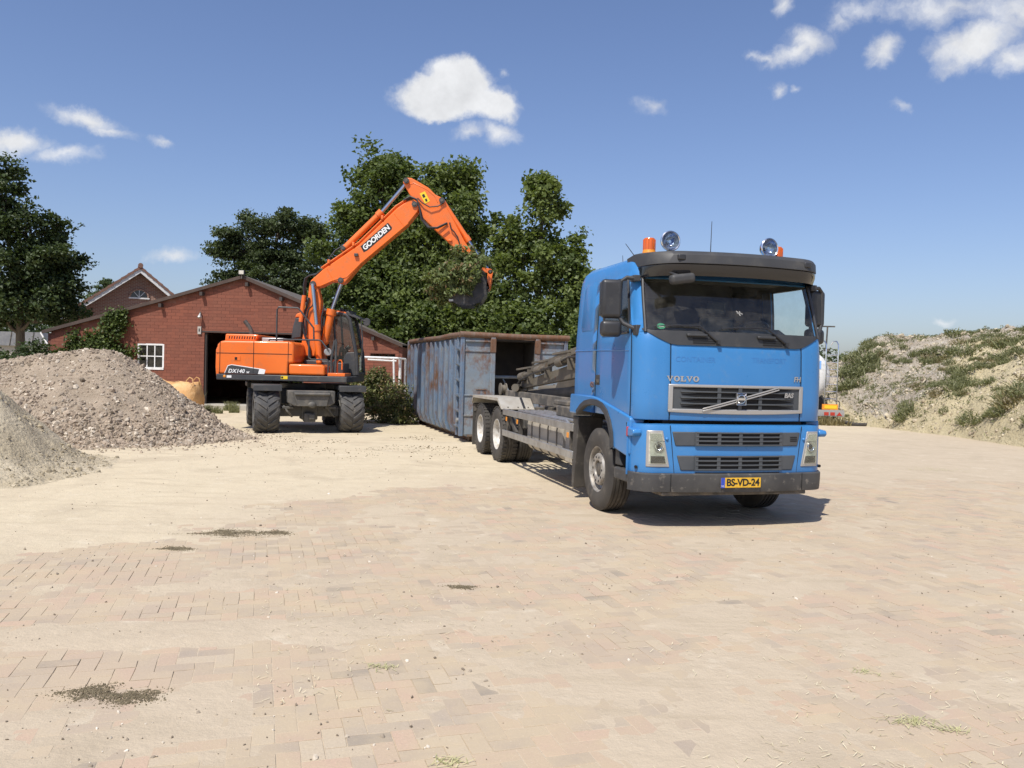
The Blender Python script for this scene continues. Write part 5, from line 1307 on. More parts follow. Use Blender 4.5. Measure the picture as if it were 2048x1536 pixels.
m = MB(); m.bx(XA, XB_, .06, 1.0, ZT - .1, ZT - .06); m.build('bay_cover', MT['bay'], CT)
m = MB(); m.tube([(XA, .5, 1.55), (XB_, .5, 1.55)], .04, 10); m.tube([(1.18, .5, 1.5), (1.32, .3, 1.1)], .02, 8); m.build('hook_bar', MT['ct_face'], CT)
m = MB(); m.tube([(-.03, .02, ZT + .03), (.6, .02, ZT + .02), (1.3, .03, ZT + .01), (2.0, .02, ZT + .015), (W + .03, .02, ZT + .02)], .07, 12); m.build('top_rail', MT['ct_rust'], CT)
# ================================================================== red brick barn
BY = 30.0
BN = thing('brick_barn', 'low red brick barn with dark doorway behind the excavator', 'barn', (0, BY, 0))
def barn_brick(per):
    m, n, l, bs = new_mat('barn_brick' + ('_single' if per else '')); p = pos(n, True)
    if per: rv = n.new('ShaderNodeObjectInfo').outputs['Random']
    else: at = n.new('ShaderNodeAttribute'); at.attribute_name = 'rnd'; rv = at.outputs['Fac']
    c = mixc(n, l, rv, (0.175, 0.056, 0.033), (0.225, 0.072, 0.041))
    c = mixc(n, l, mrange(n, l, noise(n, l, p, .8, 6, .6), .4, .7, 0, .6), c, (0.19, 0.074, 0.046))
    c = mixc(n, l, mrange(n, l, noise(n, l, p, 12, 6, .7), .58, .78, 0, .5), c, (0.27, 0.11, 0.07))
    l.new(c, bs.inputs['Base Color']); bs.inputs['Roughness'].default_value = .85; bump(n, l, bs, noise(n, l, p, 30, 5, .6), .3, .01); return m
MT['bb1'], MT['bbn'] = barn_brick(True), barn_brick(False)
MT['mortar'] = mat('red_mortar', (0.15, 0.055, 0.036), .9, var=(0.27, 0.13, 0.09), vscale=2.2, vlo=.5, vhi=.7, wpos=True)
MT['fascia'] = mat('fascia', (0.055, 0.036, 0.028), .75, var=(0.08, 0.052, 0.04), vscale=3, dirt=(0.11, 0.085, 0.068), dscale=4, dlo=.55, dhi=.8)
MT['roof_sheet'] = mat('roof_sheet', (0.10, 0.085, 0.075), .85, var=(0.14, 0.12, 0.10), vscale=1.5)
MT['dark_wood'] = mat('dark_wood', (0.05, 0.04, 0.035), .8)
ROOF = [(-16.98, 2.66), (-12.7, 3.93), (-9.80, 4.83), (-3.98, 2.50)]
def roof_z(x):
    for (x0, z0), (x1, z1) in zip(ROOF, ROOF[1:]):
        if x <= x1: return z0 + (z1 - z0) * (x - x0) / (x1 - x0)
    return ROOF[-1][1]
WX0, WX1, DX0, DX1, DZ, WZ0, WZ1 = -16.72, -4.12, -11.17, -7.55, 2.79, 1.42, 2.33
NX0, NX1 = -13.58, -12.62
LX0, LX1, LZ0, LZ1 = -5.15, -4.25, 2.02, 2.18
def piece(x0, x1, z0, top=True, z1=None):
    xs = [x0] + [x for x, z in ROOF if x0 < x < x1] + [x1]
    poly = [(x0, z0), (x1, z0)] + ([(x, roof_z(x) - .06) for x in reversed(xs)] if top else [(x1, z1), (x0, z1)])
    return poly
wall = MB()
for a in (piece(WX0, NX0, 0), piece(NX0, NX1, WZ1), piece(NX0, NX1, 0, False, WZ0), piece(NX1, DX0, 0), piece(DX0, DX1, DZ), piece(DX1, LX0, 0), piece(LX0, LX1, LZ1), piece(LX0, LX1, 0, False, LZ0), piece(LX1, WX1, 0)):
    wall.prism(a, .006, .24, 'y')
bw = wall.build('wall', MT['mortar'], BN, smooth=0)
for x in (WX0, WX1): 
    s_ = MB(); s_.bx(x - (.12 if x < -10 else .12), x + .12, .02, 11, 0, roof_z(x) - .12); s_.build('wall', MT['mortar'], BN)
MB().prism(piece(WX0, WX1, 0), 10.9, 11.1, 'y').build('wall', MT['mortar'], BN, smooth=0)
rf = MB()
for (x0, z0), (x1, z1) in zip(ROOF, ROOF[1:]):
    rf.prism([(x0, z0), (x1, z1), (x1, z1 + .05), (x0, z0 + .05)], -.10, 11.2, 'y')
roof = rf.build('roof', MT['roof_sheet'], BN, smooth=0)
for (x0, z0), (x1, z1) in zip(ROOF, ROOF[1:]):
    MB().prism([(x0, z0 - .075), (x1, z1 - .075), (x1, z1 + .045), (x0, z0 + .045)], -.15, -.105, 'y').build('fascia', MT['fascia'], roof)
for x in (-14.05, -12.72, -11.25, -9.62, -8.38, -6.9, -5.05):
    z = roof_z(x) - .15; MB().bx(x - .05, x + .05, -.22, .05, z - .13, z).build('purlin_end', MT['dark_wood'], BN)
# bricks, laid proud of the mortar
BH, BLN = .115, .30
rb = random.Random(11); bl = []
for r_ in range(44):
    z0 = .02 + r_ * BH; z1 = z0 + BH - .008; x = WX0 + (0 if r_ % 2 else -BLN / 2)
    while x < WX1:
        a, b_ = max(x, WX0), min(x + BLN - .012, WX1)
        for (ox0, ox1, oz0, oz1) in ((DX0, DX1, -1, DZ), (NX0, NX1, WZ0, WZ1), (LX0, LX1, LZ0, LZ1)):
            if z1 > oz0 + .02 and z0 < oz1 - .02:
                if a < ox0 < b_: b_ = ox0
                elif a < ox1 < b_: a = ox1
                elif a >= ox0 and b_ <= ox1: a = b_
        zt = min(roof_z(a), roof_z(b_)) - .10 if b_ > a else 0
        if b_ - a > .04 and z1 < zt: bl.append((a, b_, z0, z1))
        x += BLN
def bbox(a, b_, z0, z1, dy):
    return np.array([(a, dy, z0), (b_, dy, z0), (b_, dy, z1), (a, dy, z1), (a, .03, z0), (b_, .03, z0), (b_, .03, z1), (a, .03, z1)])
BFQ = np.array([(0, 1, 2, 3), (0, 4, 5, 1), (1, 5, 6, 2), (2, 6, 7, 3), (3, 7, 4, 0)])
vis_ = sorted(range(len(bl)), key=lambda k: (0 if (-16 < bl[k][0] < -8.8 and bl[k][2] > 2.3 and bl[k][1] - bl[k][0] > .28) else 1, rb.random()))
singles = set(vis_[:300]); me1 = None
for k in sorted(singles):
    a, b_, z0, z1 = bl[k]
    if me1 is None:
        o = np_mesh('brick', bbox(-.144, .144, -.0515, .0515, 0), BFQ, MT['bb1'], bw); me1 = o.data
    else:
        o = bpy.data.objects.new('brick', me1); COL.objects.link(o); o.parent = bw
    o.location = ((a + b_) / 2, rb.uniform(-.002, .003), (z0 + z1) / 2); o.scale = ((b_ - a) / .288, 1, (z1 - z0) / .103)
VV, FF, AA = [], [], []
for k in range(len(bl)):
    if k in singles: continue
    FF.append(BFQ + 8 * len(VV)); VV.append(bbox(*bl[k], rb.uniform(-.002, .003))); AA += [rb.random()] * 5
np_mesh('bricks', np.concatenate(VV), np.concatenate(FF), MT['bbn'], bw, attr=AA, kind='stuff')
MT['lintel'] = mat('lintel', (0.22, 0.10, 0.07), .8)
MB().bx(DX0 - .1, DX1 + .1, -.005, .2, DZ, DZ + .05).build('door_lintel', MT['dark_wood'], BN)
MB().bx(DX0, DX1, -.5, .6, .0, .2).build('door_sill', mat('concrete_sill', (0.42, 0.39, 0.33), .9, var=(.34, .31, .26), vscale=3), BN, bevel=.02)
for x in (DX0 - .02, DX1 - .06): MB().bx(x, x + .08, .05, .2, .2, DZ).build('door_frame', MT['dark_wood'], BN)
# window with six panes
wf = MB(); t = .06
wf.bx(NX0, NX1, .0, .07, WZ1 - t, WZ1); wf.bx(NX0, NX1, -.03, .09, WZ0 - .03, WZ0 + t); wf.bx(NX0, NX0 + t, .0, .07, WZ0 + t, WZ1 - t); wf.bx(NX1 - t, NX1, .0, .07, WZ0 + t, WZ1 - t)
wfo = wf.build('window', MT['white'], BN, smooth=0)
cw = (NX1 - NX0 - 2 * t) / 3; chh = (WZ1 - WZ0 - 2 * t) / 2
for k in (1, 2): MB().bx(NX0 + t + k * cw - .018, NX0 + t + k * cw + .018, .01, .06, WZ0 + t, WZ1 - t).build('glazing_bar', MT['white'], wfo)
MB().bx(NX0 + t, NX1 - t, .012, .058, WZ0 + t + chh - .018, WZ0 + t + chh + .018).build('glazing_bar', MT['white'], wfo)
for i in range(3):
    for j in range(2): MB().bx(NX0 + t + i * cw + .012, NX0 + t + (i + 1) * cw - .012, .03, .036, WZ0 + t + j * chh + .012, WZ0 + t + (j + 1) * chh - .012).build('pane', MT['glass_dark'], wfo)
for i in range(3): MB().bx(LX0 + i * .3, LX0 + i * .3 + .28, .05, .056, LZ0, LZ1).build('slit_pane', MT['glass_dark'], BN)
# wall fittings
wl1 = thing('wall_lamp', 'small conical lamp on the barn wall above the doorway corner', 'lamp', (-11.3, BY, 3.42))
MB().lathe([(.02, 0), (.03, .05), (.075, .16), (.08, .20), (0, .2)], (0, -.10, .06), (0, -.35, -.8), 16).build('lamp_shade', MT['silver'], wl1)
MB().tube([(0, .0, .0), (0, -.08, .09), (0, -.12, .05)], .02, 8).build('bracket', MT['steel_dark'], wl1)
mbx = thing('meter_box', 'small grey box on the barn wall beside the doorway', 'box', (-11.34, BY, 2.85))
MB().bx(-.065, .065, -.06, -.003, -.14, .14).build('casing', mat('grey_box', (0.4, 0.37, 0.33), .6), mbx, bevel=.01)
MB().bx(-.02, .02, -.066, -.058, -.04, .07).build('slot', MT['letter'], mbx)
fl = thing('flood_light', 'floodlight fixed to the barn roof ridge', 'lamp', (-9.80, BY - .2, 4.86))
MB().bx(-.10, .10, -.06, .06, .02, .18).build('lamp_housing', MT['ex_dark'], fl, bevel=.01)
MB().bx(-.085, .085, -.066, -.058, .035, .165).build('lamp_glass', MT['reflector'], fl)
MB().bx(-.02, .02, -.02, .12, -.12, .03).build('bracket', MT['steel_dark'], fl)

# ================================================================== tiled house behind the barn
HY = 44.0
RX, RZ = -19.84, 6.55
HS = thing('gable_house', 'brown brick house with tiled gable roof rising behind the barn', 'house', (RX - math.cos(R(25)) * RX, HY - math.sin(R(25)) * RX, 0), R(25))
def small_brick():
    m, n, l, bs = new_mat('house_brick'); p = pos(n)
    mp = n.new('ShaderNodeMapping'); mp.inputs['Rotation'].default_value = (R(90), 0, 0); l.new(p, mp.inputs['Vector'])
    b = n.new('ShaderNodeTexBrick'); l.new(mp.outputs[0], b.inputs['Vector']); b.inputs['Scale'].default_value = 1.0
    b.inputs['Brick Width'].default_value = .22; b.inputs['Row Height'].default_value = .075; b.inputs['Mortar Size'].default_value = .008
    b.inputs['Color1'].default_value = (0.30, 0.14, 0.095, 1); b.inputs['Color2'].default_value = (0.21, 0.10, 0.07, 1); b.inputs['Mortar'].default_value = (0.42, 0.36, 0.29, 1)
    l.new(b.outputs['Color'], bs.inputs['Base Color']); bs.inputs['Roughness'].default_value = .9; bump(n, l, bs, b.outputs['Fac'], -.5, .01); return m
MT['hbrick'] = small_brick()
MT['tile'] = mat('roof_tile', (0.17, 0.085, 0.06), .75, var=(0.24, 0.13, 0.095), vscale=2, dirt=(0.12, 0.1, 0.085), dscale=3, dlo=.5, dhi=.8)
RX, RZ = -19.84, 6.55
LEFT = [(RX, RZ), (-22.0, 4.92), (-23.1, 4.12), (-23.75, 3.72)]
RIGHT = [(RX, RZ), (-16.0, 3.35)]
gp = [(x, z - .12) for x, z in LEFT] + [(-23.4, 0), (-16.2, 0)] + [(x, z - .12) for x, z in reversed(RIGHT[1:])]
MB().prism(gp, 0, 8, 'y').build('wall', MT['hbrick'], HS, smooth=0)
for side_, nm in ((LEFT, 0), (RIGHT, 1)):
    r_ = MB()
    for (x0, z0), (x1, z1) in zip(side_, side_[1:]): r_.prism([(x0, z0 - .02), (x1, z1 - .02), (x1, z1 + .10), (x0, z0 + .10)], -.45, 8.3, 'y')
    ro = r_.build('roof', MT['tile'], HS, smooth=0)
    for (x0, z0), (x1, z1) in zip(side_, side_[1:]):
        MB().prism([(x0, z0 - .26), (x1, z1 - .26), (x1, z1 - .03), (x0, z0 - .03)], -.48, -.44, 'y').build('barge_board', MT['white'], ro)
        ln = math.hypot(x1 - x0, z1 - z0); n_ = max(1, int(ln / .34))
        for k in range(n_):
            t0, t1 = k / n_, (k + 1) / n_
            p0 = Vector((x0 + (x1 - x0) * t0, -.50, z0 + (z1 - z0) * t0)); p1 = Vector((x0 + (x1 - x0) * t1, -.50, z0 + (z1 - z0) * t1))
            MB().prism([(p0.x, p0.z + .07), (p1.x, p1.z + .12), (p1.x, p1.z - .02), (p0.x, p0.z - .07)], -.53, -.2, 'y').build('verge_tile', MT['tile'], ro)
MB().cyl((RX, -.56, RZ + .12), (RX, 8.3, RZ + .12), .13, n=10).build('ridge_tile', MT['tile'], HS)
fan = MB(); cx_, cz_, rr_ = -19.88, 5.02, .42
fan.add([(cx_ + rr_ * math.cos(a), -.02, cz_ + rr_ * .95 * math.sin(a)) for a in [math.pi * i / 12 for i in range(13)]], [tuple(range(13))]); fw_ = fan.build('fanlight', MT['black_gloss'], HS, smooth=0)
MB().tube([(cx_ + (rr_ + .04) * math.cos(a), -.03, cz_ + (rr_ + .04) * .95 * math.sin(a)) for a in [math.pi * i / 12 for i in range(13)]], .06, 6).build('arch_course', MT['hbrick'], fw_)
MB().bx(cx_ - rr_ - .08, cx_ + rr_ + .08, -.08, .02, cz_ - .08, cz_).build('sill', MT['white'], fw_)
for a in (50, 90, 130): MB().beam((cx_, -.04, cz_), (cx_ + rr_ * math.cos(R(a)), -.04, cz_ + rr_ * .95 * math.sin(R(a))), .03, .04, (0, 1, 0)).build('glazing_bar', MT['white'], fw_)
# far shed on the left
SD = thing('garden_shed', 'low grey-roofed shed half hidden behind the big left tree', 'shed', (-35.2, 60, 0))
MB().bx(-2.4, 1.3, 0, 4, 0, 2.5).build('wall', mat('shed_wall', (0.36, 0.34, 0.3), .8), SD)
MB().prism([(-2.7, 2.5), (-1.9, 3.5), (1.1, 3.5), (1.75, 2.5)], -.3, 4, 'y').build('roof', mat('shed_roof', (0.14, 0.145, 0.155), .7, var=(.2, .2, .2)), SD)
for x in (-1.2, -.4, .4): MB().beam((x + .3, -.32, 3.5), (x + .15, -.32, 2.5), .04, .05, (0, 1, 0)).build('roof_seam', MT['steel_dark'], SD)
MB().beam((1.18, -.32, 3.5), (1.8, -.32, 2.5), .09, .06, (0, 1, 0)).build('barge_board', MT['white'], SD)
# white tubular frame leaning by the barn
WF = thing('tube_frame', 'white tubular metal frame standing by the right end of the barn', 'frame', (-4.55, 28.9, 0))
for p0, p1, r_ in (((-.75, 0, 2.03), (.55, 0, 2.02), .04), ((-.5, 0, 1.95), (.5, 0, 1.92), .03), ((.40, 0, 2.03), (.48, 0, .0), .035), ((.60, .2, 2.05), (.62, .2, 0), .05), ((.75, .5, 2.0), (.75, .5, 0), .04), ((-.75, 0, 2.03), (-.72, 0, 0), .04), ((.55, 0, 2.02), (.75, .5, 2.0), .035)):
    MB().cyl(p0, p1, r_, n=10).build('tube', MT['white'], WF)

# ================================================================== road tanker behind the truck, seen from its tail
TK = thing('road_tanker', 'white road tanker with tail ladder half hidden behind the blue cab', 'tanker', (10.75, 31, 0), R(-6))
ell = [(1.12 * math.cos(a), 1.78 + 1.05 * math.sin(a)) for a in [2 * math.pi * i / 36 for i in range(36)]]
tk = MB(); tk.prism(ell, .1, 7.5, 'y'); tko = tk.build('tank', MT['white'], TK, smooth=40)
rows = [[(x * k, y, 1.78 + (z - 1.78) * k) for x, z in ell] for k, y in ((1, .1), (.92, -.06), (.7, -.17), (.4, -.23), (.02, -.25))]
dm = MB(); dm.grid(rows, True); dm.build('dished_end', MT['white'], tko, smooth=60)
MB().bx(.48, .72, -.19, -.165, 2.05, 2.35).build('blue_label', mat('label_blue', (0.2, 0.4, 0.75), .5), tko)
ld = MB()
for x in (.84, 1.27): ld.tube([(x, -.35, .75), (x, -.37, 2.7), (x, -.35, 2.95), (x - .04, -.25, 3.08), (x - .13, -.1, 3.08), (x - .17, .0, 2.95)], .022, 8)
lo = ld.build('ladder', MT['chrome'], TK)
for k in range(7): MB().cyl((.84, -.35, .95 + k * .27), (1.27, -.35, .95 + k * .27), .014, n=8).build('rung', MT['chrome'], lo)
ms = MB(); ms.cyl((1.0, .3, 2.8), (1.03, .3, 3.65), .03, n=8); ms.bx(.85, 1.30, .27, .33, 3.63, 3.68); ms.bx(.92, 1.1, .2, .35, 2.72, 2.82); ms.build('mast', MT['steel_dark'], TK)
MB().bx(.72, 1.28, -.5, -.46, .56, .76).build('hazard_board', MT['amber'], TK)
MB().bx(.80, 1.24, -.51, -.49, .60, .72).build('hazard_panel', MT['warn_yellow'], TK)
MB().bx(-1.2, 1.5, -.55, -.4, .50, .55).build('bumper_top', MT['silver'], TK)
lb = MB().bx(-1.2, 1.5, -.56, -.5, .32, .50).build('light_board', MT['silver'], TK)
MB().prism([(1.22, .345), (1.42, .345), (1.32, .48)], -.575, -.56, 'y').build('triangle_reflector', MT['red_lens'], lb)
for x in (.78, 1.0, -.8, -1.0): MB().bx(x, x + .16, -.575, -.56, .35, .47).build('tail_lamp', MT['red_lens'], lb)
MB().bx(-.5, .5, -.4, 7.6, .55, .85).build('chassis', MT['chassis'], TK)
for y in (1.2, 2.5, 3.8):
    for s in (-1, 1):
        t = MB(); t.lathe([(.28, s * .75), (.45, s * .74), (.5, s * .78), (.5, s * 1.08), (.45, s * 1.12), (.28, s * 1.1), (.1, s * 1.0), (0, s * 1.0)], (0, y, .5), (1, 0, 0), 28); t.build('wheel', MT['rubber'], TK)
MB().bx(-1.1, 1.25, -.4, -.36, .05, .34).build('mud_flap', MT['rubber'], TK)
hs = MB().tube([(12.05, 30.2, .16), (12.25, 30.0, .10), (12.5, 29.9, .06), (12.75, 29.95, .06), (12.95, 30.1, .06)], .07, 10).build('drain_hose', MT['rubber'])
tag(hs, 'dark drain hose lying on the ground at the tanker tail', 'hose')
# ================================================================== heaps, sand hill
def heap_mesh(name, x0, x1, y0, y1, st, hf, m_, parent=None, zmin=-.05):
    xs, ys_ = np.arange(x0, x1 + 1e-6, st), np.arange(y0, y1 + 1e-6, st); A, B = np.meshgrid(xs, ys_); Z = hf(A, B)
    V_ = np.stack([A.ravel(), B.ravel(), Z.ravel()], 1); n_ = len(xs)
    i_ = (np.arange(len(ys_) - 1)[:, None] * n_ + np.arange(n_ - 1)[None, :]).ravel(); F_ = np.stack([i_, i_ + 1, i_ + n_ + 1, i_ + n_], 1)
    k = (Z.ravel()[F_] > zmin).any(1)
    return np_mesh(name, V_, F_[k], m_, parent, smooth=True)
def seg_d(x, y, ax, ay, bx, by):
    dx, dy = bx - ax, by - ay; t = np.clip(((x - ax) * dx + (y - ay) * dy) / (dx * dx + dy * dy), 0, 1)
    return np.hypot(x - ax - t * dx, y - ay - t * dy), t
def rubble_h(x, y):
    d, t = seg_d(x, y, -9.15, 18.75, -13.0, 18.3)
    d = d + (fbm(x * .9, y * .9, 3, 51) - .5) * .7
    H = 2.02 - .55 * t
    z = H - np.sqrt((.80 * d) ** 2 + .16) + .40
    z = np.where(z < .25, .25 * np.exp((z - .25) / .25) , z) - .06
    return z + (fbm(x * 3, y * 3, 3, 52) - .5) * .12 + (fbm(x * 9, y * 9, 2, 53) - .5) * .05
def soil_h(x, y):
    d = np.hypot(x + 9.45, (y - 12.3) * .95) + (fbm(x * .8, y * .8, 3, 61) - .5) * .5
    z = 2.75 - .93 * d
    z = np.where(z < .3, .3 * np.exp((z - .3) / .3), z) - .05
    return z + (fbm(x * 4, y * 4, 4, 62) - .5) * .09 + (fbm(x * 14, y * 14, 2, 63) - .5) * .035
MT['rubble_dirt'] = mat('rubble_dirt', (0.28, 0.225, 0.165), .95, var=(0.37, 0.30, 0.225), vscale=2.2, dirt=(0.43, 0.36, 0.27), dscale=18, dlo=.52, dhi=.7, bmp=.9, bscale=22, bdist=.05, wpos=True, spec=.1)
MT['soil'] = mat('grey_soil', (0.42, 0.355, 0.245), .95, var=(0.55, 0.475, 0.345), vscale=1.6, dirt=(0.22, 0.185, 0.13), dscale=9, dlo=.6, dhi=.74, bmp=.9, bscale=16, bdist=.05, wpos=True, spec=.1)
RB = thing('rubble_heap', 'large heap of pinkish-grey crushed rubble in front of the barn', 'heap', (0, 0, 0))
heap_mesh('heap_core', -16.5, -5.2, 14.8, 22.2, .08, rubble_h, MT['rubble_dirt'], RB)
SO = thing('soil_heap', 'grey-green sandy soil heap at the left edge, nearest the camera', 'heap', (0, 0, 0))
heap_mesh('heap_core', -13.2, -5.6, 8.6, 16.0, .06, soil_h, MT['soil'], SO)
def stone_mat(name, cols, per):
    m, n, l, bs = new_mat(name)
    if per: rv = n.new('ShaderNodeObjectInfo').outputs['Random']
    else: at = n.new('ShaderNodeAttribute'); at.attribute_name = 'rnd'; rv = at.outputs['Fac']
    cr = n.new('ShaderNodeValToRGB'); l.new(rv, cr.inputs[0]); e = cr.color_ramp; e.elements[0].color = rgba(cols[0]); e.elements[1].color = rgba(cols[-1])
    for i, c in enumerate(cols[1:-1]): x = e.elements.new((i + 1) / (len(cols) - 1)); x.color = rgba(c)
    p = pos(n, True); c = mixc(n, l, mrange(n, l, noise(n, l, p, 30, 4, .6), .4, .75, 0, .5), cr.outputs[0], (0.27, 0.225, 0.175))
    l.new(c, bs.inputs['Base Color']); bs.inputs['Roughness'].default_value = .9; bs.inputs['Specular IOR Level'].default_value = .15; return m
RUB = [(0.17, 0.137, 0.10), (0.30, 0.243, 0.182), (0.38, 0.305, 0.23), (0.42, 0.335, 0.25), (0.30, 0.25, 0.195), (0.68, 0.60, 0.48)]
MT['stone_n'], MT['stone_1'] = stone_mat('rubble_stone', RUB, False), stone_mat('rubble_stone_single', RUB, True)
MT['clod_n'] = stone_mat('soil_clod', [(0.24, 0.20, 0.135), (0.38, 0.325, 0.22), (0.52, 0.45, 0.325)], False)
ICO_V = None
def ico():
    bm = bmesh.new(); bmesh.ops.create_icosphere(bm, subdivisions=1, radius=1); v = np.array([x.co[:] for x in bm.verts]); f = np.array([[y.index for y in x.verts] for x in bm.faces]); bm.free(); return v, f
ICO_V, ICO_F = ico()
rs = np.random.default_rng(5)
STONES = []
for k in range(8):
    v = ICO_V * (1 + rs.normal(0, .20, (12 if len(ICO_V) == 12 else len(ICO_V), 1))) * np.array([1, rs.uniform(.6, .95), rs.uniform(.4, .7)]); STONES.append(v)
def rot_rand(n):
    q = rs.normal(size=(n, 4)); q /= np.linalg.norm(q, axis=1)[:, None]; w, x, y, z = q.T
    return np.stack([np.stack([1 - 2 * (y * y + z * z), 2 * (x * y - z * w), 2 * (x * z + y * w)], 1), np.stack([2 * (x * y + z * w), 1 - 2 * (x * x + z * z), 2 * (y * z - x * w)], 1), np.stack([2 * (x * z - y * w), 2 * (y * z + x * w), 1 - 2 * (x * x + y * y)], 1)], 1)
def stones_obj(name, P, S, m_, parent, kind='stuff'):
    n_ = len(P); Rm = rot_rand(n_); kk = rs.integers(0, len(STONES), n_)
    base = np.stack(STONES)[kk] * S[:, None, None]; V_ = np.einsum('nij,nkj->nki', Rm, base) + P[:, None, :]
    nv = base.shape[1]; F_ = (ICO_F[None] + (np.arange(n_) * nv)[:, None, None]).reshape(-1, 3)
    return np_mesh(name, V_.reshape(-1, 3), F_, m_, parent, attr=np.repeat(rs.random(n_), len(ICO_F)), kind=kind)
def scatter_heap(hf, n_, x0, x1, y0, y1, dens=None):
    x = rs.uniform(x0, x1, n_); y = rs.uniform(y0, y1, n_); z = hf(x, y); k = z > .02
    if dens is not None: k &= rs.random(n_) < dens(x, y, z)
    return np.stack([x[k], y[k], z[k]], 1)
def camera_side(x, y, hf, e=.15):   # slope facing the viewer
    return hf(x, y) - hf(x, y + e) < .06
def rub_d(x, y, z): return (camera_side(x, y, rubble_h)) * (.22 + .95 * sstep(.45, .62, fbm(x * .9 + 3, y * .9, 3, 71)) + .5 * (z < .5))
P = scatter_heap(rubble_h, 68000, -14.5, -5.6, 15.2, 21.5, rub_d); P[:, 2] -= .005
S = np.clip(rs.lognormal(math.log(.0235), .52, len(P)) * (1 + .35 * (P[:, 2] < .7)), .009, .085)
big = np.argsort(-S)[:320]; big = [k for k in big if abs(P[k, 0]) < P[k, 1] * .6][:260]
rest_ = np.setdiff1d(np.arange(len(P)), big)
stones_obj('stones', P[rest_], S[rest_], MT['stone_n'], RB)
st_me = []
for v in STONES:
    me = bpy.data.meshes.new('stone'); me.from_pydata(v.tolist(), [], ICO_F.tolist()); me.materials.append(MT['stone_1']); me.polygons.foreach_set('use_smooth', [False] * len(me.polygons)); st_me.append(me)
for k in big:
    o = bpy.data.objects.new('stone', st_me[rs.integers(0, 8)]); COL.objects.link(o); o.parent = RB
    o.location = P[k]; s_ = float(S[k]) * 1.1; o.scale = (s_, s_, s_); o.rotation_euler = tuple(rs.uniform(0, 6.28, 3))
def soil_d(x, y, z): return (camera_side(x, y, soil_h)) * (.15 + .9 * sstep(.5, .62, fbm(x * 1.3, y * 1.3, 3, 72)) + .5 * (z < .35))
P = scatter_heap(soil_h, 26000, -11, -5.8, 9.2, 15.5, soil_d); P[:, 2] -= .004
stones_obj('clods', P, np.clip(rs.lognormal(math.log(.013), .55, len(P)), .005, .06), MT['clod_n'], SO)

# sand hill on the right
def hill_h(x, y):
    d1 = (x - 12.55) * .985 + (y - 30.6) * .17; d2 = (x - 12.35) * .712 + (y - 30.8) * .702
    k = .8; d = np.logaddexp(d1 * 3, d2 * 3) / 3
    d = d + (fbm(x * .35, y * .35, 4, 81) - .5) * 1.6
    top = 2.65 + 1.8 * sstep(.388, .455, x / np.maximum(y, 1)) + (fbm(x * .3, y * .3, 2, 84) - .5) * .7
    top = top * (1 - .85 * sstep(37, 46, y))
    z = top * (1 - np.exp(-np.maximum(d, 0) * .62 / np.maximum(top, .5) * 1.35)) - .1 * (d < 0) + np.minimum(d, 0) * .25
    berm = 0.55 * np.exp(-((d - 1.1) / 1.0) ** 2) * sstep(12, 15, x)
    lump = (fbm(x * 1.1, y * 1.1, 4, 82) - .5) * .7 + (fbm(x * 3.5, y * 3.5, 3, 83) - .5) * .30
    return z + berm + lump * sstep(.2, 2.2, d)
def hill_shader():
    m, n, l, bs = new_mat('hill_sand'); p = pos(n, True); at = n.new('ShaderNodeAttribute'); at.attribute_name = 'rnd'
    up = mixc(n, l, noise(n, l, p, 1.4, 7, .7), (0.30, 0.25, 0.19), (0.50, 0.44, 0.355))
    up = mixc(n, l, mrange(n, l, noise(n, l, p, 3.2, 6, .65), .5, .68), up, (0.55, 0.51, 0.43))
    lo = mixc(n, l, noise(n, l, p, 2.2, 7, .7), (0.45, 0.375, 0.225), (0.66, 0.575, 0.375))
    c = mixc(n, l, at.outputs['Fac'], up, lo)
    c = mixc(n, l, mrange(n, l, noise(n, l, p, 7, 6, .7), .55, .70, 0, .7), c, (0.17, 0.15, 0.09))
    l.new(c, bs.inputs['Base Color']); bs.inputs['Roughness'].default_value = .95; bs.inputs['Specular IOR Level'].default_value = .1
    bump(n, l, bs, nmath(n, l, 'ADD', noise(n, l, p, 9, 6, .65), nmath(n, l, 'MULTIPLY', noise(n, l, p, 30, 4, .6), .4)), 1.0, .12); return m
MT['hill'] = hill_shader()
hx, hy = np.concatenate([np.arange(4, 26, .16), np.arange(26, 60, 1.2)]), np.concatenate([np.arange(17, 46, .16), np.arange(46, 75, 1.5)])
HA, HB = np.meshgrid(hx, hy); HZ = hill_h(HA, HB); n_ = len(hx)
i_ = (np.arange(len(hy) - 1)[:, None] * n_ + np.arange(n_ - 1)[None, :]).ravel(); F_ = np.stack([i_, i_ + 1, i_ + n_ + 1, i_ + n_], 1)
zc_ = HZ.ravel()[F_].mean(1); xc_ = HA.ravel()[F_].mean(1); yc_ = HB.ravel()[F_].mean(1)
lim = .55 + 2.9 * sstep(13.2, 18.5, xc_ + (30 - yc_) * .25) + (fbm(xc_ * .5, yc_ * .5, 3, 91) - .5) * 1.0
hill = np_mesh('sand_hill', np.stack([HA.ravel(), HB.ravel(), HZ.ravel()], 1), F_, MT['hill'], attr=1 - sstep(-.12, .12, zc_ - lim), smooth=True)
tag(hill, kind='structure')
P = scatter_heap(hill_h, 30000, 8, 24, 19.5, 40, lambda x, y, z: .35 + .6 * (fbm(x, y, 3, 95) > .5))
o = stones_obj('sand_lumps', P, np.clip(rs.lognormal(math.log(.03), .6, len(P)), .012, .16), stone_mat('sand_lump', [(0.30, 0.255, 0.18), (0.45, 0.38, 0.27), (0.6, 0.53, 0.39)], False), hill)
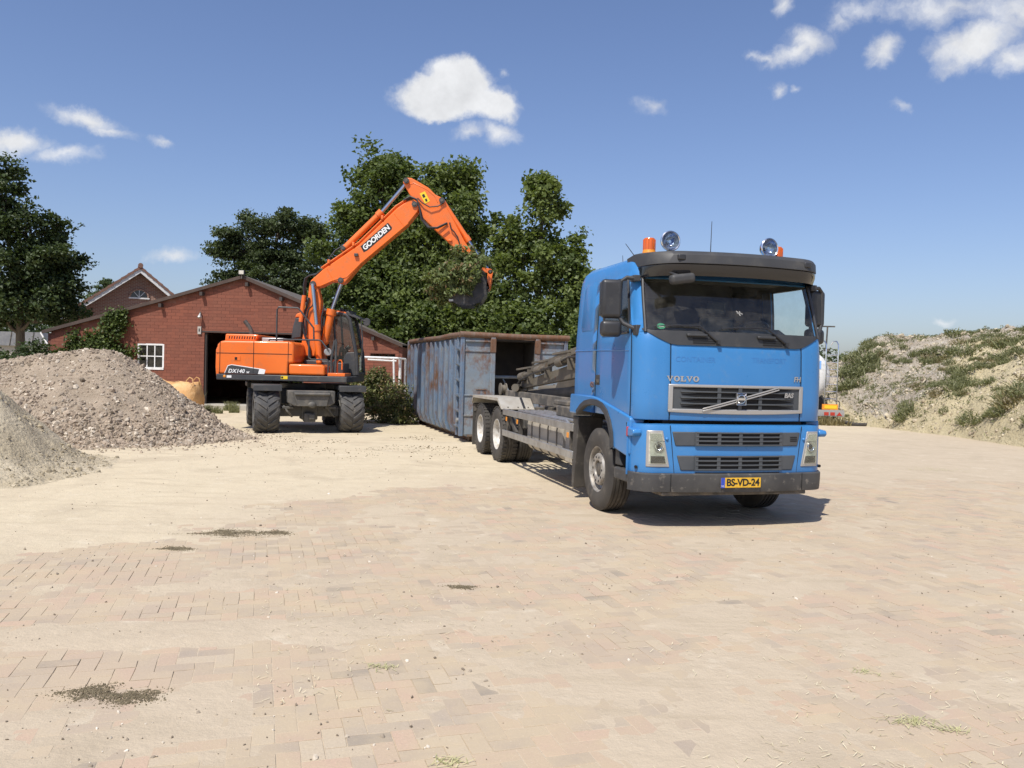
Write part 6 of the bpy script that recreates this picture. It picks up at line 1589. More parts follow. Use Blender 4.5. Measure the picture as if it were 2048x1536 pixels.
# orange big bag behind the rubble
bgm = mat('woven_bag', (0.60, 0.33, 0.12), .7, var=(0.66, 0.42, 0.2), vscale=4, dirt=(.42, .25, .11), dscale=5, dlo=.55, dhi=.8, bmp=.5, bscale=9, bdist=.05)
BG = thing('bulk_bag', 'slumped orange woven bulk bag between rubble heap and barn', 'bag', (-10.75, 27.1, 0))
BG.scale = (.85, .85, .90)
rows = []
for k, (z, r_) in enumerate(((0, .60), (.25, .66), (.55, .68), (.85, .66), (1.05, .60), (1.14, .50), (1.12, .34), (1.02, .12))):
    rows.append([(r_ * (1 + .09 * math.sin(3 * a + k) + .06 * math.sin(8 * a + 2.3 * k) + .03 * math.sin(13 * a - k)) * math.copysign(abs(math.cos(a)) ** .5, math.cos(a)) , r_ * math.copysign(abs(math.sin(a)) ** .5, math.sin(a)), z * (1 + .04 * math.sin(4 * a))) for a in [2 * math.pi * i / 28 for i in range(28)]])
m = MB(); m.grid(rows, True); m.f.append(tuple(range(len(m.v) - 28, len(m.v)))); m.build('sack', bgm, BG, smooth=60)
for a in (.8, 5.5):
    x, y = .5 * math.cos(a), .5 * math.sin(a); MB().tube([(x - .12, y, 1.0), (x - .10, y, 1.22), (x + .02, y, 1.34), (x + .12, y, 1.30), (x + .18, y, 1.06)], .022, 6).build('lifting_loop', bgm, BG)
rows = [[(-.9 + .22 * i, -.3 + .5 * j + .05 * math.sin(i * 2 + j), 1.16 + .10 * math.sin(i * 1.7 + j * 2) - .03 * i) for j in range(3)] for i in range(6)]
m = MB(); m.grid(rows); m.build('loose_flap', bgm, BG, smooth=60, solid=.01)
# ================================================================== trees and plants
def leaf_geo(P, L, wid=.8, out=None, rg=None, up=.55, fold=.18):
    n_ = len(P); N = rg.normal(size=(n_, 3)); N[:, 2] = N[:, 2] + up * 2
    if out is not None: N += out * .9
    N /= np.linalg.norm(N, axis=1)[:, None] + 1e-9
    D = rg.normal(size=(n_, 3)); D[:, 2] -= .35; D -= N * (D * N).sum(1)[:, None]; D /= np.linalg.norm(D, axis=1)[:, None] + 1e-9
    B = np.cross(N, D); L = np.asarray(L).reshape(-1, 1) * np.ones((n_, 1)); Wd = L * wid
    a = P - D * L * .5; c = P + D * L * .5 - N * L * .10; b1 = P + B * Wd * .5 - D * L * .08 + N * L * fold; b2 = P - B * Wd * .5 - D * L * .08 + N * L * fold
    V_ = np.stack([a, b1, c, b2], 1).reshape(-1, 3); k = np.arange(n_)[:, None] * 4
    F_ = np.concatenate([k + np.array([[0, 1, 2]]), k + np.array([[0, 2, 3]])], 1).reshape(-1, 3)
    return V_, F_
def cluster_points(lobes, rg, ncl, per, cl_r, flat, edge):
    w = np.array([l[1][0] * l[1][1] + l[1][1] * l[1][2] + l[1][0] * l[1][2] for l in lobes]); w = w / w.sum(); C = []; O = []
    for (c, r_), ww in zip(lobes, w):
        k = max(3, int(round(ncl * ww))); d = rg.normal(size=(k, 3)); d /= np.linalg.norm(d, axis=1)[:, None]
        t = edge + (1 - edge) * rg.random(k) ** .6; t[rg.random(k) < .16] *= .6; t *= rg.uniform(.88, 1.04, k)
        C.append(np.array(c) + d * t[:, None] * np.array(r_)); O.append(d)
    C = np.concatenate(C); O = np.concatenate(O)
    npc = np.maximum(3, (per * rg.lognormal(0, .35, len(C))).astype(int)); idx = np.repeat(np.arange(len(C)), npc)
    rad = cl_r * rg.lognormal(0, .25, len(C))
    off = np.clip(rg.normal(size=(len(idx), 3)) * .52, -1.0, 1.0); off[:, 2] *= flat
    return C, O, C[idx] + off * rad[idx][:, None], O[idx], idx
def limb(m, p0, p1, r0, r1, rg, n=6, sag=.12, seg=6):
    p0, p1 = Vector(p0), Vector(p1); pts = []; L = (p1 - p0).length
    for i in range(n + 1):
        t = i / n; p = p0.lerp(p1, t); p.z += math.sin(t * math.pi) * L * sag * .6 
        if 0 < i < n: p += Vector(rg.normal(size=3)) * L * .025
        pts.append(p)
    m.tube(pts, [r0 + (r1 - r0) * i / n for i in range(n + 1)], seg); return pts
MT['bark'] = mat('bark', (0.10, 0.08, 0.06), .9, var=(0.16, 0.135, 0.105), vscale=5, bmp=.6, bscale=18, bdist=.03, stretch=(3, 3, .6))
MT['twig'] = mat('twig', (0.16, 0.11, 0.07), .9, var=(0.24, 0.17, 0.11), vscale=3)
MT['maple'] = leaf_mat('maple_leaf', (0.040, 0.070, 0.019), (0.205, 0.255, 0.080), .45)
MT['maple_b'] = leaf_mat('maple_leaf_light', (0.046, 0.078, 0.021), (0.235, 0.285, 0.090), .46)
MT['locust'] = leaf_mat('locust_leaf', (0.028, 0.048, 0.018), (0.11, 0.14, 0.055), .34)
MT['oak'] = leaf_mat('dark_leaf', (0.024, 0.042, 0.014), (0.088, 0.122, 0.042), .32)
MT['far_leaf'] = leaf_mat('far_leaf', (0.040, 0.068, 0.028), (0.095, 0.130, 0.055), .3)
MT['ivy'] = leaf_mat('ivy_leaf', (0.030, 0.052, 0.010), (0.125, 0.165, 0.040), .3)
MT['brush'] = leaf_mat('cut_brush_leaf', (0.07, 0.085, 0.028), (0.23, 0.25, 0.095), .32, (0.42, 0.33, 0.18))
MT['weed'] = leaf_mat('weed_leaf', (0.14, 0.15, 0.07), (0.30, 0.305, 0.16), .35)
MT['load'] = leaf_mat('cut_leaf', (0.10, 0.13, 0.05), (0.29, 0.34, 0.14), .4, (0.36, 0.26, 0.15))
MT['dry'] = leaf_mat('dry_weed', (0.16, 0.13, 0.06), (0.34, 0.29, 0.15), .2)
def tree(name, label, base, trunk_h, tr, lobes, seed, m_, ncl=150, per=110, cl_r=.5, leaf=.16, flat=.7, edge=.72, group='trees around the yard', wid=.85, cat='tree', shoots=3, zs=.94):
    rg = np.random.default_rng(seed); T = thing(name, label, cat, base, 0, group)
    lobes = [((c[0] * .95, c[1], c[2] * zs), (r_[0] * .94, r_[1], r_[2] * zs)) for c, r_ in lobes]
    lob2 = list(lobes); sht = []
    for (c, r_) in lobes:      # shoots that break the outline
        for _ in range(shoots):
            a = rg.uniform(0, 6.28); e = rg.uniform(.0, 1.2); d = np.array((math.cos(a) * math.cos(e), math.sin(a) * math.cos(e), math.sin(e)))
            q = np.array(c) + d * np.array(r_) * .98; lob2.append((tuple(q), (cl_r * .75, cl_r * .75, cl_r * 1.25))); sht.append((c, tuple(q)))
    C, O, P, OO, idx = cluster_points(lob2, rg, ncl, per, cl_r, flat, edge)
    tint = np.clip(rg.beta(2, 2.4, len(P)) * .75 + (rg.random(len(C)) * .4)[idx], 0, 1)
    fill = []                  # loose inner foliage so that the crown has no empty core
    for (c, r_) in lobes:
        k = int(len(P) * .15 / len(lobes)); d = rg.normal(size=(k, 3)); d /= np.linalg.norm(d, axis=1)[:, None]; fill.append(np.array(c) + d * (rg.random((k, 1)) ** .4) * np.array(r_) * .97)
    fill = np.concatenate(fill); P = np.concatenate([P, fill]); OO = np.concatenate([OO, rg.normal(size=fill.shape) * .3]); tint = np.concatenate([tint, rg.beta(2, 2, len(fill)) * .8])
    V_, F_ = leaf_geo(P, leaf * rg.lognormal(-.08, .28, len(P)), wid, OO, rg)
    at = np.repeat(tint, 2)
    np_mesh('crown', V_, F_, m_, T, attr=at)
    tm = MB(); top = max(l[0][2] for l in lobes)
    pts = [(0, 0, -.1), (tr * .3, 0, trunk_h * .5), (0, tr * .4, trunk_h), (lobes[0][0][0] * .3, lobes[0][0][1] * .3, (trunk_h + top) / 2), (lobes[0][0][0] * .6, lobes[0][0][1] * .5, top)]
    tm.tube(pts, [tr * 1.35, tr, tr * .85, tr * .5, tr * .15], 10)
    for (c, r_) in lobes:
        z0 = min(max(trunk_h * .85, c[2] - r_[2] * 1.3), top * .9); f = max(0, min(1, (z0 - trunk_h) / max(top - trunk_h, .1)))
        st = (lobes[0][0][0] * .5 * f, lobes[0][0][1] * .5 * f, z0)
        q = limb(tm, st, c, tr * .45, tr * .12, rg)
        near_ = [k for k in range(len(C)) if np.linalg.norm((C[k] - np.array(c)) / np.array(r_)) < 1.15]
        for k in near_[::max(1, len(near_) // 14)]:
            limb(tm, q[rg.integers(2, 6)], C[k], tr * .10 + .006, .006, rg, 4, .1, 5)
    for c, q in sht: limb(tm, c, q, .022, .007, rg, 4, .1, 5)
    tm.build('trunk', MT['bark'], T, smooth=60)
    return T
def lob(cx, cy, cz, rx, ry, rz): return ((cx, cy, cz), (rx, ry, rz))
# the maples behind the container
tree('maple_tree', 'tallest bushy maple in the middle, left of the boom tip', (-5.7, 35, 0), 1.6, .22,
     [lob(.1, 0, 8.9, 1.55, 1.6, 2.5), lob(-1.2, .2, 7.2, 1.5, 1.6, 1.8), lob(1.0, -.3, 7.2, 1.6, 1.6, 2.1), lob(-1.0, -.4, 4.8, 1.9, 1.7, 1.8), lob(1.0, -.5, 4.6, 1.9, 1.7, 2.0), lob(.9, .3, 10.0, 1.0, 1.0, 1.0), lob(0, -.6, 2.2, 2.4, 1.5, 1.5)], 1, MT['maple'], 270, 120, .48, .165)
tree('maple_tree', 'broad maple standing behind the raised dipper arm', (-2.7, 34.4, 0), 1.6, .2,
     [lob(0, 0, 8.3, 1.5, 1.5, 2.2), lob(-1.0, 0, 6.2, 1.4, 1.5, 1.9), lob(1.1, -.2, 6.3, 1.5, 1.5, 2.0), lob(.2, .2, 9.9, .9, .9, .9), lob(.7, -.5, 4.0, 1.8, 1.5, 1.9), lob(-.9, -.5, 3.8, 1.8, 1.5, 1.8), lob(0, -.6, 1.8, 2.2, 1.4, 1.4)], 2, MT['maple_b'], 250, 120, .48, .165)
tree('maple_tree', 'slender open maple nearest the blue cab', (1.0, 33.2, 0), 1.5, .15,
     [lob(0, 0, 8.2, .75, .8, 1.5), lob(.1, 0, 6.6, 1.2, 1.1, 1.3), lob(-1.2, 0, 6.6, .7, .8, 1.4), lob(1.25, 0, 6.2, .8, .8, 1.0), lob(.9, -.2, 4.9, 1.2, 1.1, 1.2), lob(-1.1, -.3, 4.7, 1.3, 1.1, 1.5), lob(.2, -.5, 3.0, 1.9, 1.3, 1.6), lob(0, 0, 9.5, .45, .45, .6)], 3, MT['maple_b'], 190, 80, .38, .165)
tree('maple_sapling', 'small maple just showing beside the cab roof', (2.75, 34.5, 0), 1.0, .08, [lob(0, 0, 4.6, .7, .7, 1.1), lob(-.4, 0, 3.2, .9, .8, 1.2)], 4, MT['maple'], 46, 90, .35, .17)
for k, (x, y, w_, h_, lab) in enumerate(((-7.0, 33.6, 1.6, 2.2, 'leafy bush rising behind the barn roof right of the boom foot'), (-4.6, 32.6, 1.7, 2.4, 'leafy bush behind the brush pile'), (-2.4, 32.2, 1.7, 2.5, 'leafy bush behind the left end of the container'), (-.2, 31.8, 1.6, 2.3, 'leafy bush behind the middle of the container'), (1.9, 31.8, 1.4, 2.2, 'leafy bush behind the container and the cab'))):
    tree('maple_bush', lab, (x, y, 0), .5, .07, [lob(0, 0, h_ * .9, w_, 1.0, h_ * .75), lob(-.6, -.2, h_ * .5, w_ * .7, .9, h_ * .6), lob(.7, -.2, h_ * 1.3, w_ * .6, .9, h_ * .55)], 20 + k, MT['maple'] if k % 2 else MT['maple_b'], 90, 110, .42, .17, group='bushes behind the container', cat='bush')
# locust behind the barn
tree('locust_tree', 'dark flat-topped locust tree behind the barn roof', (-14.0, 48, 0), 4.2, .28,
     [lob(.4, 0, 10.3, 2.2, 1.8, .85), lob(-1.9, 0, 9.3, 1.4, 1.4, .8), lob(2.2, 0, 9.4, 1.2, 1.4, .9), lob(-2.6, -.2, 8.5, .9, 1, .5), lob(-2.0, -.5, 6.6, 1.5, 1.4, 1.0), lob(.3, -.8, 6.9, 1.9, 1.4, 1.0), lob(2.2, -.4, 7.2, 1.5, 1.4, 1.3), lob(1.8, -.6, 5.4, 2.0, 1.4, 1.2), lob(-1.2, -.8, 5.2, 2.2, 1.4, 1.1), lob(-2.2, -.6, 4.6, 1.6, 1.2, 1.3), lob(.6, 0, 8.4, 1.6, 1.3, .8), lob(3.0, 0, 6.2, 1.6, 1.2, 1.6), lob(-.8, 0, 8.1, 1.4, 1.2, .6)], 5, MT['locust'], 400, 110, .46, .15, .42, .6)
# big tree at the left edge
tree('locust_tree', 'big dark tree filling the left edge of the yard', (-21.45, 36, 0), 3.2, .2,
     [lob(-1.6, 0, 9.9, 1.7, 1.7, .8), lob(-1.6, 0, 8.3, 1.9, 1.8, 1.0), lob(.5, 0, 7.5, 1.4, 1.6, .9), lob(1.5, 0, 6.3, 1.15, 1.3, .8), lob(.2, -.4, 5.6, 2.0, 1.7, 1.1), lob(1.5, 0, 5.0, 1.15, 1.3, .8), lob(-2.6, -.3, 6.2, 2.2, 1.8, 1.6), lob(-1.0, -.6, 4.2, 2.4, 1.8, 1.1), lob(1.6, .2, 3.9, 1.1, 1.2, .7), lob(-3.6, -.3, 4.4, 2.2, 1.8, 1.5)], 6, MT['oak'], 330, 130, .5, .15, .5, .6)
tree('larch_tree', 'small pale tree far off left of the house gable', (-34.6, 70, 0), 4.5, .16, [lob(0, 0, 8.2, .75, .8, .75), lob(-.3, 0, 7.0, 1.0, 1, .55), lob(.4, 0, 6.4, 1.1, 1, .5), lob(-.2, 0, 5.6, 1.2, 1.2, .6), lob(0, 0, 4.4, 1.3, 1.3, .8)], 8, MT['far_leaf'], 120, 60, .4, .16, .4, .6)
# far woods
def wood(name, pts, seed, m_, n_per=700, leaf=.5):
    rg = np.random.default_rng(seed); PP = []
    for (x, y, z, r_) in pts:
        d = rg.normal(size=(n_per, 3)); d /= np.linalg.norm(d, axis=1)[:, None]; d[:, 2] = np.abs(d[:, 2]) * 1.0
        PP.append(np.array((x, y, 0)) + d * np.array((r_, r_, z)) * rg.uniform(.75, 1.08, (n_per, 1)))
    P_ = np.concatenate(PP); V_, F_ = leaf_geo(P_, leaf * rg.uniform(.7, 1.3, len(P_)), .9, None, rg)
    o = np_mesh(name, V_, F_, m_, attr=np.repeat(rg.random(len(P_)), 2)); tag(o, kind='stuff'); return o
tag(wood('far_woodland', [(-38 + 4.2 * k, 84 + 3 * math.sin(k * 2), 6.3 + 1.2 * math.sin(k * 1.7), 3.6) for k in range(9)] + [(-58 + 4.5 * k, 80, 8, 4) for k in range(5)], 31, MT['far_leaf'], 1100), 'green far woodland between the left tree and the house', 'woodland')
tag(wood('far_treeline', [(44 + 5 * k, 155 + 4 * math.sin(k * 2.1), 7.6 + 1.2 * math.sin(k * 1.3), 4.5) for k in range(14)], 32, MT['locust'], 420, .7), 'dark tree line on the far right horizon', 'woodland')
# hedge under the left tree
tree('hedge_bush', 'dense green hedge bush behind the rubble heap at the left edge', (-17.9, 28.6, 0), .4, .06, [lob(0, 0, 1.2, 1.6, .8, .95), lob(-1.6, 0, 1.1, 1.5, .8, .9), lob(1.0, 0, 1.25, 1.0, .8, .8)], 9, MT['oak'], 110, 110, .34, .11, group='hedge bushes', cat='bush')
tree('hedge_bush', 'lower lit hedge bush at the barn corner left of the ivy', (-16.2, 29.2, 0), .4, .05, [lob(-.3, 0, 1.2, .8, .5, .9), lob(.4, 0, 1.0, .7, .5, .8)], 10, MT['ivy'], 60, 90, .26, .10, group='hedge bushes', cat='bush')
# ivy on the barn wall
rg = np.random.default_rng(12)
IV = thing('ivy_plant', 'ivy climbing the left end of the barn wall', 'plant', (0, 29.93, 0))
ic = []
for (x0, z0, x1, z1, w_, n_) in ((-16.4, 1.5, -14.6, 1.9, .38, 30), (-15.5, 1.8, -14.5, 2.3, .40, 30), (-15.0, 2.3, -14.2, 3.2, .30, 34), (-14.6, 3.0, -13.9, 3.45, .16, 16), (-15.9, 2.0, -15.7, 2.6, .12, 8), (-15.2, 1.9, -15.25, 2.8, .12, 8), (-14.5, 1.9, -13.7, 1.95, .14, 12), (-16.6, .8, -14.4, 1.2, .5, 40)):
    t = rg.random(n_); ic.append(np.stack([x0 + (x1 - x0) * t + rg.normal(0, w_ * .6, n_), rg.uniform(-.22, -.02, n_), z0 + (z1 - z0) * t + rg.normal(0, w_ * .5, n_)], 1))
ic = np.concatenate(ic); ic[:, 2] = np.minimum(ic[:, 2], np.array([roof_z(x) - .18 for x in ic[:, 0]]))
P = np.repeat(ic, 34, 0); P = P + rg.normal(size=P.shape) * np.array([.13, .05, .13]); P[:, 1] = np.minimum(P[:, 1], .02)
V_, F_ = leaf_geo(P, .11 * rg.uniform(.6, 1.3, len(P)), .95, np.tile((0, -1.2, .2), (len(P), 1)), rg)
np_mesh('foliage', V_, F_, MT['ivy'], IV, attr=np.repeat(np.clip(rg.normal(.45, .25, len(P)), 0, 1), 2))
m = MB()
for a, b_ in (((-15.6, -.02, .2), (-14.8, -.02, 2.4)), ((-14.9, -.02, .2), (-14.2, -.02, 3.2)), ((-14.8, -.02, 1.9), (-13.5, -.02, 2.1)), ((-13.9, -.02, 1.95), (-13.6, -.02, 2.2))): limb(m, a, b_, .025, .008, rg, 6, .05, 5)
m.build('stem', MT['twig'], IV)
# brush pile and the load in the bucket
def brush(name, label, base, blobs, seed, leaves, twigs, m_, lsize=.08, cat='brush'):
    rg = np.random.default_rng(seed); T = thing(name, label, cat, base); PP = []; tm = MB()
    for (c, r_, wgt) in blobs:
        k = int(leaves * wgt * .45); d = rg.normal(size=(k, 3)); d /= np.linalg.norm(d, axis=1)[:, None]
        PP.append(d * rg.uniform(.2, 1.0, (k, 1)) * np.array(r_) + np.array(c) + rg.normal(size=(k, 3)) * .03)
        nt = max(4, int(twigs * wgt))
        for _ in range(nt):
            a = np.array(c) + rg.normal(size=3) * np.array(r_) * .45; dr = rg.normal(size=3); dr[2] *= .7; dr /= np.linalg.norm(dr)
            ln = rg.uniform(.35, .95) * max(r_); b_ = a + dr * ln + np.array((0, 0, -.22 * ln))
            if base[2] < .5: a[2] = max(a[2], .03); b_[2] = max(b_[2], .03)
            q = limb(tm, a, b_, rg.uniform(.006, .016), .004, rg, 4, .25, 5)
            t = rg.uniform(.25, 1.05, int(leaves * .55 * wgt / nt)); qa = np.array([tuple(v) for v in q]); ti = np.clip(t * 4, 0, 3.999); i0 = ti.astype(int)
            PP.append(qa[i0] + (qa[i0 + 1] - qa[i0]) * (ti - i0)[:, None] + rg.normal(size=(len(t), 3)) * .045)
    P_ = np.concatenate(PP)
    if base[2] < .5: P_ = P_[P_[:, 2] > .02]
    V_, F_ = leaf_geo(P_, lsize * rg.uniform(.5, 1.5, len(P_)), .6, None, rg, .3)
    np_mesh('leaves', V_, F_, m_, T, attr=np.repeat(rg.random(len(P_)), 2)); tm.build('twigs', MT['twig'], T, smooth=60)['kind'] = 'stuff'
    return T
brush('brush_pile', 'pile of drying cut branches between excavator and container', (-3.95, 25.3, 0),
      [((0, 0, .55), (.9, .7, .6), .4), ((-.5, .1, .85), (.6, .6, .55), .25), ((.5, -.1, .6), (.55, .6, .6), .25), ((-.2, .3, 1.25), (.5, .5, .45), .2), ((-.9, .2, 1.15), (.45, .5, .5), .15), ((.7, -.5, .22), (.4, .4, .25), .12)], 41, 9000, 240, MT['brush'])
brush('cut_branches', 'tangle of cut leafy branches held in the raised bucket', (-1.35, 22.2, 4.1),
      [((0, 0, .2), (.50, .62, .42), .5), ((-.35, 0, -.05), (.42, .6, .30), .35), ((.30, 0, .15), (.30, .55, .40), .25), ((-.70, -.05, -.22), (.36, .5, .20), .2), ((.05, -.25, -.2), (.35, .35, .22), .15), ((-.25, -.2, -.38), (.22, .4, .25), .12), ((.1, -.1, .5), (.35, .4, .2), .12), ((.12, -.62, .05), (.36, .14, .30), .3), ((-.3, -.55, -.1), (.4, .2, .25), .25), ((-.55, -.3, .05), (.4, .4, .25), .2)], 42, 9500, 110, MT['load'], .13)
# weeds
def weed_mesh(seed, n_blade, h, spread, leafn, m_):
    rg = np.random.default_rng(seed); VV, FF, AA = [], [], []; o_ = 0
    for k in range(n_blade):
        a = rg.uniform(0, 6.28); r_ = spread * rg.random() ** .5; b_ = np.array((r_ * math.cos(a), r_ * math.sin(a), -.03)); hh = h * rg.uniform(.45, 1.1); ln = rg.normal(0, .28, 2) * hh
        tip = b_ + np.array((ln[0] + .3 * b_[0], ln[1] + .3 * b_[1], hh)); mid = (b_ + tip) / 2 + np.array((-ln[0] * .15, -ln[1] * .15, hh * .08)); w_ = .012 * (1 + h)
        pa = rg.uniform(0, 3.14); s_ = np.array((math.cos(pa), math.sin(pa), 0)) * w_
        VV.append(np.array([b_ - s_, b_ + s_, mid + s_ * .8, mid - s_ * .8, tip])); FF += [(o_, o_ + 1, o_ + 2), (o_, o_ + 2, o_ + 3), (o_ + 3, o_ + 2, o_ + 4)]; AA += [rg.random()] * 3; o_ += 5
    if leafn:
        P_ = np.clip(rg.normal(size=(leafn, 3)), -1.4, 1.4) * np.array((spread * .6, spread * .6, h * .25)) + np.array((0, 0, h * .45)); P_[:, 2] = np.abs(P_[:, 2])
        v, f = leaf_geo(P_, .085 * rg.uniform(.5, 1.4, leafn), .55, None, rg, .5); VV.append(v); FF += (f + o_).tolist(); AA += np.repeat(rg.random(leafn), 2).tolist()
    o = np_mesh('weed_source', np.concatenate(VV), np.array(FF), m_, attr=AA); me = o.data; bpy.data.objects.remove(o); return me
WEEDS = [weed_mesh(50 + k, 110, .34 + .06 * k, .34, 90, MT['weed']) for k in range(4)] + [weed_mesh(60, 120, .30, .34, 30, MT['dry'])]
rg = np.random.default_rng(77); cnt = 0; tries = 0; spots = []
while cnt < 250 and tries < 20000:
    tries += 1; x = rg.uniform(11.3, 25); y = rg.uniform(21, 39)
    if not (.40 * y < x < .66 * y): continue
    z = float(hill_h(np.array([x]), np.array([y]))[0])
    if z < .12: continue
    zc = float(hill_h(np.array([x]), np.array([y + .6]))[0])
    if zc - z < -.25: continue
    lower = z < .7 + 2.3 * float(sstep(13.8, 19.5, x + (30 - y) * .25))
    dens = float(fbm(np.array([x * .45]), np.array([y * .45]), 3, 33)[0])
    if rg.random() > (.16 if lower else .22 + 2.0 * max(0, dens - .47)) : continue
    cnt += 1; spots.append((x, y, z))
for k in range(26):   # the green drift low on the right
    t = rg.random(); x = 14.6 + t * 3.2 + rg.normal(0, .25); y = 24.4 + t * 1.2 + rg.normal(0, .35); spots.append((x, y, float(hill_h(np.array([x]), np.array([y]))[0])))
for k, (x, y, z) in enumerate(spots):
    dry = rg.random() < .22
    o = bpy.data.objects.new('weed_clump', WEEDS[4] if dry else WEEDS[rg.integers(0, 4)]); COL.objects.link(o)
    o.location = (x, y, z); s_ = float(np.clip(rg.lognormal(-.62, .42), .22, 1.25)); o.scale = (s_ * rg.uniform(.9, 1.5), s_ * rg.uniform(.9, 1.5), s_ * rg.uniform(.6, 1.0))
    gx1, gy1 = float(hill_h(np.array([x + .3]), np.array([y]))[0] - hill_h(np.array([x - .3]), np.array([y]))[0]) / .6, float(hill_h(np.array([x]), np.array([y + .3]))[0] - hill_h(np.array([x]), np.array([y - .3]))[0]) / .6
    nrm = Vector((-gx1 * .7, -gy1 * .7, 1)).normalized(); o.rotation_mode = 'QUATERNION'; o.rotation_quaternion = nrm.to_track_quat('Z', 'Y') @ Euler((0, 0, rg.uniform(0, 6.28))).to_quaternion()
    if k >= cnt: lab_ = 'weed clump in the green drift low on the right of the sand hill'
    elif dry: lab_ = 'dry straw-coloured weed clump on the sand hill'
    elif z > 3.4: lab_ = 'green weed clump along the crest of the sand hill'
    elif x / y < .44: lab_ = 'green weed clump on the left shoulder of the sand hill near the tanker'
    elif z < 1.4: lab_ = 'green weed clump near the foot of the sand hill'
    else: lab_ = 'green weed clump on the middle face of the sand hill'
    tag(o, lab_, 'weeds', lab_.replace('clump', 'clumps'))
for k in range(18):
    x = rg.uniform(-11.4, -8.6); y = rg.uniform(27.6, 29.6)
    o = bpy.data.objects.new('weed_clump', WEEDS[rg.integers(0, 4)]); COL.objects.link(o); s_ = rg.uniform(.4, 1.4) if y > 28.8 else rg.uniform(.25, .6)
    o.location = (x, y, .2 if y > BY - .5 else 0); o.scale = (s_ * .8, s_ * .8, s_ * 1.5); o.rotation_euler = (0, 0, rg.uniform(0, 6.28)); tag(o, 'tall weed clump growing in front of the barn doorway', 'weeds', 'weed clumps at the barn door')
for k in range(5):
    o = bpy.data.objects.new('weed_clump', WEEDS[4]); COL.objects.link(o); o.location = (10.6 + k * .32, 30.15 + rg.uniform(-.1, .2), 0); o.scale = (1.3, 1.3, 1.3); o.rotation_euler = (0, 0, k)
    tag(o, 'dry grass tuft under the tail of the tanker', 'grass tuft', 'dry tufts at the tanker')

# fine ground cover speckling the hill
rg = np.random.default_rng(99); n_ = 30000; x = rg.uniform(9, 25, n_); y = rg.uniform(20, 39, n_); z = hill_h(x, y)
d_ = fbm(x * .7, y * .7, 4, 133); low_ = z < .5 + 2.6 * sstep(13.2, 18.5, x + (30 - y) * .25)
k = (z > .1) & (rg.random(n_) < np.where(low_, .10 + .5 * (d_ > .6), .15 + 1.6 * np.clip(d_ - .45, 0, 1))) & (x > .36 * y) & (x < .68 * y)
C = np.stack([x[k], y[k], z[k]], 1); P = np.repeat(C, 7, 0) + rg.normal(size=(len(C) * 7, 3)) * np.array([.07, .07, .03]) + np.array([0, 0, .03])
V_, F_ = leaf_geo(P, .075 * rg.uniform(.5, 1.4, len(P)), .45, None, rg, .5)
gc = np_mesh('ground_cover', V_, F_, MT['weed'], attr=np.repeat(np.clip(rg.random(len(C)).repeat(7) + rg.normal(0, .15, len(P)), 0, 1), 2)); tag(gc, 'fine low weeds speckling the sand hill', 'ground cover', kind='stuff')
# ================================================================== small litter on the yard
rl = np.random.default_rng(91)
MT['clod_dark'] = mat('dark_soil', (0.15, 0.12, 0.072), .95, var=(0.22, 0.18, 0.11), vscale=12, bmp=.8, bscale=60, bdist=.02, wpos=True)
PATCH = [(-2.17, 4.31, .14, .085, .08, 'left one of two dark soil crumb patches nearest the camera'), (-1.92, 4.26, .15, .085, .05, 'right one of two dark soil crumb patches nearest the camera'),
         (-2.82, 8.42, .36, .15, .12, 'largest dark soil smear in the sandy middle of the yard'), (-2.38, 8.50, .15, .09, 0, 'small dark soil smear right of the largest one'), (-3.09, 7.67, .15, .08, .1, 'dark soil patch left of the yard middle'),
         (-.36, 6.58, .11, .065, 0, 'lone round dark soil patch in the yard centre')]
for (x, y, rx, ry, a, lab) in PATCH:
    T = thing('soil_patch', lab, 'soil', (x, y, 0), a, 'soil patches on the yard')
    n_ = int(2600 * (rx * ry / .02) ** .7); t = np.minimum(rl.random(n_) ** .6, 1) * rl.choice([1, 1, 1, 1.5], n_); b_ = rl.uniform(0, 6.28, n_)
    px_ = np.cos(b_) * t * rx * (1 + .3 * np.sin(3 * b_ + x)); py_ = np.sin(b_) * t * ry * (1 + .3 * np.cos(2 * b_ + y))
    zz_ = ground_z(x + px_, y + py_); zz_ = np.maximum(zz_, 0) + .003 * np.clip(1 - t, 0, 1)
    S_ = np.clip(rl.lognormal(math.log(.0029), .5, n_), .0012, .012)
    stones_obj('crumbs', np.stack([px_, py_, zz_], 1), S_, MT['clod_dark'], T)
# pebbles and crumbs
n_ = 2600; y = 3.4 + 12 * rl.random(n_) ** 1.4; x = (rl.random(n_) * 1.36 - .68) * y; k = (fbm(x * .5, y * .5, 3, 44) + .25 * (x < 0)) > .52
x, y = x[k], y[k]; P = np.stack([x, y, np.maximum(ground_z(x, y), 0) + .002], 1)
PE = stones_obj('pebbles', P, np.clip(rl.lognormal(math.log(.0055), .55, len(P)), .002, .022), stone_mat('pebble', [(0.14, 0.11, 0.08), (0.3, 0.25, 0.19), (0.5, 0.43, 0.33), (0.72, 0.66, 0.56)], False), None)
tag(PE, 'scattered pebbles and crumbs on the paving', 'pebbles')
# rubble spill round the heap toe
n_ = 3500; x = rl.uniform(-8.5, -5.0, n_); y = rl.uniform(15.2, 21.5, n_); d_, _ = seg_d(x, y, -9.15, 18.75, -13.0, 18.3); k = (d_ < 3.0 + rl.exponential(.45, n_)) & (d_ > 2.4)
x, y = x[k], y[k]; P = np.stack([x, y, np.maximum(np.maximum(ground_z(x, y), rubble_h(x, y)), 0) + .005], 1)
stones_obj('spilled_stones', P, np.clip(rl.lognormal(math.log(.018), .5, len(P)), .006, .05), MT['stone_n'], RB)
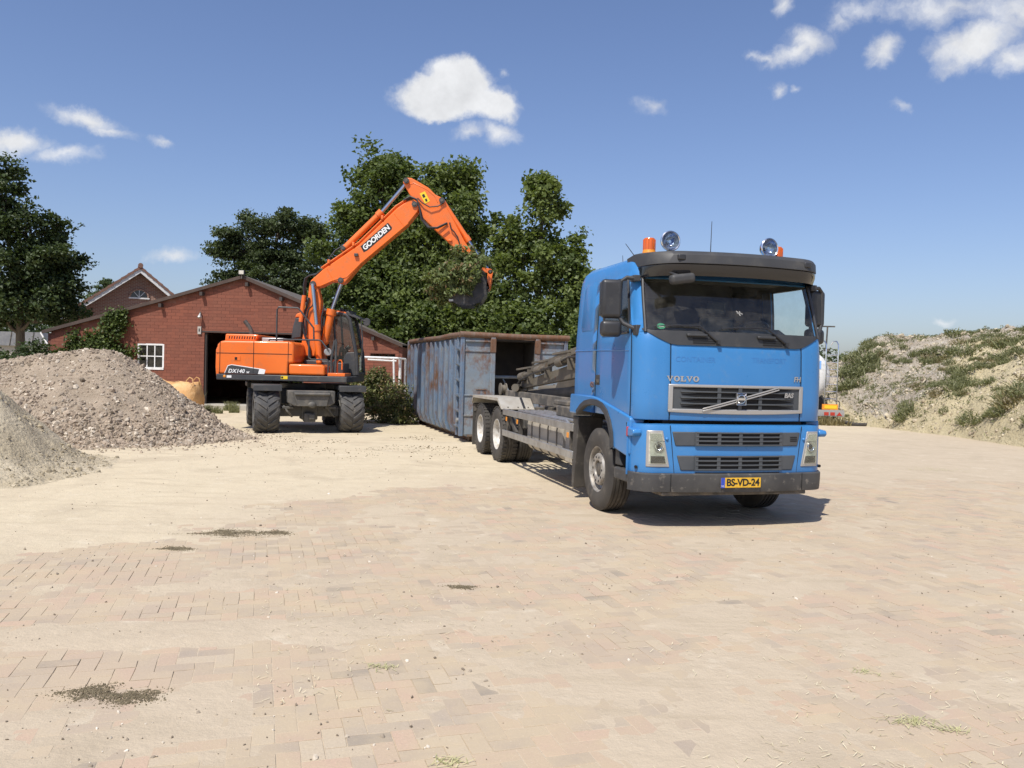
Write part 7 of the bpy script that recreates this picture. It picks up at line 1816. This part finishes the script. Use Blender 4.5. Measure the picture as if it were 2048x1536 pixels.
# straw and grass clippings
def blades(name, x, y, L, m_, lab):
    n_ = len(x); a = rl.uniform(0, 3.14, n_); z = np.maximum(ground_z(x, y), .001) + .004; d = np.stack([np.cos(a), np.sin(a)], 1) * (L / 2)[:, None]; w_ = np.stack([-np.sin(a), np.cos(a)], 1) * .0016
    z1 = z + rl.uniform(0, .01, n_)
    V_ = np.stack([np.concatenate([np.stack([x, y], 1) - d - w_, z[:, None]], 1), np.concatenate([np.stack([x, y], 1) - d + w_, z[:, None]], 1), np.concatenate([np.stack([x, y], 1) + d + w_, z1[:, None]], 1), np.concatenate([np.stack([x, y], 1) + d - w_, z1[:, None]], 1)], 1).reshape(-1, 3)
    F_ = np.arange(n_)[:, None] * 4 + np.array([[0, 1, 2, 3]])
    o = np_mesh(name, V_, F_, m_, attr=rl.random(n_)); tag(o, lab[0], lab[1], kind='stuff'); return o
n_ = 2200; y = 3.4 + 5 * rl.random(n_) ** 1.5; x = (rl.random(n_) * 1.0 - .3) * y; k = fbm(x * .9, y * .9, 3, 55) > .5
blades('straw_bits', x[k], y[k], rl.uniform(.01, .05, k.sum()), leaf_mat('straw', (0.45, 0.38, 0.22), (0.75, 0.68, 0.48), .1), ('pale straw bits strewn over the near paving', 'straw'))
gx_, gy_ = [], []
for (cx, cy, n_, r_) in ((2.10, 4.20, 90, .08), (2.24, 4.11, 40, .06), (2.15, 4.9, 30, .06), (-.72, 4.78, 40, .06), (-.23, 3.64, 40, .06), (8.27, 16.1, 260, .45)):
    gx_.append(rl.normal(cx, r_ * .8, n_)); gy_.append(rl.normal(cy, r_ * .4, n_))
gx_, gy_ = np.concatenate(gx_), np.concatenate(gy_)
blades('grass_clippings', gx_, gy_, rl.uniform(.02, .07, len(gx_)), leaf_mat('clipping', (0.34, 0.33, 0.14), (0.62, 0.58, 0.32), .1), ('tufts of dropped yellow-green grass on the near paving', 'grass'))

# trampled crumbs beside the container and below the boom
n_ = 3500; x = rl.normal(-3.0, 1.6, n_); y = rl.normal(19.3, 1.9, n_); k = (fbm(x * .9, y * .9, 3, 66) > .5) & (y < 24) & ((x + 1.35) * .956 + (y - 19.2) * .292 < -.15)
x, y = x[k], y[k]; P = np.stack([x, y, np.maximum(ground_z(x, y), 0) + .003], 1)
cr_ = stones_obj('soil_crumbs', P, np.clip(rl.lognormal(math.log(.007), .6, len(P)), .003, .035), MT['clod_dark'], None)
tag(cr_, 'brown soil crumbs trampled beside the container', 'soil')
